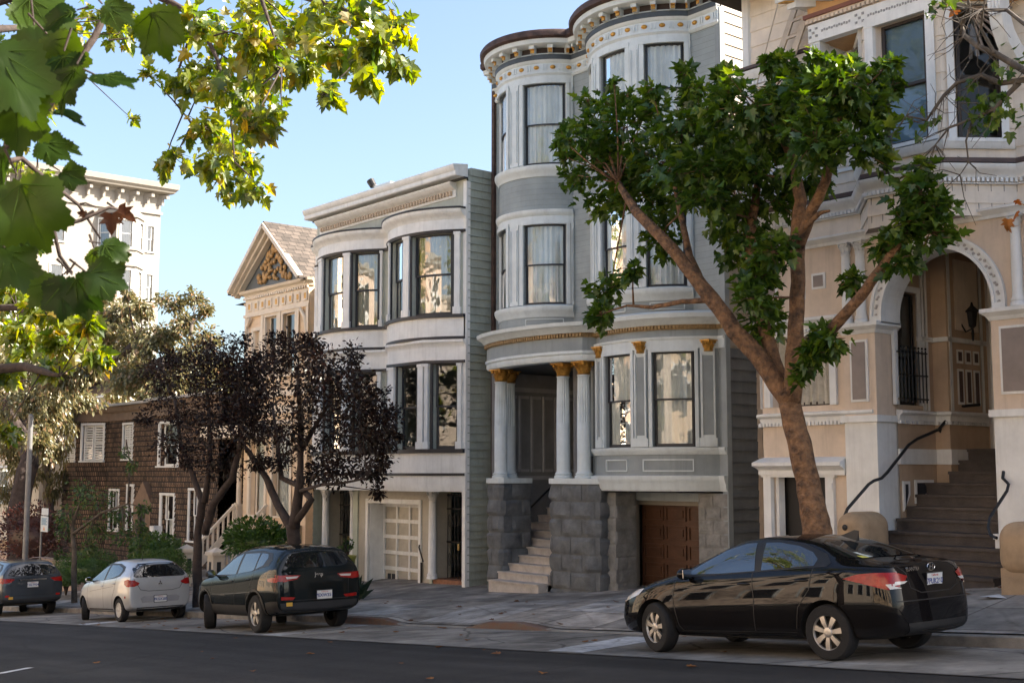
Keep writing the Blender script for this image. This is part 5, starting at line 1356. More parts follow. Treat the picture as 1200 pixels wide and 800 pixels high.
# ---- two purple plums
def plum(label, bx, y, limbs, cl, seed, gr=None):
    lb = [([(bx, y, walk_z(bx, y) - .2)] + [at(*p) for p in limbs[0][0]], [.14] + [r * .017 for r in limbs[0][1]])]
    for p, r in limbs[1:]: lb.append(limb_px(p, [q * .78 for q in r]))
    random.seed(seed)
    tree('plum_tree', label, 'tree', (bx, y, walk_z(bx, y)), lb, clump_px(cl, y, 1.1, 470), bark_d, lf_plum, .1, out=OVAL_OUT, droop=.2, seed=seed, sub=12, twig=.01, spread=1.22, group='purple leaved street trees')
y1 = 14.8
plum('purple leaved street tree on two crossing trunks, left of the dark hatch-back SUV', -30.2, y1,
     [([(231, 660, y1), (232, 620, y1), (238, 585, y1)], [7, 6, 6]), ([(238, 590, y1), (225, 555, y1), (212, 520, y1), (205, 470, y1)], [5, 4, 3, 2]), ([(240, 625, y1 + .1), (250, 590, y1 + .1), (272, 560, y1), (282, 520, y1), (280, 470, y1)], [6, 6, 5, 4, 2]), ([(240, 588, y1), (246, 540, y1), (245, 480, y1 + .2), (240, 440, y1 + .2)], [5, 4, 3, 1.5])],
     [(200, 440, 35), (230, 432, 40), (262, 450, 40), (210, 488, 36), (250, 492, 42), (192, 470, 26), (272, 420, 34), (222, 535, 30), (260, 540, 30), (285, 500, 36), (195, 520, 22), (240, 415, 25), (285, 455, 38), (205, 420, 20), (288, 430, 24), (290, 478, 24), (276, 400, 18), (170, 490, 14), (188, 435, 18)], 21)
y2 = 14.8
plum('purple leaved street tree with a wide crown overhanging the black SUV', -25.3, y2,
     [([(345, 645, y2), (344, 625, y2), (343, 615, y2)], [9, 9, 9]), ([(343, 620, y2), (325, 590, y2), (312, 560, y2), (292, 530, y2 - .2), (270, 500, y2 - .3)], [8, 6, 5, 4, 2]), ([(345, 618, y2), (350, 580, y2), (352, 545, y2), (352, 490, y2), (348, 430, y2)], [9, 7, 5, 4, 2]), ([(348, 610, y2), (365, 585, y2), (352, 570, y2 + .2), (330, 560, y2 + .3), (320, 480, y2 + .3)], [6, 5, 4, 4, 2]), ([(352, 575, y2), (375, 568, y2 - .2), (400, 566, y2 - .3), (430, 560, y2 - .4)], [3, 2.5, 2, 1.5]), ([(352, 530, y2), (375, 490, y2), (400, 450, y2)], [4, 3, 1.5])],
     [(310, 418, 30), (340, 412, 32), (380, 422, 40), (312, 450, 44), (350, 450, 48), (400, 452, 44), (440, 475, 26), (430, 510, 34), (390, 500, 44), (340, 500, 44), (300, 500, 38), (400, 548, 38), (430, 552, 24), (372, 555, 26), (452, 520, 18), (290, 462, 34), (322, 398, 14), (362, 402, 18), (410, 420, 24), (455, 495, 16), (300, 540, 20), (420, 480, 34), (280, 440, 26), (330, 540, 22), (445, 575, 12), (462, 510, 12), (458, 485, 14), (448, 540, 16), (300, 430, 26), (292, 500, 26)], 22)

# ---- sapling, background trees
ys = 15.0
xs_ = at(88, 690, ys).x
tree('young_tree', 'slim young green tree on a bare stem in front of the garden wall', 'tree', (xs_, ys, walk_z(xs_, ys)), [([(xs_, ys, walk_z(xs_, ys) - .2), at(87, 650, ys), at(85, 615, ys), at(95, 585, ys)], [.1, .08, .06, .03]), limb_px([(86, 625, ys), (120, 600, ys), (150, 590, ys)], [2, 1.5, 1]), limb_px([(150, 590, ys), (152, 540, ys), (148, 515, ys)], [1, .8, .5])],
     clump_px([(95, 580, 24), (80, 600, 22), (120, 590, 26), (110, 615, 24), (140, 600, 22), (75, 625, 18), (160, 620, 22), (145, 630, 20), (100, 640, 18), (72, 650, 12), (170, 595, 14), (155, 545, 12), (145, 530, 10), (165, 640, 16)], ys, .5, 250), bark_g, lf_sap, .12, out=OVAL_OUT, seed=31, sub=6)
yb = 23.5
xa = at(30, 660, 17).x
tree('pepper_tree', 'broad olive brown pepper tree with a dark leaning trunk beside the shingled house', 'tree', (xa, 17, walk_z(xa, 17)), [([(xa, 17, -6.5), at(20, 600, 17), at(35, 540, 17.5), at(30, 470, 18), at(60, 430, 18)], [.55, .42, .38, .3, .15]), ([at(30, 520, 17.5), at(5, 470, 17), at(-30, 430, 17)], [.3, .2, .1])],
     clump_px([(40, 470, 50), (80, 440, 44), (25, 430, 44), (60, 405, 42), (10, 470, 44), (110, 425, 36), (15, 520, 34), (60, 490, 36), (-10, 420, 50), (95, 465, 26), (45, 520, 26), (30, 390, 40), (-20, 500, 50), (85, 405, 30)], 17.5, 1.5, 750), bark_d, lf_olive, .2, out=OVAL_OUT, seed=41, sub=9, droop=.9, twig=.03)
xw = at(60, 640, 19).x
tree('weeping_tree', 'pale yellow green weeping tree hanging behind the street pole', 'tree', (xw, 19.3, -5.5), [([(xw, 19.3, -6.5), at(55, 560, 19.3), at(50, 490, 19.3)], [.25, .2, .1])],
     clump_px([(20, 510, 26), (55, 500, 30), (50, 530, 28), (20, 545, 28), (70, 525, 22), (75, 560, 18), (10, 575, 22), (40, 560, 22), (62, 475, 24), (78, 500, 18), (60, 575, 18)], 19.0, .8, 560), bark_g, lf_weep, .24, out=SLIM_OUT, seed=42, sub=8, droop=2.2, up=.1, twig=.02)
y3 = 25.5
xo = at(95, 560, y3).x
tree('pepper_tree', 'tan green feathery tree rising behind the shingled roof with a dark slanting trunk', 'tree', (xo, y3, -5.0), [([(xo, y3, -6.5), at(88, 520, y3), at(75, 475, y3), at(120, 440, y3), at(160, 400, y3)], [.6, .55, .5, .35, .15]), ([at(100, 460, y3), at(150, 450, y3), at(190, 420, y3)], [.3, .25, .12])],
     clump_px([(120, 440, 36), (150, 440, 36), (180, 440, 34), (150, 405, 36), (185, 400, 30), (120, 400, 32), (140, 370, 30), (105, 375, 30), (165, 365, 18), (115, 350, 24), (200, 450, 26), (90, 395, 30), (175, 465, 18), (135, 465, 20), (150, 345, 10)], y3, 1.5, 800), bark_d, lf_olive, .27, out=OVAL_OUT, seed=43, sub=9, droop=.9, twig=.04)
y4 = 27.0
xo = at(215, 560, y4).x
tree('slender_tree', 'loose topped olive tree against the sky between the ivory block and the gable', 'tree', (xo, y4, -5.0), [([(xo, y4, -6), at(215, 500, y4), at(218, 440, y4), at(225, 380, y4)], [.4, .35, .25, .08]), ([at(216, 460, y4), at(240, 420, y4), at(248, 395, y4)], [.2, .12, .05])],
     clump_px([(205, 355, 18), (228, 350, 16), (240, 365, 14), (215, 380, 24), (240, 395, 22), (195, 390, 22), (225, 415, 30), (250, 425, 22), (200, 425, 28), (235, 445, 30), (265, 440, 20), (210, 460, 30), (255, 460, 24), (190, 350, 12), (280, 450, 14)], y4, 1.2, 620), bark_g, lf_olive, .24, out=OVAL_OUT, seed=44, sub=10, droop=.5, twig=.03)

# ---- plane trees on the photographer's side
def plane(label, bx, by, limbs, cl, y, dy, dens, seed, size=.17):
    random.seed(seed)
    extra = [((bx + random.uniform(-3.5, 3.5), by + random.uniform(-3, 3.5), random.uniform(3.4, 8) + .07 * (bx + 16)), 1.6, 130) for _ in range(3)] + [((bx + random.uniform(-5, 1), by + random.uniform(3, 8.5), random.uniform(8.5, 11.5) + .07 * (bx + 16)), 1.6, 110) for _ in range(20)]  # unseen crown clumps, added for shade and for reflections in car windows
    tree('plane_tree', label, 'tree', (bx, by, road_z(bx) + .16), limbs, clump_px(cl, y, dy, dens) + extra, bark_d, lf_plane, size, seed=seed, sub=9, droop=.7, up=.4, twig=.008, spread=1.35)
zb_ = road_z(-16.5)
yp = 7.0
plane('sunlit yellow green plane tree sprays hanging across the sky at upper left centre', -16.5, -1.2, [([(-16.5, -1.2, zb_), (-16.6, -1.1, zb_ + 3), (-17, .5, 3.4), (-17.5, 2.5, 5.0)], [.4, .33, .25, .18]),
    ([(-17.5, 2.5, 5.0), at(120, -40, 6.0), at(230, 20, yp), at(255, 70, yp), at(270, 130, yp), at(275, 190, yp)], [.15, .07, .04, .025, .018, .008]), ([at(120, -40, 6.0), at(300, -20, yp), at(400, 10, yp), at(450, 40, yp)], [.07, .05, .03, .012]), ([at(230, 20, yp), at(210, 80, yp), at(205, 120, yp), at(225, 145, yp)], [.02, .015, .01, .006]), ([at(300, -20, yp), at(320, 40, yp), at(330, 80, yp)], [.03, .015, .008]), ([(-17, .5, 3.4), at(-60, 40, 4), at(40, 30, 6)], [.15, .08, .03])],
    [(400, 20, 55), (440, 55, 34), (465, 30, 26), (470, 75, 18), (430, 90, 22), (345, 35, 48), (300, 55, 42), (300, 20, 40), (255, 80, 42), (270, 110, 40), (310, 100, 30), (290, 150, 36), (225, 100, 26), (240, 150, 34), (255, 185, 32), (290, 195, 30), (300, 220, 20), (260, 215, 22), (205, 185, 18), (190, 200, 10), (175, 90, 14), (165, 20, 26), (140, 40, 20), (360, 80, 26), (380, 110, 18), (330, 130, 16), (155, 140, 9), (230, 30, 34), (120, 20, 30), (60, 60, 30), (30, 95, 26), (85, 35, 24), (45, 205, 22), (18, 250, 22), (8, 300, 26), (42, 285, 16), (60, 120, 16), (10, 190, 22), (20, 130, 40), (40, 40, 40), (330, 80, 24), (395, 60, 38), (265, 40, 36)], yp, 1.0, 62, 51, .165)
zb_ = road_z(-31)
yq = 7.0
plane('sunlit plane tree foliage low at the left edge above the white notice sign', -31, -1.2, [([(-31, -1.2, zb_), (-31, -1, 0), (-30.5, 2, 1.5), at(30, 430, yq), at(70, 440, yq)], [.35, .3, .2, .08, .03]), ([(-31, -1, 0), (-30.5, 1, 3.0), at(20, 360, yq), at(70, 380, yq)], [.2, .12, .06, .02])],
    [(20, 345, 28), (55, 370, 26), (95, 390, 24), (110, 415, 16), (30, 400, 30), (5, 380, 34), (75, 405, 22), (5, 505, 14), (20, 320, 24), (0, 330, 30), (105, 380, 14), (60, 430, 16), (10, 440, 18)], yq, .6, 130, 52, .19)

# ---- canopy trees on our pavement, out of the picture (they shade the road and show in the car windows)
for i, (bx, by, zc) in ():
    random.seed(90 + i); zg_ = road_z(bx) + .16
    cl_ = [((bx + random.uniform(-3.6, 3.6), by + random.uniform(-2.6, 4.2), zc + random.uniform(-1.8, 2.2)), 1.5, 120) for _ in range(24)]
    tree('plane_tree', ('plane tree on the near pavement before the sand coloured house', 'plane tree on the near pavement uphill of the viewpoint', 'plane tree on the near pavement downhill, before the rose coloured house')[i], 'tree', (bx, by, zg_), [([(bx, by, zg_ - .2), (bx, by, zc - 2.5), (bx + .5, by + .5, zc)], [.3, .25, .12]), ([(bx, by, zc - 2.6), (bx - 1.6, by + 1.2, zc)], [.2, .1])], cl_, bark_g, lf_plane, .3, seed=70 + i, sub=6, droop=.5)

# ---- near branch
random.seed(77)
def atd(px, py, dist): return ray(px, py).normalized() * dist
bx2, by2 = -3.5, -1.3
root = thing('plane_tree', 'dark near plane tree branch with big leaves framing the left edge', 'tree', (bx2, by2, road_z(bx2) + .16))
k = MB()
k.tube([(bx2, by2, road_z(bx2)), (bx2, by2, .8), (bx2 - .1, by2 + .3, 1.6), atd(-160, 120, 3.1), atd(-60, 200, 3.1)], [.2, .16, .12, .06, .025], 10)
k.tube([atd(-60, 200, 3.1), atd(5, 178, 3.0), atd(45, 140, 3.0), atd(75, 95, 3.0), atd(110, 45, 3.05), atd(135, -5, 3.1), atd(150, -60, 3.2)], [.025, .012, .011, .01, .008, .007, .005], 8)
k.tube([atd(-60, 200, 3.1), atd(-10, 195, 3.3), atd(25, 185, 3.3), atd(60, 215, 3.4), atd(92, 240, 3.5), atd(118, 280, 3.5)], [.012, .008, .007, .006, .005, .003], 6)
k.tube([atd(92, 240, 3.5), atd(100, 238, 3.5), atd(113, 243, 3.5)], [.004, .003, .002], 5)
k.tube([atd(-40, 265, 3.2), atd(60, 268, 3.2), atd(95, 258, 3.2), atd(128, 243, 3.2), atd(138, 245, 3.2)], [.008, .006, .005, .004, .003], 6)
k.tube([atd(-40, 230, 3.2), atd(40, 240, 3.2), atd(62, 265, 3.2), atd(70, 300, 3.2), atd(85, 320, 3.2)], [.008, .006, .006, .005, .003], 6)
vs = []; fs = []; vs2 = []; fs2 = []
vein = MB()
NEAR = [(40, 30, 85, 75, 0), (20, 90, 100, 95, 0), (75, 60, 70, 85, 0), (90, 75, 70, 110, 0), (55, 40, 75, 60, 0), (150, 45, 82, -10, 1), (178, 5, 75, 75, 0), (112, 88, 62, 20, 1), (35, 105, 80, 120, 0), (60, 130, 45, 15, 1), (45, 165, 50, 30, 0), (5, 170, 90, 110, 0), (20, 205, 105, 70, 0), (70, 200, 40, 25, 0), (60, 170, 40, 10, 1), (90, 12, 50, 150, 0), (120, 5, 45, 30, 0), (30, -10, 80, 60, 0), (-10, 50, 110, 60, 0),
        (85, 322, 60, 55, 0), (100, 318, 58, 20, 0), (78, 322, 62, 95, 0), (70, 325, 55, 130, 0), (110, 290, 38, 70, 0), (118, 285, 42, 30, 0), (95, 330, 55, 75, 0), (125, 295, 36, 10, 0), (130, 250, 27, 88, 2), (138, 246, 26, 30, 2), (100, 252, 12, 200, 2), (20, 275, 60, 95, 0), (5, 290, 70, 60, 0), (68, 250, 26, 70, 0), (60, 232, 22, 110, 0)]
for x, y, s_, ang, kind in NEAR:
    dist = random.uniform(2.7, 3.5); p = atd(x, y, dist); S = s_ * dist / FPX * .84
    R3 = Vector((RX[0], RX[1], 0)); U3 = Vector((0, 0, 1)); F3 = Vector((AX[0], AX[1], 0))
    d = R3 * cos(R_(ang)) - U3 * sin(R_(ang)) + F3 * random.uniform(-.3, .3)
    n = -F3 + rvec() * (.55 if kind != 1 else .2) + (U3 * 1.6 if kind == 1 else U3 * .2)
    a_, b_ = (vs2, fs2) if kind == 2 else (vs, fs)
    if kind == 2: leaf(a_, b_, p, S * 1.1, d.normalized(), n.normalized(), PLANE_OUT, fold=.2, curl=.3)
    else:
        big_leaf(a_, b_, p, S, d.normalized(), n.normalized())
        nn_ = n.normalized(); w_ = d.normalized().cross(nn_).normalized(); nn_ = w_.cross(d.normalized())
        for an, ln in ((0, .58), (50, .5), (-50, .5), (108, .42), (-108, .42)):
            o_ = p + d.normalized() * S * .12; e_ = p + d.normalized() * (S * (.4 + ln * cos(R_(an)) * .95)) + w_ * (S * ln * sin(R_(an)) * .95)
            hh = lambda q, x, y: q + nn_ * (S * (.1 * abs(x) - .25 * (y - .35) ** 2 + .012))
            pts_v = []
            for t_ in (0, .33, .66, 1):
                x_ = ln * sin(R_(an)) * .95 * t_; y_ = lerp(.12, .4 + ln * cos(R_(an)) * .95, t_); pts_v.append(hh(p + d.normalized() * (S * y_) + w_ * (S * x_), x_, y_))
            vein.tube(pts_v, [.0016, .0013, .001, .0005], 4, False)
    q = p - d.normalized() * S * .35; k.tube([q + rvec() * .02, p], [.003, .002], 4, False)
k.build('branch', bark_d, root, smooth='all'); vein.build('crown_veins', leaf_mat('vein_green', (.05, .09, .02), (.06, .1, .025), .4, gloss=.0), root, smooth='all')
for _ in range(420):   # unseen crown leaves added over the viewpoint to shade the near ones
    c = Vector((random.uniform(-4, 4), random.uniform(-2, 7), random.uniform(4.6, 7.5)))
    leaf(vs, fs, c, random.uniform(.25, .5), (rvec() + Vector((0, 0, -.4))).normalized(), (rvec() * .6 + Vector((0, 0, 1))).normalized(), PLANE_OUT)
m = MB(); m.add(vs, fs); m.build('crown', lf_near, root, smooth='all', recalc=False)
m = MB(); m.add(vs2, fs2); m.build('withered_leaves', leaf_mat('brown_leaf', (.035, .014, .007), (.07, .028, .012), .35, gloss=.01), root, smooth='all', recalc=False)

# ---- bare tree at the right edge
yr = 14.5
random.seed(9)
root = thing('street_tree', 'nearly bare street tree whose twisting twigs reach in at the right edge', 'tree', (-6.2, yr + .3, walk_z(-6.2, yr)))
k = MB()
k.tube([(-6.2, yr + .3, walk_z(-6.2, yr) - .2), (-6.2, yr + .3, 1.5), at(1330, 190, yr + .1)], [.2, .16, .12], 10, wob=.06)
Bs = [([(1330, 190), (1260, 120), (1200, 83), (1165, 62), (1146, 55), (1130, 42), (1126, 28), (1136, 10), (1132, -20)], [10, 6, 4.5, 4, 3.5, 3, 2.5, 2, 1]), ([(1260, 120), (1200, 94), (1172, 98), (1150, 88), (1122, 97), (1106, 112), (1096, 126), (1086, 141), (1062, 136)], [5, 4, 3.5, 3, 2.5, 2.2, 2, 1.5, .8]), ([(1195, 97), (1178, 114), (1166, 128), (1140, 139), (1112, 150), (1096, 170)], [3.5, 3, 2.5, 2, 1.5, .8]), ([(1330, 60), (1200, 28), (1180, 12), (1150, 12), (1140, 14), (1110, 4)], [5, 3, 2.5, 2, 1.5, 1]), ([(1140, 139), (1132, 165), (1135, 190), (1125, 205)], [1.5, 1.2, .9, .5]), ([(1165, 62), (1150, 35), (1152, 10), (1160, -20)], [2.5, 2, 1.5, 1])]
tips = []
for pts, r in Bs:
    L_ = limb_px([(a, b, yr + random.uniform(-.15, .15)) for a, b in pts], r)
    k.tube(L_[0], L_[1], 7, wob=.1); tips += L_[0][2:]
leafp = []
for _ in range(110):
    a = random.choice(tips); d = rvec() * .55 + Vector((-.12, 0, -.12)); b = a + d * .5 + rvec() * .12; c = b + d * .5 + rvec() * .15
    k.tube([a, b, c], [.009, .006, .003], 4, False); leafp.append(c)
k.build('trunk', bark_g, root, smooth='all')
vs = []; fs = []
for _ in range(120):
    c = random.choice([at(1160, 130, yr), at(1165, 140, yr), at(1185, 75, yr), at(1110, 2, yr), at(1075, 140, yr), at(1150, 115, yr), at(1185, 130, yr)]) + rvec() * .3
    leaf(vs, fs, c, random.uniform(.08, .17), (rvec() + Vector((0, 0, -.5))).normalized(), (rvec() + Vector((0, 0, .6))).normalized(), PLANE_OUT)
m = MB(); m.add(vs, fs); m.build('crown', lf_maple, root, recalc=False)
vs = []; fs = []
k = 0
for px_, py_ in ((1184, 255), (1190, 262), (1178, 262), (1186, 234), (1196, 248), (1120, 8), (1105, -2), (1200, 240)):
    leaf(vs, fs, at(px_, py_, yr) + rvec() * .05, random.uniform(.1, .16), (rvec() + Vector((0, 0, -.7))).normalized(), (rvec() + Vector((0, -.6, 0))).normalized(), PLANE_OUT)
m = MB(); m.add(vs, fs); m.build('autumn_leaves', leaf_mat('autumn_leaf', (.25, .04, .02), (.4, .2, .03), .35), root, recalc=False)

# ---- bushes
def bush(label, c, r, n, m_, size, seed, name='bush', group=None):
    random.seed(seed)
    root = thing(name, label, 'bush', (c[0], c[1], c[2] - r[2]), group)
    vs = []; fs = []; lump = [(rvec().normalized(), random.uniform(.08, .3)) for _ in range(16)]
    for _ in range(n):
        v = rvec().normalized()
        if v.z < -.5: v.z *= -.6
        w = 1 + sum(a * max(0, v.dot(l)) ** 9 for l, a in lump) * .9
        t = random.uniform(.72, 1.0) * w
        p = Vector((c[0] + v.x * r[0] * t, c[1] + v.y * r[1] * t, c[2] + v.z * r[2] * t))
        leaf(vs, fs, p, size * random.uniform(.6, 1.2), (v + rvec() * .8).normalized(), (v + Vector((0, 0, .6)) + rvec() * .5).normalized(), OVAL_OUT)
    k = MB()
    for _ in range(7): a = rvec(); k.tube([(c[0], c[1], c[2] - r[2] - .15), (c[0] + a.x * r[0] * .4, c[1] + a.y * r[1] * .4, c[2]), (c[0] + a.x * r[0] * .75, c[1] + a.y * r[1] * .75, c[2] + abs(a.z) * r[2] * .7)], [.03, .02, .008], 5)
    k.build('stem', bark_d, root)
    q = MB(); q.ball(c, tuple(x * .7 for x in r), 14, 10); q.build('inner_foliage', m_, root, smooth='all')
    q = MB(); q.add(vs, fs); q.build('foliage', m_, root, recalc=False)
    return root
def bush_px(label, x, y, yy, rx, rz, n, m_, size, seed, name='bush'):
    c = at(x, y, yy); s_ = (c.x * AX[0] + c.y * AX[1]) / FPX
    return bush(label, c, (rx * s_ * 1.3, rx * s_, rz * s_), n, m_, size, seed, name)
bush_px('dark reddish shrub behind the dark SUV at the far left', 38, 630, 16.3, 36, 36, 2600, lf_red, .13, 61, 'red_shrub')
bush_px('low clipped green bush left of the silver hatchback', 105, 668, 16.4, 32, 20, 6500, lf_bush, .06, 62)
bush_px('small clipped green bush beside the slim young tree', 78, 676, 16.2, 16, 15, 2600, lf_bush, .06, 63)
bush_px('clipped green bush just behind the silver hatchback roof', 190, 664, 16.4, 28, 19, 5500, lf_bush, .06, 64)
bush_px('tall dark green bush against the shingled house wall', 182, 648, 17.6, 28, 22, 2000, lf_bush, .12, 65)
bush_px('glossy rounded green shrub beside the railed steps', 302, 636, 17.4, 34, 24, 2600, lf_bush, .13, 66)
# ================================================================ CARS
def catmull(pts, n):
    """pts [(x, v...)], returns function by monotone-ish linear/cosine blend"""
    return lambda x: interp(x, pts)

tyre_m = mat('tyre_rubber', (.014, .014, .015), .85, .3, 8, bump=.2)
arch_m = mat('wheel_well', (.006, .006, .006), .95, .1)
rim_s = mat('silver_alloy', (.5, .47, .43), .35, .12, 6, metal=.75)
hub_m = mat('grey_hubcap', (.45, .44, .42), .45, .12, 6, metal=.3)
trim_k = mat('black_plastic', (.014, .014, .015), .5, .2, 5)
red_l = mat('red_lamp', (.3, .008, .006), .2, .25, 14, clear=.15)
clear_l = mat('clear_lamp', (.55, .53, .5), .1, .1, 9, clear=.5)
plate_m = mat('plate_white', (.6, .6, .58), .4, .05)
blue_t = mat('plate_blue', (.03, .05, .2), .5, .05)
chrome = mat('chrome', (.6, .6, .6), .12, .05, metal=1.0)
amber = mat('amber_mark', (.6, .35, .05), .4, .1)
def car_glass(name, refl):
    m = glass_mat(name, refl, tint=(.012, .013, .013), wav=.0, opaque=True); return m
cglass = car_glass('car_glass', .02)

def car_paint(name, col, metal=.0, rough=.25):
    return mat(name, col, rough, .08, 2, metal=metal, clear=.65, spec=0.0 if not metal else .3)

def text_mesh(txt, size, m, parent, mtx, name='lettering', depth=.002, font_shear=0, bold=0):
    cu = bpy.data.curves.new(name, 'FONT'); cu.body = txt; cu.size = size; cu.align_x = 'CENTER'; cu.align_y = 'CENTER'; cu.extrude = depth; cu.shear = font_shear; cu.offset = bold
    ob = bpy.data.objects.new(name, cu); COL.objects.link(ob)
    dg = bpy.context.evaluated_depsgraph_get(); me = bpy.data.meshes.new_from_object(ob.evaluated_get(dg))
    COL.objects.unlink(ob); bpy.data.objects.remove(ob)
    me.transform(mtx); me.materials.clear(); me.materials.append(m)
    o = bpy.data.objects.new(name, me); COL.objects.link(o); o.parent = parent
    return o

def make_car(spec):
    global ORG
    S = spec
    x_, y_ = S['pos']
    root = thing(S['name'], S['label'], 'car', (0, 0, 0), 'cars parked along the far kerb')
    # body cage: stations along x, rows round the half section
    top, belt, wid, bot, rw = (interp_f(S[k]) for k in ('top', 'belt', 'width', 'bottom', 'roofw'))
    xs = S['stations']; rows = None; cage = []
    for x in xs:
        W, zb, zl, zt, wr = wid(x), bot(x), belt(x), top(x), rw(x)
        zm = lerp(zb, zl, .45); zt = max(zt, zl + .015)
        g = zt - zl
        sec = [(0, zb), (W * .8, zb), (W * .95, zb + .06), (W * .985, zb + .2), (W * S.get('wmid', 1.0), zm), (W * .985, zl - .13), (W * .955, zl - .03), (W * .93, zl + min(.02, g * .2)), (lerp(W * .93, wr, .5) + .012, lerp(zl, zt, .5)), (wr, zt - min(.05, g * .18)), (wr * .88, zt - min(.012, g * .05)), (wr * .5, zt + .004), (0, zt + .012)]
        cage.append(sec)
    n = len(cage[0]); vs = []; fs = []
    idx = {}
    def vid(i, j, side):
        key = (i, j, side if 0 < j < n - 1 else 1)
        if key not in idx:
            y, z = cage[i][j]; xx = xs[i] + (S['end'](xs[i], z) if S.get('end') else 0)
            idx[key] = len(vs); vs.append((xx, y * (1 if side > 0 else -1), z))
        return idx[key]
    for i in range(len(xs) - 1):
        for j in range(n - 1):
            for s in (1, -1):
                q = (vid(i, j, s), vid(i + 1, j, s), vid(i + 1, j + 1, s), vid(i, j + 1, s)); fs.append(q if s > 0 else tuple(reversed(q)))
    for i in (0, len(xs) - 1):
        for j in range(1, n - 2):
            q = (vid(i, j, 1), vid(i, j + 1, 1), vid(i, j + 1, -1), vid(i, j, -1)); fs.append(q)
        fs.append((vid(i, 0, 1), vid(i, 1, 1), vid(i, 1, -1))); fs.append((vid(i, n - 1, 1), vid(i, n - 2, 1), vid(i, n - 2, -1)))
    me = bpy.data.meshes.new('body'); me.from_pydata(vs, [], fs)
    bm = bmesh.new(); bm.from_mesh(me); bmesh.ops.recalc_face_normals(bm, faces=bm.faces); bm.to_mesh(me); bm.free()
    me.materials.append(S['paint']); me.materials.append(arch_m)
    body = bpy.data.objects.new('body', me); COL.objects.link(body)
    ss = body.modifiers.new('s', 'SUBSURF'); ss.levels = 2; ss.render_levels = 2
    # wheel arch cutters
    cut = MB()
    R, rw_ = S['arch'], S['wheel']
    for wx in S['axles']:
        for sd in (1, -1):
            a, b = sd * (S['half'] + .2), sd * (S['half'] - .33); c0 = len(cut.v)
            nn = 40
            for yy in (a, b):
                for q in range(nn): t = 2 * pi * q / nn; cut.v.append((wx + R * cos(t), yy, rw_ + .01 + R * sin(t) * S.get('archz', 1)))
            for q in range(nn): cut.f.append((c0 + q, c0 + (q + 1) % nn, c0 + nn + (q + 1) % nn, c0 + nn + q))
            cut.f.append(tuple(c0 + q for q in range(nn))); cut.f.append(tuple(c0 + nn + q for q in reversed(range(nn))))
    ORG = Vector((0, 0, 0))
    co = cut.build('cutter', arch_m)
    bo = body.modifiers.new('b', 'BOOLEAN'); bo.operation = 'DIFFERENCE'; bo.object = co; bo.solver = 'EXACT'; bo.material_mode = 'TRANSFER'
    dg = bpy.context.evaluated_depsgraph_get(); dg.update()
    ev = bpy.data.meshes.new_from_object(body.evaluated_get(dg))
    bpy.data.objects.remove(co)
    body.modifiers.clear(); body.data = ev; ev.name = 'body'; body.parent = root
    for p in ev.polygons: p.use_smooth = True
    ev.set_sharp_from_angle(angle=R_(42))
    bm = bmesh.new(); bm.from_mesh(ev); bvh = BVHTree.FromBMesh(bm); bm.free()
    # patches laid on the body by projecting an outline along an axis
    def patch(name, m, outline, axis, off=.004, res=.03, parent=None, smooth=True, flip=1):
        """outline: list of 2D points; axis 'L'/'R' (x,z seen from a side), 'B' (y,z from behind), 'F' (from the front)"""
        b2 = bmesh.new(); v2 = [b2.verts.new((p[0], p[1], 0)) for p in outline]; b2.faces.new(v2)
        xs2 = [p[0] for p in outline]; ys2 = [p[1] for p in outline]
        for lo, hi, nrm in ((min(xs2), max(xs2), (1, 0, 0)), (min(ys2), max(ys2), (0, 1, 0))):
            q = lo + res
            while q < hi - res * .3:
                bmesh.ops.bisect_plane(b2, geom=b2.verts[:] + b2.edges[:] + b2.faces[:], plane_co=(q if nrm[0] else 0, q if nrm[1] else 0, 0), plane_no=nrm); q += res
        bmesh.ops.triangulate(b2, faces=b2.faces)
        bad = []
        for v in b2.verts:
            a, b = v.co.x, v.co.y
            if axis in 'LR': o_ = Vector((a, 3 if axis == 'L' else -3, b)); d = Vector((0, -1 if axis == 'L' else 1, 0))
            elif axis == 'B': o_ = Vector((-6, a, b)); d = Vector((1, 0, 0))
            elif axis == 'F': o_ = Vector((6, a, b)); d = Vector((-1, 0, 0))
            else: o_ = Vector((a, b, 5)); d = Vector((0, 0, -1))
            h, nrm, _, _ = bvh.ray_cast(o_, d)
            v.co = (h + nrm * off) if h else (o_ + d * 3)
            if not h or abs(nrm.dot(d)) < .2: bad.append(v)
        bmesh.ops.delete(b2, geom=bad, context='VERTS')
        big = [f for f in b2.faces if max(e.calc_length() for e in f.edges) > res * 6 + .03]
        bmesh.ops.delete(b2, geom=big, context='FACES')
        mm = bpy.data.meshes.new(name); bmesh.ops.recalc_face_normals(b2, faces=b2.faces)
        if b2.faces:
            b2.faces.ensure_lookup_table(); f0 = max(b2.faces, key=lambda f: f.calc_area())
            if f0.normal.dot(-d) < 0: bmesh.ops.reverse_faces(b2, faces=b2.faces)
        b2.to_mesh(mm); b2.free()
        mm.materials.append(m)
        if smooth:
            for p in mm.polygons: p.use_smooth = True
        o = bpy.data.objects.new(name, mm); COL.objects.link(o); o.parent = parent or root
        return o
    def line(pts, axis, w=.012, m=trim_k, off=.0025, name='seam'):
        """thin strip along a polyline"""
        P = [Vector((a, b)) for a, b in pts]; l = []; r = []
        for i, p in enumerate(P):
            t = (P[min(i + 1, len(P) - 1)] - P[max(i - 1, 0)]).normalized(); nrm = Vector((-t.y, t.x)) * w / 2
            l.append(p + nrm); r.append(p - nrm)
        return patch(name, m, [tuple(q) for q in l + r[::-1]], axis, off, .05)
    def mir(pts): return [(-a, b) for a, b in pts]
    S['detail'](root, patch, line, mir, bvh)
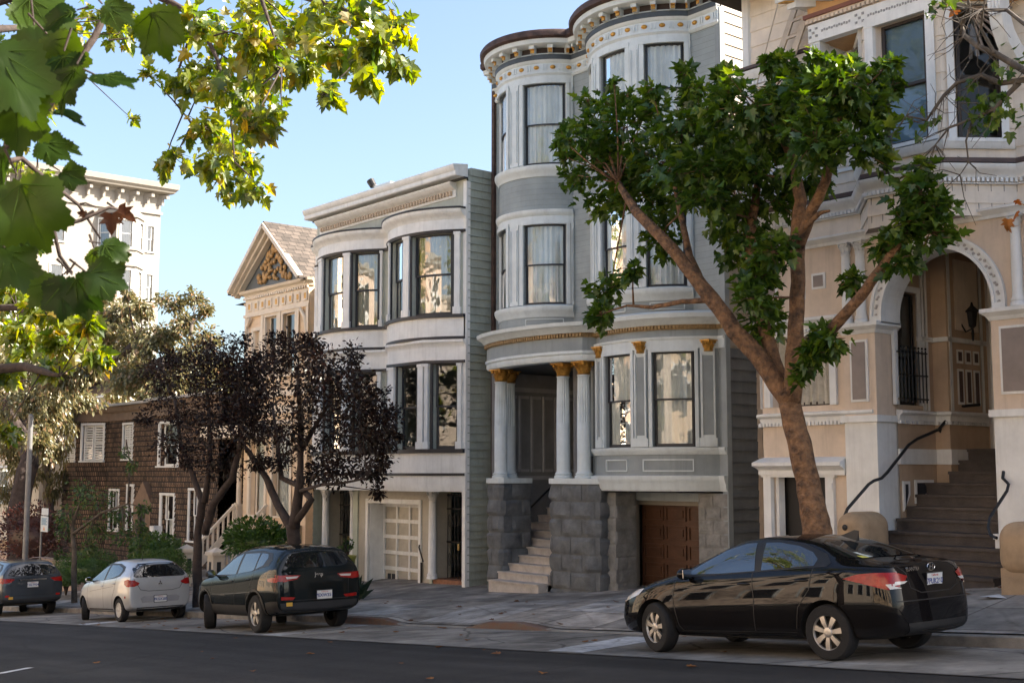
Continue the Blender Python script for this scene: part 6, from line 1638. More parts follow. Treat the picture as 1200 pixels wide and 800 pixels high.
    # wheels
    for ax_, wx in enumerate(S['axles']):
        for sd in (1, -1):
            w = MB(); r = rw_; tw = S['tyre']
            prof = [(r * .62, -tw * .5), (r * .8, -tw * .52), (r * .93, -tw * .5), (r * .985, -tw * .4), (r, -tw * .25), (r, tw * .25), (r * .985, tw * .4), (r * .93, tw * .5), (r * .8, tw * .52), (r * .62, tw * .5)]
            nn = 40; base = 0
            for rr, yy in prof:
                for q in range(nn): t = 2 * pi * q / nn; w.v.append((rr * cos(t), yy, rr * sin(t)))
            for i in range(len(prof) - 1):
                for q in range(nn): a = i * nn + q; b = i * nn + (q + 1) % nn; w.f.append((a, b, b + nn, a + nn))
            wo = w.build('wheel', tyre_m, root, smooth=40)
            d = MB(); c0 = 0
            for rr, yy in ((r * .64, tw * .5), (r * .66, tw * .42), (r * .6, tw * .4), (r * .58, tw * .05), (.0, tw * .03)):
                for q in range(nn): t = 2 * pi * q / nn; d.v.append((rr * cos(t), yy, rr * sin(t)))
            for i in range(4):
                for q in range(nn): a = i * nn + q; b = i * nn + (q + 1) % nn; d.f.append((a, b, b + nn, a + nn))
            d.build('rim_barrel', mat('dark_barrel', (.03, .03, .03), .6, .2), wo, smooth=40)
            rm = MB(); R0 = r * .66; ns = S['spokes']
            for i in range(nn):
                t0, t1 = 2 * pi * i / nn, 2 * pi * (i + 1) / nn
                for (r0, y0, r1, y1) in ((R0, tw * .5, R0 * .93, tw * .47), (R0 * .93, tw * .47, R0 * .88, tw * .36)):
                    rm.quad((r0 * cos(t0), y0, r0 * sin(t0)), (r0 * cos(t1), y0, r0 * sin(t1)), (r1 * cos(t1), y1, r1 * sin(t1)), (r1 * cos(t0), y1, r1 * sin(t0)))
            sw0, sw1 = S['spoke_w']
            for i in range(ns):
                t = 2 * pi * i / ns + .3; c, s = cos(t), sin(t); pts3 = []
                for rr, ww, yy in ((R0 * .2, sw0, tw * .42), (R0 * .55, lerp(sw0, sw1, .5), tw * .46), (R0 * .95, sw1, tw * .42)):
                    for e in (-1, 1): pts3.append((rr * c - e * ww * s, yy, rr * s + e * ww * c))
                lo = [(x3, y3 - .03, z3) for x3, y3, z3 in pts3]
                rm.add(pts3 + lo, [(0, 1, 3, 2), (2, 3, 5, 4), (0, 2, 8, 6), (2, 4, 10, 8), (1, 7, 9, 3), (3, 9, 11, 5)])
            for rr, yy, r2, y2 in ((R0 * .3, tw * .4, R0 * .26, tw * .47), (R0 * .26, tw * .47, R0 * .12, tw * .5), (R0 * .12, tw * .5, .0005, tw * .5)):
                for i in range(20):
                    t0, t1 = 2 * pi * i / 20, 2 * pi * (i + 1) / 20
                    rm.quad((rr * cos(t0), yy, rr * sin(t0)), (rr * cos(t1), yy, rr * sin(t1)), (r2 * cos(t1), y2, r2 * sin(t1)), (r2 * cos(t0), y2, r2 * sin(t0)))
            rm.build('rim', S['rim'], wo, smooth=30)
            wo.location = (wx, sd * (S['half'] - tw * .5 - S.get('inset', .02)), rw_)
            steer = S['steer'] if ax_ == 0 else 0
            wo.rotation_euler = (0, 0, (0 if sd > 0 else pi) + R_(steer))
    # set on the hill, nose downhill (towards -X)
    z = road_z(x_) + .006
    root.location = (x_, y_, z)
    root.rotation_euler = Matrix.Rotation(math.atan(-.07), 4, 'Y').to_3x3().to_euler()
    root.rotation_euler = (Matrix.Rotation(-math.atan(.07), 3, 'Y') @ Matrix.Rotation(pi - R_(S.get('yaw', 0)), 3, 'Z')).to_euler()
    return root

def interp_f(pts):
    pts = sorted(pts)
    def f(x):
        if x <= pts[0][0]: return pts[0][1]
        for i in range(len(pts) - 1):
            a, b = pts[i], pts[i + 1]
            if x <= b[0]:
                t = (x - a[0]) / (b[0] - a[0])
                p0 = pts[max(i - 1, 0)]; p3 = pts[min(i + 2, len(pts) - 1)]
                ma = (b[1] - p0[1]) / (b[0] - p0[0]) if b[0] != p0[0] else 0
                mb = (p3[1] - a[1]) / (p3[0] - a[0]) if p3[0] != a[0] else 0
                sl = (b[1] - a[1]) / (b[0] - a[0])
                if ma * sl <= 0: ma = 0
                if mb * sl <= 0: mb = 0
                ma = max(-3 * abs(sl), min(3 * abs(sl), ma)); mb = max(-3 * abs(sl), min(3 * abs(sl), mb)); h = b[0] - a[0]
                return (2 * t**3 - 3 * t**2 + 1) * a[1] + (t**3 - 2 * t**2 + t) * h * ma + (-2 * t**3 + 3 * t**2) * b[1] + (t**3 - t**2) * h * mb
        return pts[-1][1]
    return f

def rear_M(x, y, z, yaw=0, tilt=0):
    """text facing backwards (-x), reading left to right seen from behind"""
    return Matrix.Translation((x, y, z)) @ Matrix.Rotation(tilt, 4, 'Y') @ Matrix(((0, 0, -1, 0), (-1, 0, 0, 0), (0, 1, 0, 0), (0, 0, 0, 1)))

def plate(root, x, y, z, txt, tilt=0):
    k = MB(); global ORG
    ORG = Vector((0, 0, 0))
    k.box(-.006, .006, -.155, .155, -.078, .078)
    o = k.build('number_plate', plate_m, root); o.location = (x, y, z); o.rotation_euler = (0, tilt, 0)
    M0 = Matrix(((0, 0, -1, 0), (-1, 0, 0, 0), (0, 1, 0, 0), (0, 0, 0, 1)))
    text_mesh(txt, .085, blue_t, o, Matrix.Translation((-.0065, 0, -.012)) @ M0, 'plate_number', .001, bold=.002)
    text_mesh('California', .036, mat('plate_red', (.5, .05, .04), .5), o, Matrix.Translation((-.0065, 0, .056)) @ M0, 'plate_heading', .001)
    k = MB(); k.box(-.004, .007, -.168, .168, -.09, -.078); k.box(-.004, .007, -.168, .168, .078, .09); k.box(-.004, .007, -.168, -.155, -.078, .078); k.box(-.004, .007, .155, .168, -.078, .078); k.build('plate_frame', trim_k, o)
    return o

def mirror_pair(root, x, y, z, m, size=(.1, .1, .075)):
    for s in (1, -1):
        k = MB(); k.ball((0, 0, 0), size, 14, 10)
        for i, v in enumerate(k.v): k.v[i] = (max(-.045, v[0]), v[1], v[2])
        o = k.build('wing_mirror', m, root, smooth=50); o.location = (x, s * y, z)
        k = MB(); k.box(-.01, .04, -s * .14 if s > 0 else 0, 0 if s > 0 else .14, -.05, -.02); k.build('mirror_arm', trim_k, o)
        k = MB(); k.box(-.052, -.046, -.08, .08, -.055, .055); k.build('mirror_glass', mat('mirror_glass', (.5, .5, .5), .03, 0, metal=1), o)

def handle(root, x, y, z, m):
    k = MB(); k.ball((0, 0, 0), (.1, .022, .016), 12, 8); o = k.build('door_handle', m, root, smooth='all'); o.location = (x, y, z)

def hit(bvh, o_, d):
    h, n, _, _ = bvh.ray_cast(Vector(o_), Vector(d)); return h if h else Vector(o_)

# ---------------------------------------------------------------- black sedan
def d_sedan(root, patch, line, mir, bvh):
    for s in 'LR':
        patch('window_trim', trim_k, [(1.0, .985), (.6, 1.165), (.25, 1.315), (-.1, 1.385), (-.55, 1.385), (-.95, 1.33), (-1.3, 1.2), (-1.42, 1.1), (-1.38, 1.06), (-.9, 1.035), (0, .99), (.8, .95)], s, .003)
        patch('side_window', cglass2, [(.82, .985), (.55, 1.125), (.22, 1.27), (-.08, 1.345), (-.26, 1.352), (-.33, 1.02), (.2, .995)], s, .006)
        patch('side_window', cglass2, [(-.4, 1.352), (-.6, 1.348), (-.9, 1.3), (-1.12, 1.22), (-1.22, 1.14), (-1.2, 1.07), (-.9, 1.055), (-.43, 1.025)], s, .006)
        line([(.95, .96), (1.0, .7), (.92, .35), (.85, .28)], s); line([(-.3, 1.0), (-.33, .7), (-.31, .3)], s); line([(-1.2, 1.05), (-1.15, .8), (-.98, .6), (-.93, .35)], s)
        line([(.85, .29), (-.92, .31)], s); line([(.9, .255), (-.9, .255)], s, .05)
        line([(1.9, .72), (1.2, .86), (.95, .935)], s, .008)
        patch('tail_lamp', red_l, [(-1.62, .92), (-1.8, .965), (-2.0, .98), (-2.2, .975), (-2.26, .93), (-2.27, .84), (-2.15, .79), (-2.0, .83), (-1.85, .87)], s, .008)
        patch('reverse_lamp', clear_l, [(-2.12, .85), (-2.27, .86), (-2.28, .81), (-2.16, .795)], s, .011)
        patch('head_lamp', clear_l, [(1.55, .81), (1.75, .79), (2.0, .72), (2.12, .66), (2.1, .62), (1.9, .66), (1.65, .73)], s, .008)
    for s in (1, -1):
        patch('tail_lamp', red_l, [(s * .5, .93), (s * .62, .965), (s * .86, .96), (s * .86, .85), (s * .72, .83), (s * .55, .88)], 'B', .01)
        patch('reverse_lamp', clear_l, [(s * .52, .875), (s * .7, .875), (s * .72, .835), (s * .58, .85)], 'B', .013)
        h = hit(bvh, (.72, s * 3, 1.02), (0, -s, 0)); 
    patch('rear_window', cglass, [(-.55, -1.34 + 2.68)] and [(-.5, 1.33), (.5, 1.33), (.6, 1.24), (.66, 1.13), (.62, 1.115), (-.62, 1.115), (-.66, 1.13), (-.6, 1.24)], 'B', .006)
    patch('windscreen', cglass, [(-.5, 1.35), (.5, 1.35), (.68, 1.05), (.66, 1.0), (-.66, 1.0), (-.68, 1.05)], 'F', .006)
    line([(-.62, 1.06), (-.5, .96), (-.48, .8), (-.3, .74), (.3, .74), (.48, .8), (.5, .96), (.62, 1.06)], 'B', .01)
    line([(-.78, .66), (.78, .66)], 'B', .012)
    patch('bumper_insert', trim_k, [(-.6, .42), (.6, .42), (.55, .25), (-.55, .25)], 'B', .006)
    mirror_pair(root, .72, .93, 1.0, paint_blk)
    for x in (-.18, -1.05):
        for s in (1, -1): h = hit(bvh, (x, s * 3, .87 + (.04 if x < -.5 else 0)), (0, -s, 0)); handle(root, h.x, h.y + s * .008, h.z, paint_blk)
    h = hit(bvh, (-6, 0, .9), (1, 0, 0)); plate(root, h.x - .012, 0, .865, '7PUK260', -.12)
    h = hit(bvh, (-6, .36, 1.0), (1, 0, 0)); text_mesh('ELANTRA', .062, chrome, root, rear_M(h.x - .004, .36, 1.0, tilt=.15), 'model_lettering', .003)
    h = hit(bvh, (-6, 0, 1.01), (1, 0, 0))
    k = MB(); pts_ = [(h.x - .006, .075 * cos(t), 1.012 + .042 * sin(t)) for t in [2 * pi * i / 24 for i in range(25)]]; k.tube(pts_, .006, 6, False)
    k.bar((h.x - .006, .035, .985), (h.x - .006, .018, 1.04), .008, .012); k.bar((h.x - .006, -.018, .985), (h.x - .006, -.035, 1.04), .008, .012); k.bar((h.x - .006, .028, 1.008), (h.x - .006, -.028, 1.016), .008, .01)
    k.build('emblem', chrome, root)
    k = MB(); k.add([(-1.05, -.02, 1.4), (-1.05, .02, 1.4), (-1.28, .022, 1.33), (-1.28, -.022, 1.33), (-1.24, -.004, 1.46), (-1.24, .004, 1.46), (-1.3, .004, 1.45), (-1.3, -.004, 1.45)], [(0, 1, 5, 4), (1, 2, 6, 5), (2, 3, 7, 6), (3, 0, 4, 7), (4, 5, 6, 7)]); k.build('roof_antenna', trim_k, root)
    patch('window_sticker', mat('yellow_sticker', (.55, .5, .1), .5), [(.5, 1.135), (.58, 1.135), (.57, 1.16), (.5, 1.16)], 'B', .009)
    patch('parking_slip', mat('pale_sticker', (.5, .55, .5), .5), [(.42, 1.14), (.49, 1.14), (.5, 1.2), (.45, 1.2)], 'B', .009)
cglass2 = glass_mat('side_glass', .16, tint=(.015, .016, .015), wav=.02, opaque=True)
paint_blk = car_paint('black_paint', (.006, .0055, .006), rough=.3)
def end_sedan(x, z):
    if x < -2.15: return .16 * max(0, z - .75) ** 1.0 * 1.4 - .05 * max(0, .55 - z)
    if x > 2.1: return -.5 * max(0, z - .55) - .2 * max(0, .4 - z)
    return 0
sedan = dict(name='parked_car', label='glossy black sedan parked nearest, with red wraparound tail lamps and silver seven-spoke wheels', pos=(-10.05, 12.93), half=.885, wheel=.318, arch=.36, tyre=.2, axles=(1.35, -1.35), steer=-14, spokes=7, spoke_w=(.02, .034), rim=rim_s, paint=paint_blk, detail=d_sedan, end=end_sedan,
    stations=[2.22, 2.1, 1.9, 1.65, 1.35, 1.1, .98, .75, .45, .15, -.15, -.5, -.85, -1.15, -1.45, -1.68, -1.85, -2.02, -2.16, -2.28],
    top=[(2.22, .66), (2.1, .72), (1.8, .83), (1.4, .93), (1.05, 1.0), (.9, 1.04), (.5, 1.22), (.15, 1.36), (-.25, 1.43), (-.6, 1.432), (-1.0, 1.38), (-1.4, 1.26), (-1.7, 1.15), (-1.9, 1.11), (-2.1, 1.09), (-2.28, 1.06)],
    belt=[(2.22, .56), (2.1, .62), (1.8, .74), (1.3, .86), (.9, .92), (0, .965), (-.8, 1.0), (-1.4, 1.03), (-1.9, 1.03), (-2.15, 1.01), (-2.28, .97)],
    width=[(2.22, .55), (2.1, .7), (1.9, .81), (1.6, .87), (1.2, .885), (0, .887), (-1.2, .89), (-1.7, .88), (-2.0, .84), (-2.16, .79), (-2.28, .7)],
    bottom=[(2.22, .3), (2.1, .22), (1.8, .2), (0, .19), (-1.8, .22), (-2.1, .26), (-2.28, .33)],
    roofw=[(2.22, .4), (1.8, .62), (1.1, .7), (.9, .72), (.4, .67), (0, .63), (-.6, .62), (-1.1, .6), (-1.5, .6), (-1.8, .62), (-2.1, .62), (-2.28, .56)])

# ---------------------------------------------------------------- black SUV
paint_grn = car_paint('dark_green_black_paint', (.008, .011, .012), rough=.28)
def d_suv(root, patch, line, mir, bvh):
    for s in 'LR':
        patch('window_trim', trim_k, [(1.0, 1.1), (.6, 1.3), (.25, 1.46), (-.2, 1.55), (-1.2, 1.55), (-1.72, 1.49), (-1.9, 1.36), (-1.85, 1.26), (-1.2, 1.17), (.7, 1.06)], s, .003)
        patch('side_window', sglass, [(.85, 1.1), (.5, 1.28), (.15, 1.43), (-.2, 1.5), (-.25, 1.5), (-.3, 1.11)], s, .006)
        patch('side_window', sglass, [(-.37, 1.5), (-1.15, 1.505), (-1.22, 1.2), (-1.15, 1.17), (-.4, 1.12)], s, .006)
        patch('side_window', sglass, [(-1.23, 1.5), (-1.55, 1.48), (-1.66, 1.4), (-1.6, 1.27), (-1.29, 1.2)], s, .006)
        line([(.95, 1.05), (1.0, .8), (.95, .45)], s); line([(-.3, 1.1), (-.32, .45)], s); line([(-1.25, 1.15), (-1.15, .9), (-.95, .72), (-.9, .45)], s)
        patch('sill_cladding', trim_k, [(.98, .5), (.98, .28), (-.98, .28), (-.98, .5), (-.9, .52), (.9, .52)], s, .008)
        for wx in (1.35, -1.35):
            ou = [(wx + .47 * cos(t), .36 + .47 * sin(t)) for t in [pi * i / 16 for i in range(17)]] + [(wx + .405 * cos(t), .36 + .4 * sin(t)) for t in [pi * i / 16 for i in range(16, -1, -1)]]
            patch('arch_cladding', trim_k, ou, s, .01)
        patch('rear_cladding', trim_k, [(-1.85, .34), (-1.85, .58), (-2.1, .6), (-2.3, .6), (-2.3, .34)], s, .008)
        patch('tail_lamp', red_l, [(-1.95, 1.02), (-2.2, 1.04), (-2.33, 1.05), (-2.33, .95), (-2.15, .95), (-1.98, .97)], s, .01)
        line([(.9, .72), (.2, .7)], s, .02, trim_k)
    for s in (1, -1):
        patch('tail_lamp', red_l, [(s * .38, 1.06), (s * .88, 1.08), (s * .88, .97), (s * .7, .95), (s * .45, .99)], 'B', .01)
        patch('reverse_lamp', clear_l, [(s * .42, 1.045), (s * .68, 1.04), (s * .66, 1.0), (s * .46, 1.01)], 'B', .013)
        patch('rear_reflector', red_l, [(s * .5, .66), (s * .78, .68), (s * .78, .62), (s * .55, .61)], 'B', .01)
    patch('rear_window', rglass, [(-.5, 1.47), (.5, 1.47), (.6, 1.4), (.66, 1.24), (.5, 1.2), (-.5, 1.2), (-.66, 1.24), (-.6, 1.4)], 'B', .006)
    patch('windscreen', cglass, [(-.55, 1.5), (.55, 1.5), (.72, 1.15), (-.72, 1.15)], 'F', .006)
    patch('rear_cladding', trim_k, [(-.8, .56), (.8, .56), (.76, .34), (-.76, .34)], 'B', .007)
    line([(-.75, 1.12), (-.62, .95), (-.6, .6), (.6, .6), (.62, .95), (.75, 1.12)], 'B', .012)
    mirror_pair(root, .75, 1.0, 1.13, trim_k, (.1, .11, .085))
    for x in (-.15, -1.02):
        for s in (1, -1): h = hit(bvh, (x, s * 3, .98 + (.03 if x < -.5 else 0)), (0, -s, 0)); handle(root, h.x, h.y + s * .008, h.z, trim_k)
    h = hit(bvh, (-6, 0, .66), (1, 0, 0)); plate(root, h.x - .012, -.1, .68, '7EXW351', -.05)
    h = hit(bvh, (-6, 0, 1.05), (1, 0, 0)); text_mesh('Jeep', .1, chrome, root, rear_M(h.x - .004, 0, 1.06, tilt=.1), 'badge_lettering', .004, bold=.003)
    h = hit(bvh, (-6, .62, .53), (1, 0, 0)); k = MB(); k.box(h.x - .014, h.x - .006, .56, .68, .5, .57); k.build('bumper_sticker', amber, root)
    k = MB(); k.lathe(-1.5, 0, [(.012, 1.66), (.006, 1.74)], 8); k.build('roof_antenna', trim_k, root)
sglass = glass_mat('tinted_glass', .1, tint=(.012, .013, .014), wav=.02, opaque=True)
rglass = glass_mat('rear_glass', .05, tint=(.012, .013, .014), wav=.02, opaque=True)
def end_suv(x, z):
    if x < -2.1: return .33 * max(0, z - 1.05) + .1 * max(0, z - .7) * 0 - .04 * max(0, .6 - z)
    if x > 2.0: return -.35 * max(0, z - .75) - .25 * max(0, .5 - z)
    return 0
suv = dict(name='parked_car', label='black SUV with slim red tail lamps parked beneath the purple tree', pos=(-22.88, 12.84), yaw=6, half=.93, wheel=.36, arch=.41, tyre=.225, axles=(1.33, -1.33), steer=-24, spokes=5, spoke_w=(.03, .055), rim=rim_s, paint=paint_grn, detail=d_suv, end=end_suv,
    stations=[2.24, 2.12, 1.9, 1.6, 1.3, 1.08, .95, .7, .4, .1, -.3, -.7, -1.1, -1.5, -1.8, -2.05, -2.2, -2.27, -2.3],
    top=[(2.24, .85), (2.1, .95), (1.7, 1.04), (1.2, 1.1), (.95, 1.16), (.6, 1.36), (.25, 1.54), (-.1, 1.62), (-.6, 1.65), (-1.2, 1.64), (-1.7, 1.6), (-2.0, 1.56), (-2.16, 1.53), (-2.3, 1.5)],
    belt=[(2.24, .75), (2.1, .85), (1.7, .98), (1.0, 1.04), (0, 1.08), (-1, 1.14), (-1.7, 1.2), (-2.3, 1.2)],
    width=[(2.24, .6), (2.1, .78), (1.85, .88), (1.5, .925), (0, .93), (-1.4, .935), (-1.9, .92), (-2.15, .9), (-2.3, .86)],
    bottom=[(2.24, .4), (2.1, .32), (1.8, .28), (0, .27), (-1.8, .3), (-2.3, .4)],
    roofw=[(2.24, .5), (1.7, .72), (1.0, .76), (.6, .7), (.2, .63), (-.3, .62), (-1.3, .63), (-2.0, .63), (-2.3, .6)])

# ---------------------------------------------------------------- silver hatchback
paint_sil = car_paint('silver_paint', (.44, .45, .46), metal=.45, rough=.32)
def d_hatch(root, patch, line, mir, bvh):
    for s in 'LR':
        patch('window_trim', trim_k, [(.9, 1.0), (.5, 1.2), (.2, 1.34), (-.15, 1.42), (-.8, 1.4), (-1.2, 1.32), (-1.3, 1.22), (-1.22, 1.1), (-.9, 1.05), (.6, .97)], s, .003)
        patch('side_window', sglass, [(.75, 1.0), (.45, 1.16), (.15, 1.3), (-.12, 1.37), (-.18, 1.0)], s, .006)
        patch('side_window', sglass, [(-.25, 1.37), (-.75, 1.36), (-1.12, 1.28), (-1.18, 1.2), (-1.1, 1.12), (-.85, 1.07), (-.28, 1.01)], s, .006)
        line([(.85, .97), (.9, .7), (.82, .35)], s); line([(-.2, 1.0), (-.24, .34)], s); line([(-1.05, 1.1), (-.98, .8), (-.85, .6), (-.8, .35)], s); line([(.8, .3), (-.82, .3)], s, .03)
        line([(.7, .74), (-.9, .86)], s, .006)
        patch('tail_lamp', red_l, [(-1.55, .98), (-1.7, 1.02), (-1.84, .99), (-1.86, .83), (-1.7, .84), (-1.58, .9)], s, .01)
        patch('marker_reflector', red_l, [(-1.6, .62), (-1.66, .62), (-1.66, .57), (-1.6, .57)], s, .008)
    for s in (1, -1): patch('tail_lamp', red_l, [(s * .52, .92), (s * .66, .99), (s * .84, 1.0), (s * .84, .85), (s * .66, .84), (s * .56, .87)], 'B', .01)
    patch('rear_window', rglass, [(-.52, 1.38), (.52, 1.38), (.62, 1.25), (.66, 1.08), (.6, 1.05), (-.6, 1.05), (-.66, 1.08), (-.62, 1.25)], 'B', .006)
    patch('windscreen', cglass, [(-.5, 1.38), (.5, 1.38), (.66, 1.03), (-.66, 1.03)], 'F', .006)
    line([(-.66, 1.03), (-.56, .86), (-.5, .76), (-.3, .72), (.3, .72), (.5, .76), (.56, .86), (.66, 1.03)], 'B', .012)
    patch('bumper_panel', mat('grey_bumper_panel', (.26, .26, .27), .5), [(-.42, .6), (.42, .6), (.5, .55), (.46, .45), (-.46, .45), (-.5, .55)], 'B', .006)
    patch('bumper_insert', trim_k, [(-.6, .34), (.6, .34), (.55, .26), (-.55, .26)], 'B', .006)
    mirror_pair(root, .62, .88, 1.03, paint_sil, (.09, .09, .07))
    for x in (-.1, -.9):
        for s in (1, -1): h = hit(bvh, (x, s * 3, .86 + (.06 if x < -.5 else 0)), (0, -s, 0)); handle(root, h.x, h.y + s * .008, h.z, paint_sil)
    h = hit(bvh, (-6, 0, .53), (1, 0, 0)); plate(root, h.x - .012, 0, .525, '7KGX285', .03)
    h = hit(bvh, (-6, 0, .9), (1, 0, 0)); k = MB()
    for a in (90, 210, 330):
        c, s = cos(R_(a)), sin(R_(a)); e = h.x - .008
        k.poly([(e, 0, .9), (e, .035 * cos(R_(a - 30)), .9 + .035 * sin(R_(a - 30))), (e, .062 * c, .9 + .062 * s), (e, .035 * cos(R_(a + 30)), .9 + .035 * sin(R_(a + 30)))])
    k.build('emblem', chrome, root)
    k = MB(); k.lathe(-1.2, .2, [(.012, 1.47), (.004, 1.6)], 8); k.build('roof_antenna', trim_k, root)
    h = hit(bvh, (-6, 0, 1.08), (1, 0, 0)); k = MB(); k.tube([(h.x - .01, 0, 1.08), (h.x - .02, .22, 1.1)], .012, 6); k.build('rear_wiper', trim_k, root)
def end_hatch(x, z):
    if x < -1.7: return .38 * max(0, z - .98) - .04 * max(0, .55 - z)
    if x > 1.7: return -.45 * max(0, z - .6) - .2 * max(0, .45 - z)
    return 0
hatch = dict(name='parked_car', label='small silver hatchback parked between the dark SUVs', pos=(-30.9, 13.3), yaw=1.5, half=.83, wheel=.29, arch=.335, tyre=.17, axles=(1.25, -1.22), steer=-24, spokes=8, spoke_w=(.028, .05), rim=hub_m, paint=paint_sil, detail=d_hatch, end=end_hatch,
    stations=[1.98, 1.86, 1.65, 1.4, 1.15, .98, .85, .6, .3, 0, -.4, -.8, -1.15, -1.4, -1.6, -1.74, -1.8, -1.83],
    top=[(1.98, .72), (1.8, .84), (1.4, .95), (1.0, 1.02), (.85, 1.07), (.5, 1.26), (.2, 1.4), (-.2, 1.49), (-.7, 1.5), (-1.2, 1.46), (-1.5, 1.42), (-1.83, 1.36)],
    belt=[(1.98, .6), (1.8, .7), (1.4, .86), (.9, .94), (0, .99), (-.8, 1.05), (-1.4, 1.08), (-1.83, 1.06)],
    width=[(1.98, .5), (1.85, .66), (1.6, .77), (1.25, .825), (0, .83), (-1.2, .835), (-1.6, .815), (-1.75, .8), (-1.83, .76)],
    bottom=[(1.98, .3), (1.8, .22), (0, .2), (-1.5, .22), (-1.83, .3)],
    roofw=[(1.98, .4), (1.5, .6), (.9, .68), (.5, .61), (.1, .55), (-.6, .54), (-1.4, .53), (-1.83, .5)])

# ---------------------------------------------------------------- dark SUV at the far left
paint_chr = car_paint('charcoal_paint', (.035, .042, .05), metal=.2, rough=.3)
def d_far(root, patch, line, mir, bvh):
    for s in 'LR':
        patch('window_trim', trim_k, [(1.0, 1.1), (.6, 1.3), (.25, 1.46), (-.2, 1.55), (-1.2, 1.55), (-1.72, 1.49), (-1.9, 1.36), (-1.85, 1.26), (-1.2, 1.17), (.7, 1.06)], s, .003)
        patch('side_window', sglass, [(.85, 1.1), (.5, 1.28), (.15, 1.43), (-.25, 1.5), (-.3, 1.11)], s, .006); patch('side_window', sglass, [(-.37, 1.5), (-1.15, 1.505), (-1.22, 1.2), (-.4, 1.12)], s, .006); patch('side_window', sglass, [(-1.23, 1.5), (-1.6, 1.47), (-1.72, 1.38), (-1.66, 1.27), (-1.29, 1.2)], s, .006)
        patch('tail_lamp', red_l, [(-1.9, 1.08), (-2.3, 1.12), (-2.33, .98), (-2.1, .96)], s, .01); line([(-.3, 1.1), (-.32, .4)], s)
    for s in (1, -1):
        patch('tail_lamp', red_l, [(s * .5, 1.07), (s * .86, 1.1), (s * .86, .95), (s * .62, .98)], 'B', .01)
        patch('rear_reflector', red_l, [(s * .66, .62), (s * .78, .62), (s * .78, .56), (s * .66, .56)], 'B', .01)
    patch('rear_window', rglass, [(-.56, 1.5), (.56, 1.5), (.66, 1.38), (.7, 1.2), (.55, 1.16), (-.55, 1.16), (-.7, 1.2), (-.66, 1.38)], 'B', .006)
    patch('windscreen', cglass, [(-.55, 1.5), (.55, 1.5), (.72, 1.15), (-.72, 1.15)], 'F', .006)
    patch('rear_cladding', trim_k, [(-.85, .5), (.85, .5), (.8, .3), (-.8, .3)], 'B', .007)
    patch('chrome_strip', chrome, [(-.4, 1.06), (.4, 1.06), (.4, 1.03), (-.4, 1.03)], 'B', .01)
    line([(-.75, 1.12), (-.62, .95), (-.6, .6), (.6, .6), (.62, .95), (.75, 1.12)], 'B', .012)
    mirror_pair(root, .75, .98, 1.13, paint_chr, (.1, .11, .085))
    h = hit(bvh, (-6, 0, .9), (1, 0, 0)); plate(root, h.x - .012, 0, .9, '6XLT924', -.05)
    h = hit(bvh, (-6, .62, .53), (1, 0, 0)); k = MB(); k.box(h.x - .014, h.x - .006, .56, .68, .5, .57); k.build('bumper_sticker', amber, root)
    for s in (1, -1):
        h = hit(bvh, (-.15, s * 3, .98), (0, -s, 0)); handle(root, h.x, h.y + s * .008, h.z, paint_chr)
        k = MB(); k.tube([(.4, s * .58, 1.62), (-.2, s * .6, 1.685), (-1.1, s * .6, 1.68), (-1.6, s * .57, 1.63)], .018, 8); k.build('roof_rail', mat('rail_brown', (.16, .09, .06), .5), root)
far = dict(suv); far.update(yaw=3, label='charcoal SUV cut off by the left edge of the view, seen from behind', pos=(-39.6, 13.15), paint=paint_chr, detail=d_far, half=.9, wheel=.34, arch=.385, steer=-20, rim=hub_m)
for s_ in (sedan, suv, hatch, far): make_car(s_)
# ================================================================ SMALL THINGS
H = thing('lamp_post', 'plain grey metal pole standing behind the reddish shrub', 'pole', (at(30, 640, 15.2).x, 15.2, walk_z(at(30, 640, 15.2).x, 15.2)))
k = MB(); p0 = H.location; zt = at(31, 487, 15.2).z
k.lathe(p0.x, p0.y, [(.2, p0.z), (.2, p0.z + .3), (.1, p0.z + .35), (.085, zt), (.03, zt + .05)], 16); k.build('post', mat('galvanised', (.2, .2, .2), .5, .15, 4, metal=.3), H, smooth=40)
k = MB(); k.lathe(p0.x, p0.y, [(.24, p0.z - .05), (.24, p0.z + .06)], 16); k.build('base_plate', mat('galvanised', (.2, .2, .2)), H)
xs_ = at(47, 655, 14.6).x; zs_ = walk_z(xs_, 14.6)
H = thing('street_sign', 'white rectangular notice sign on a slim pole above the charcoal SUV', 'sign', (xs_, 14.6, zs_))
k = MB(); k.tube([(xs_, 14.6, zs_), (xs_, 14.6, at(47, 603, 14.6).z)], .035, 10); k.build('post', mat('galvanised', (.2, .2, .2)), H)
a = at(49, 604, 14.56); b = at(65, 624, 14.56); x0, x1, z1, z0 = a.x, a.x + .62, a.z, b.z
k = MB(); k.box(x0, x1, 14.54, 14.56, z0, z1); p = k.build('sign_panel', mat('sign_white', (.5, .56, .6), .4, .08, 4), H)
k = MB(); n = 5
for i in range(n):
    z = lerp(z1 - .08, z0 + .24, i / (n - 1)); k.box(x0 + .06, x1 - .06 - .12 * (i % 2), 14.532, 14.54, z - .02, z + .02)
k.build('text_lines', mat('sign_blue', (.18, .3, .42), .5), p)
k = MB(); c = (x0 + x1) / 2; k.add([(c - .09, 14.535, z0 + .05), (c + .09, 14.535, z0 + .05), (c, 14.535, z0 + .19)], [(0, 1, 2)]); k.build('orange_mark', mat('sign_orange', (.6, .25, .08), .5), p)
k = MB(); k.box(x0 + .02, x1 - .02, 14.54, 14.56, z1 + .03, z1 + .25); k.build('upper_panel', mat('sign_white', (.5, .56, .6)), H)

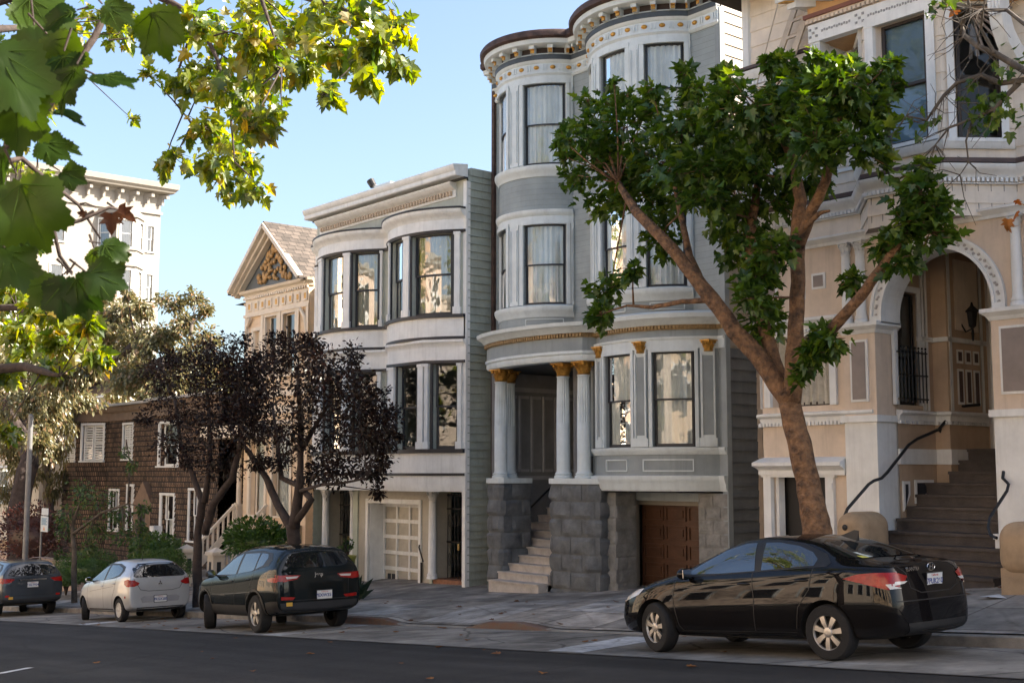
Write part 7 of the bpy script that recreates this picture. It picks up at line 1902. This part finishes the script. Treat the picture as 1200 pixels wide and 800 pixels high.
# flower pot and agave beside the white garage door
xp, yp_ = at(405, 683, 18.6).x, 18.6; zp = walk_h(xp, yp_)
H = thing('plant_pot', 'tall yellow green glazed pot standing by the white garage frame', 'pot', (xp, yp_, zp))
k = MB(); k.lathe(xp, yp_, [(.17, zp), (.2, zp + .05), (.26, zp + .7), (.29, zp + .74), (.29, zp + .8), (.25, zp + .8), (.24, zp + .72)], 24, caps=False); k.build('pot_body', mat('lime_glaze', (.3, .31, .06), .35, .2, 5), H, smooth=40)
k = MB(); k.lathe(xp, yp_, [(.001, zp + .73), (.245, zp + .73)], 24, caps=False); k.build('soil', mat('soil', (.04, .03, .02), .95), H)
random.seed(4)
vs = []; fs = []; q = MB()
for i in range(14):
    a = random.uniform(0, 6.28); t = Vector((xp + .16 * cos(a), yp_ + .16 * sin(a), zp + .95 + random.uniform(0, .25))); q.tube([(xp, yp_, zp + .72), t], .007, 4)
    for _ in range(5): leaf(vs, fs, t + rvec() * .06, .1, (rvec() + Vector((0, 0, .3))).normalized(), rvec().normalized(), OVAL_OUT)
H2 = thing('potted_plant', 'small bushy plant growing in the tall yellow green pot', 'plant', (xp, yp_, zp + .73)); q.build('stem', bark_d, H2); m = MB(); m.add(vs, fs); m.build('foliage', lf_sap, H2, recalc=False)
xg, yg = at(412, 702, 16.4).x, 16.4; zg = walk_h(xg, yg)
H = thing('agave', 'dark spiky agave rosette on the pavement behind the black SUV', 'plant', (xg, yg, zg))
vs = []; fs = []
for i in range(26):
    a = i * 2.4; el = R_(15 + 65 * (i / 26)); d = Vector((cos(a) * cos(el), sin(a) * cos(el), sin(el)))
    leaf(vs, fs, Vector((xg, yg, zg + .06)), random.uniform(.5, .7), d, (Vector((0, 0, 1)) - d * d.z).normalized(), [(0, 0), (.09, .1), (.07, .5), (0, 1), (-.07, .5), (-.09, .1)], fold=.5, curl=.1)
m = MB(); m.add(vs, fs); m.build('leaf_rosette', leaf_mat('agave_leaf', (.012, .03, .014), (.03, .05, .025), .1), H, recalc=False)
k = MB(); k.lathe(xg, yg, [(.09, zg - .02), (.07, zg + .12)], 10); k.build('stem', bark_d, H)
# roof vent cowl on the white house
v = at(444, 219, 20.5)
H = thing('roof_vent', 'small tilted metal vent cowl on the roof edge of the white house', 'vent', (v.x, 20.5, 7.55))
k = MB(); k.tube([(v.x, 20.5, 7.5), (v.x, 20.5, v.z - .1), (v.x - .2, 20.4, v.z + .12)], [.08, .08, .07], 12); k.build('pipe', mat('galvanised', (.2, .2, .2)), H)
k = MB(); k.tube([(v.x - .16, 20.41, v.z + .04), (v.x - .26, 20.36, v.z + .22)], [.11, .12], 12); k.build('cowl', trim_k, H)
k = MB(); k.box(v.x + .05, v.x + .9, 20.3, 20.9, 7.5, v.z - .02); k.build('flashing', mat('sign_white', (.5, .56, .6)), H)
# fallen leaves
random.seed(12)
vs = []; fs = []
spots = [(-14.7, 7.99)] + [(random.uniform(-30, -6), random.uniform(10.8, 14.0)) for _ in range(46)] + [(random.uniform(-24, -8), random.uniform(14.4, 17)) for _ in range(34)] + [(random.uniform(-20, -8), random.uniform(7, 11)) for _ in range(8)]
for i, (x, y) in enumerate(spots):
    z = (walk_h(x, y) if y > 14.3 else road_z(x)) + .02
    a = random.uniform(0, 6.3)
    leaf(vs, fs, Vector((x, y, z)), random.uniform(.06, .13), Vector((cos(a), sin(a), .05)).normalized(), (Vector((0, 0, 1)) + rvec() * .3).normalized(), PLANE_OUT)
ORG = Vector((0, 0, 0)); m = MB(); m.add(vs, fs); tag(m.build('fallen_leaves', leaf_mat('fallen_leaf', (.12, .05, .02), (.22, .1, .03), .2), recalc=False), kind='stuff')
H = thing('paper_scrap', 'crumpled white paper lying on the pavement at the foot of the dark steps', 'paper', (-8.95, 16.2, walk_h(-8.95, 16.2)))
k = MB(); k.add([(-9.15, 16.15, H.location.z + .012), (-8.95, 16.05, H.location.z + .03), (-8.75, 16.18, H.location.z + .014), (-8.93, 16.3, H.location.z + .05)], [(0, 1, 3), (1, 2, 3)]); k.build('sheet', mat('paper_white', (.6, .6, .6), .8), H)
# neighbour uphill, just outside the view (unseen, added so it shades the pavement)
zg = road_z(-3)
H = thing('row_house', 'tall plain row house added uphill for its shade, unseen beyond the right edge', 'house', (-3, 19, zg))
P = Path([(-6.9, 30), (-6.9, 18.6), (2.5, 18.6), (2.5, 30)]); k = MB(); k.wall(P, 0, P.L, zg - 2, 9.5); k.build('wall', mat('facade_uphill', (.4, .36, .3), .7, .1, 1), H)
k = MB(); k.poly([(-6.9, 18.6, 9.4), (2.5, 18.6, 9.4), (2.5, 30, 9.4), (-6.9, 30, 9.4)]); k.build('roof', roof_m, H)

# ================================================================ LIGHT AND CAMERA
SUN_AZ = math.atan2(SUNV[1], SUNV[0]); SUN_EL = R_(SUNEL)
d = Vector((cos(SUN_AZ) * cos(SUN_EL), sin(SUN_AZ) * cos(SUN_EL), sin(SUN_EL)))
w = bpy.data.worlds.new('World'); C.world = w; w.use_nodes = True
N = w.node_tree.nodes; L = w.node_tree.links
sky = N.new('ShaderNodeTexSky'); sky.sky_type = 'NISHITA'; sky.sun_disc = False; sky.sun_elevation = SUN_EL; sky.sun_rotation = pi / 2 - SUN_AZ
sky.air_density = AIR; sky.dust_density = DUST; sky.ozone_density = OZONE; sky.altitude = 50
L.new(sky.outputs[0], N['Background'].inputs['Color']); N['Background'].inputs['Strength'].default_value = SKYS
sl = bpy.data.lights.new('sun', 'SUN'); sl.energy = SUNE; sl.angle = R_(.5); sl.color = (1, .89, .75)
so = bpy.data.objects.new('sun', sl); COL.objects.link(so); so.rotation_euler = d.to_track_quat('Z', 'Y').to_euler()
cam = bpy.data.cameras.new('camera'); cam.sensor_width = 36; cam.lens = 36 * FPX / 1200; cam.clip_end = 3000; cam.clip_start = .05
cam.dof.use_dof = True; cam.dof.focus_distance = 24; cam.dof.aperture_fstop = 13
co = bpy.data.objects.new('camera', cam); COL.objects.link(co)
fw = Vector((AX[0] * cos(PITCH), AX[1] * cos(PITCH), sin(PITCH)))
co.rotation_euler = fw.to_track_quat('-Z', 'Y').to_euler()
C.camera = co
C.view_settings.view_transform = 'Standard'; C.view_settings.look = 'None'; C.view_settings.gamma = 1; C.view_settings.exposure = EXPO
C.view_settings.use_curve_mapping = False
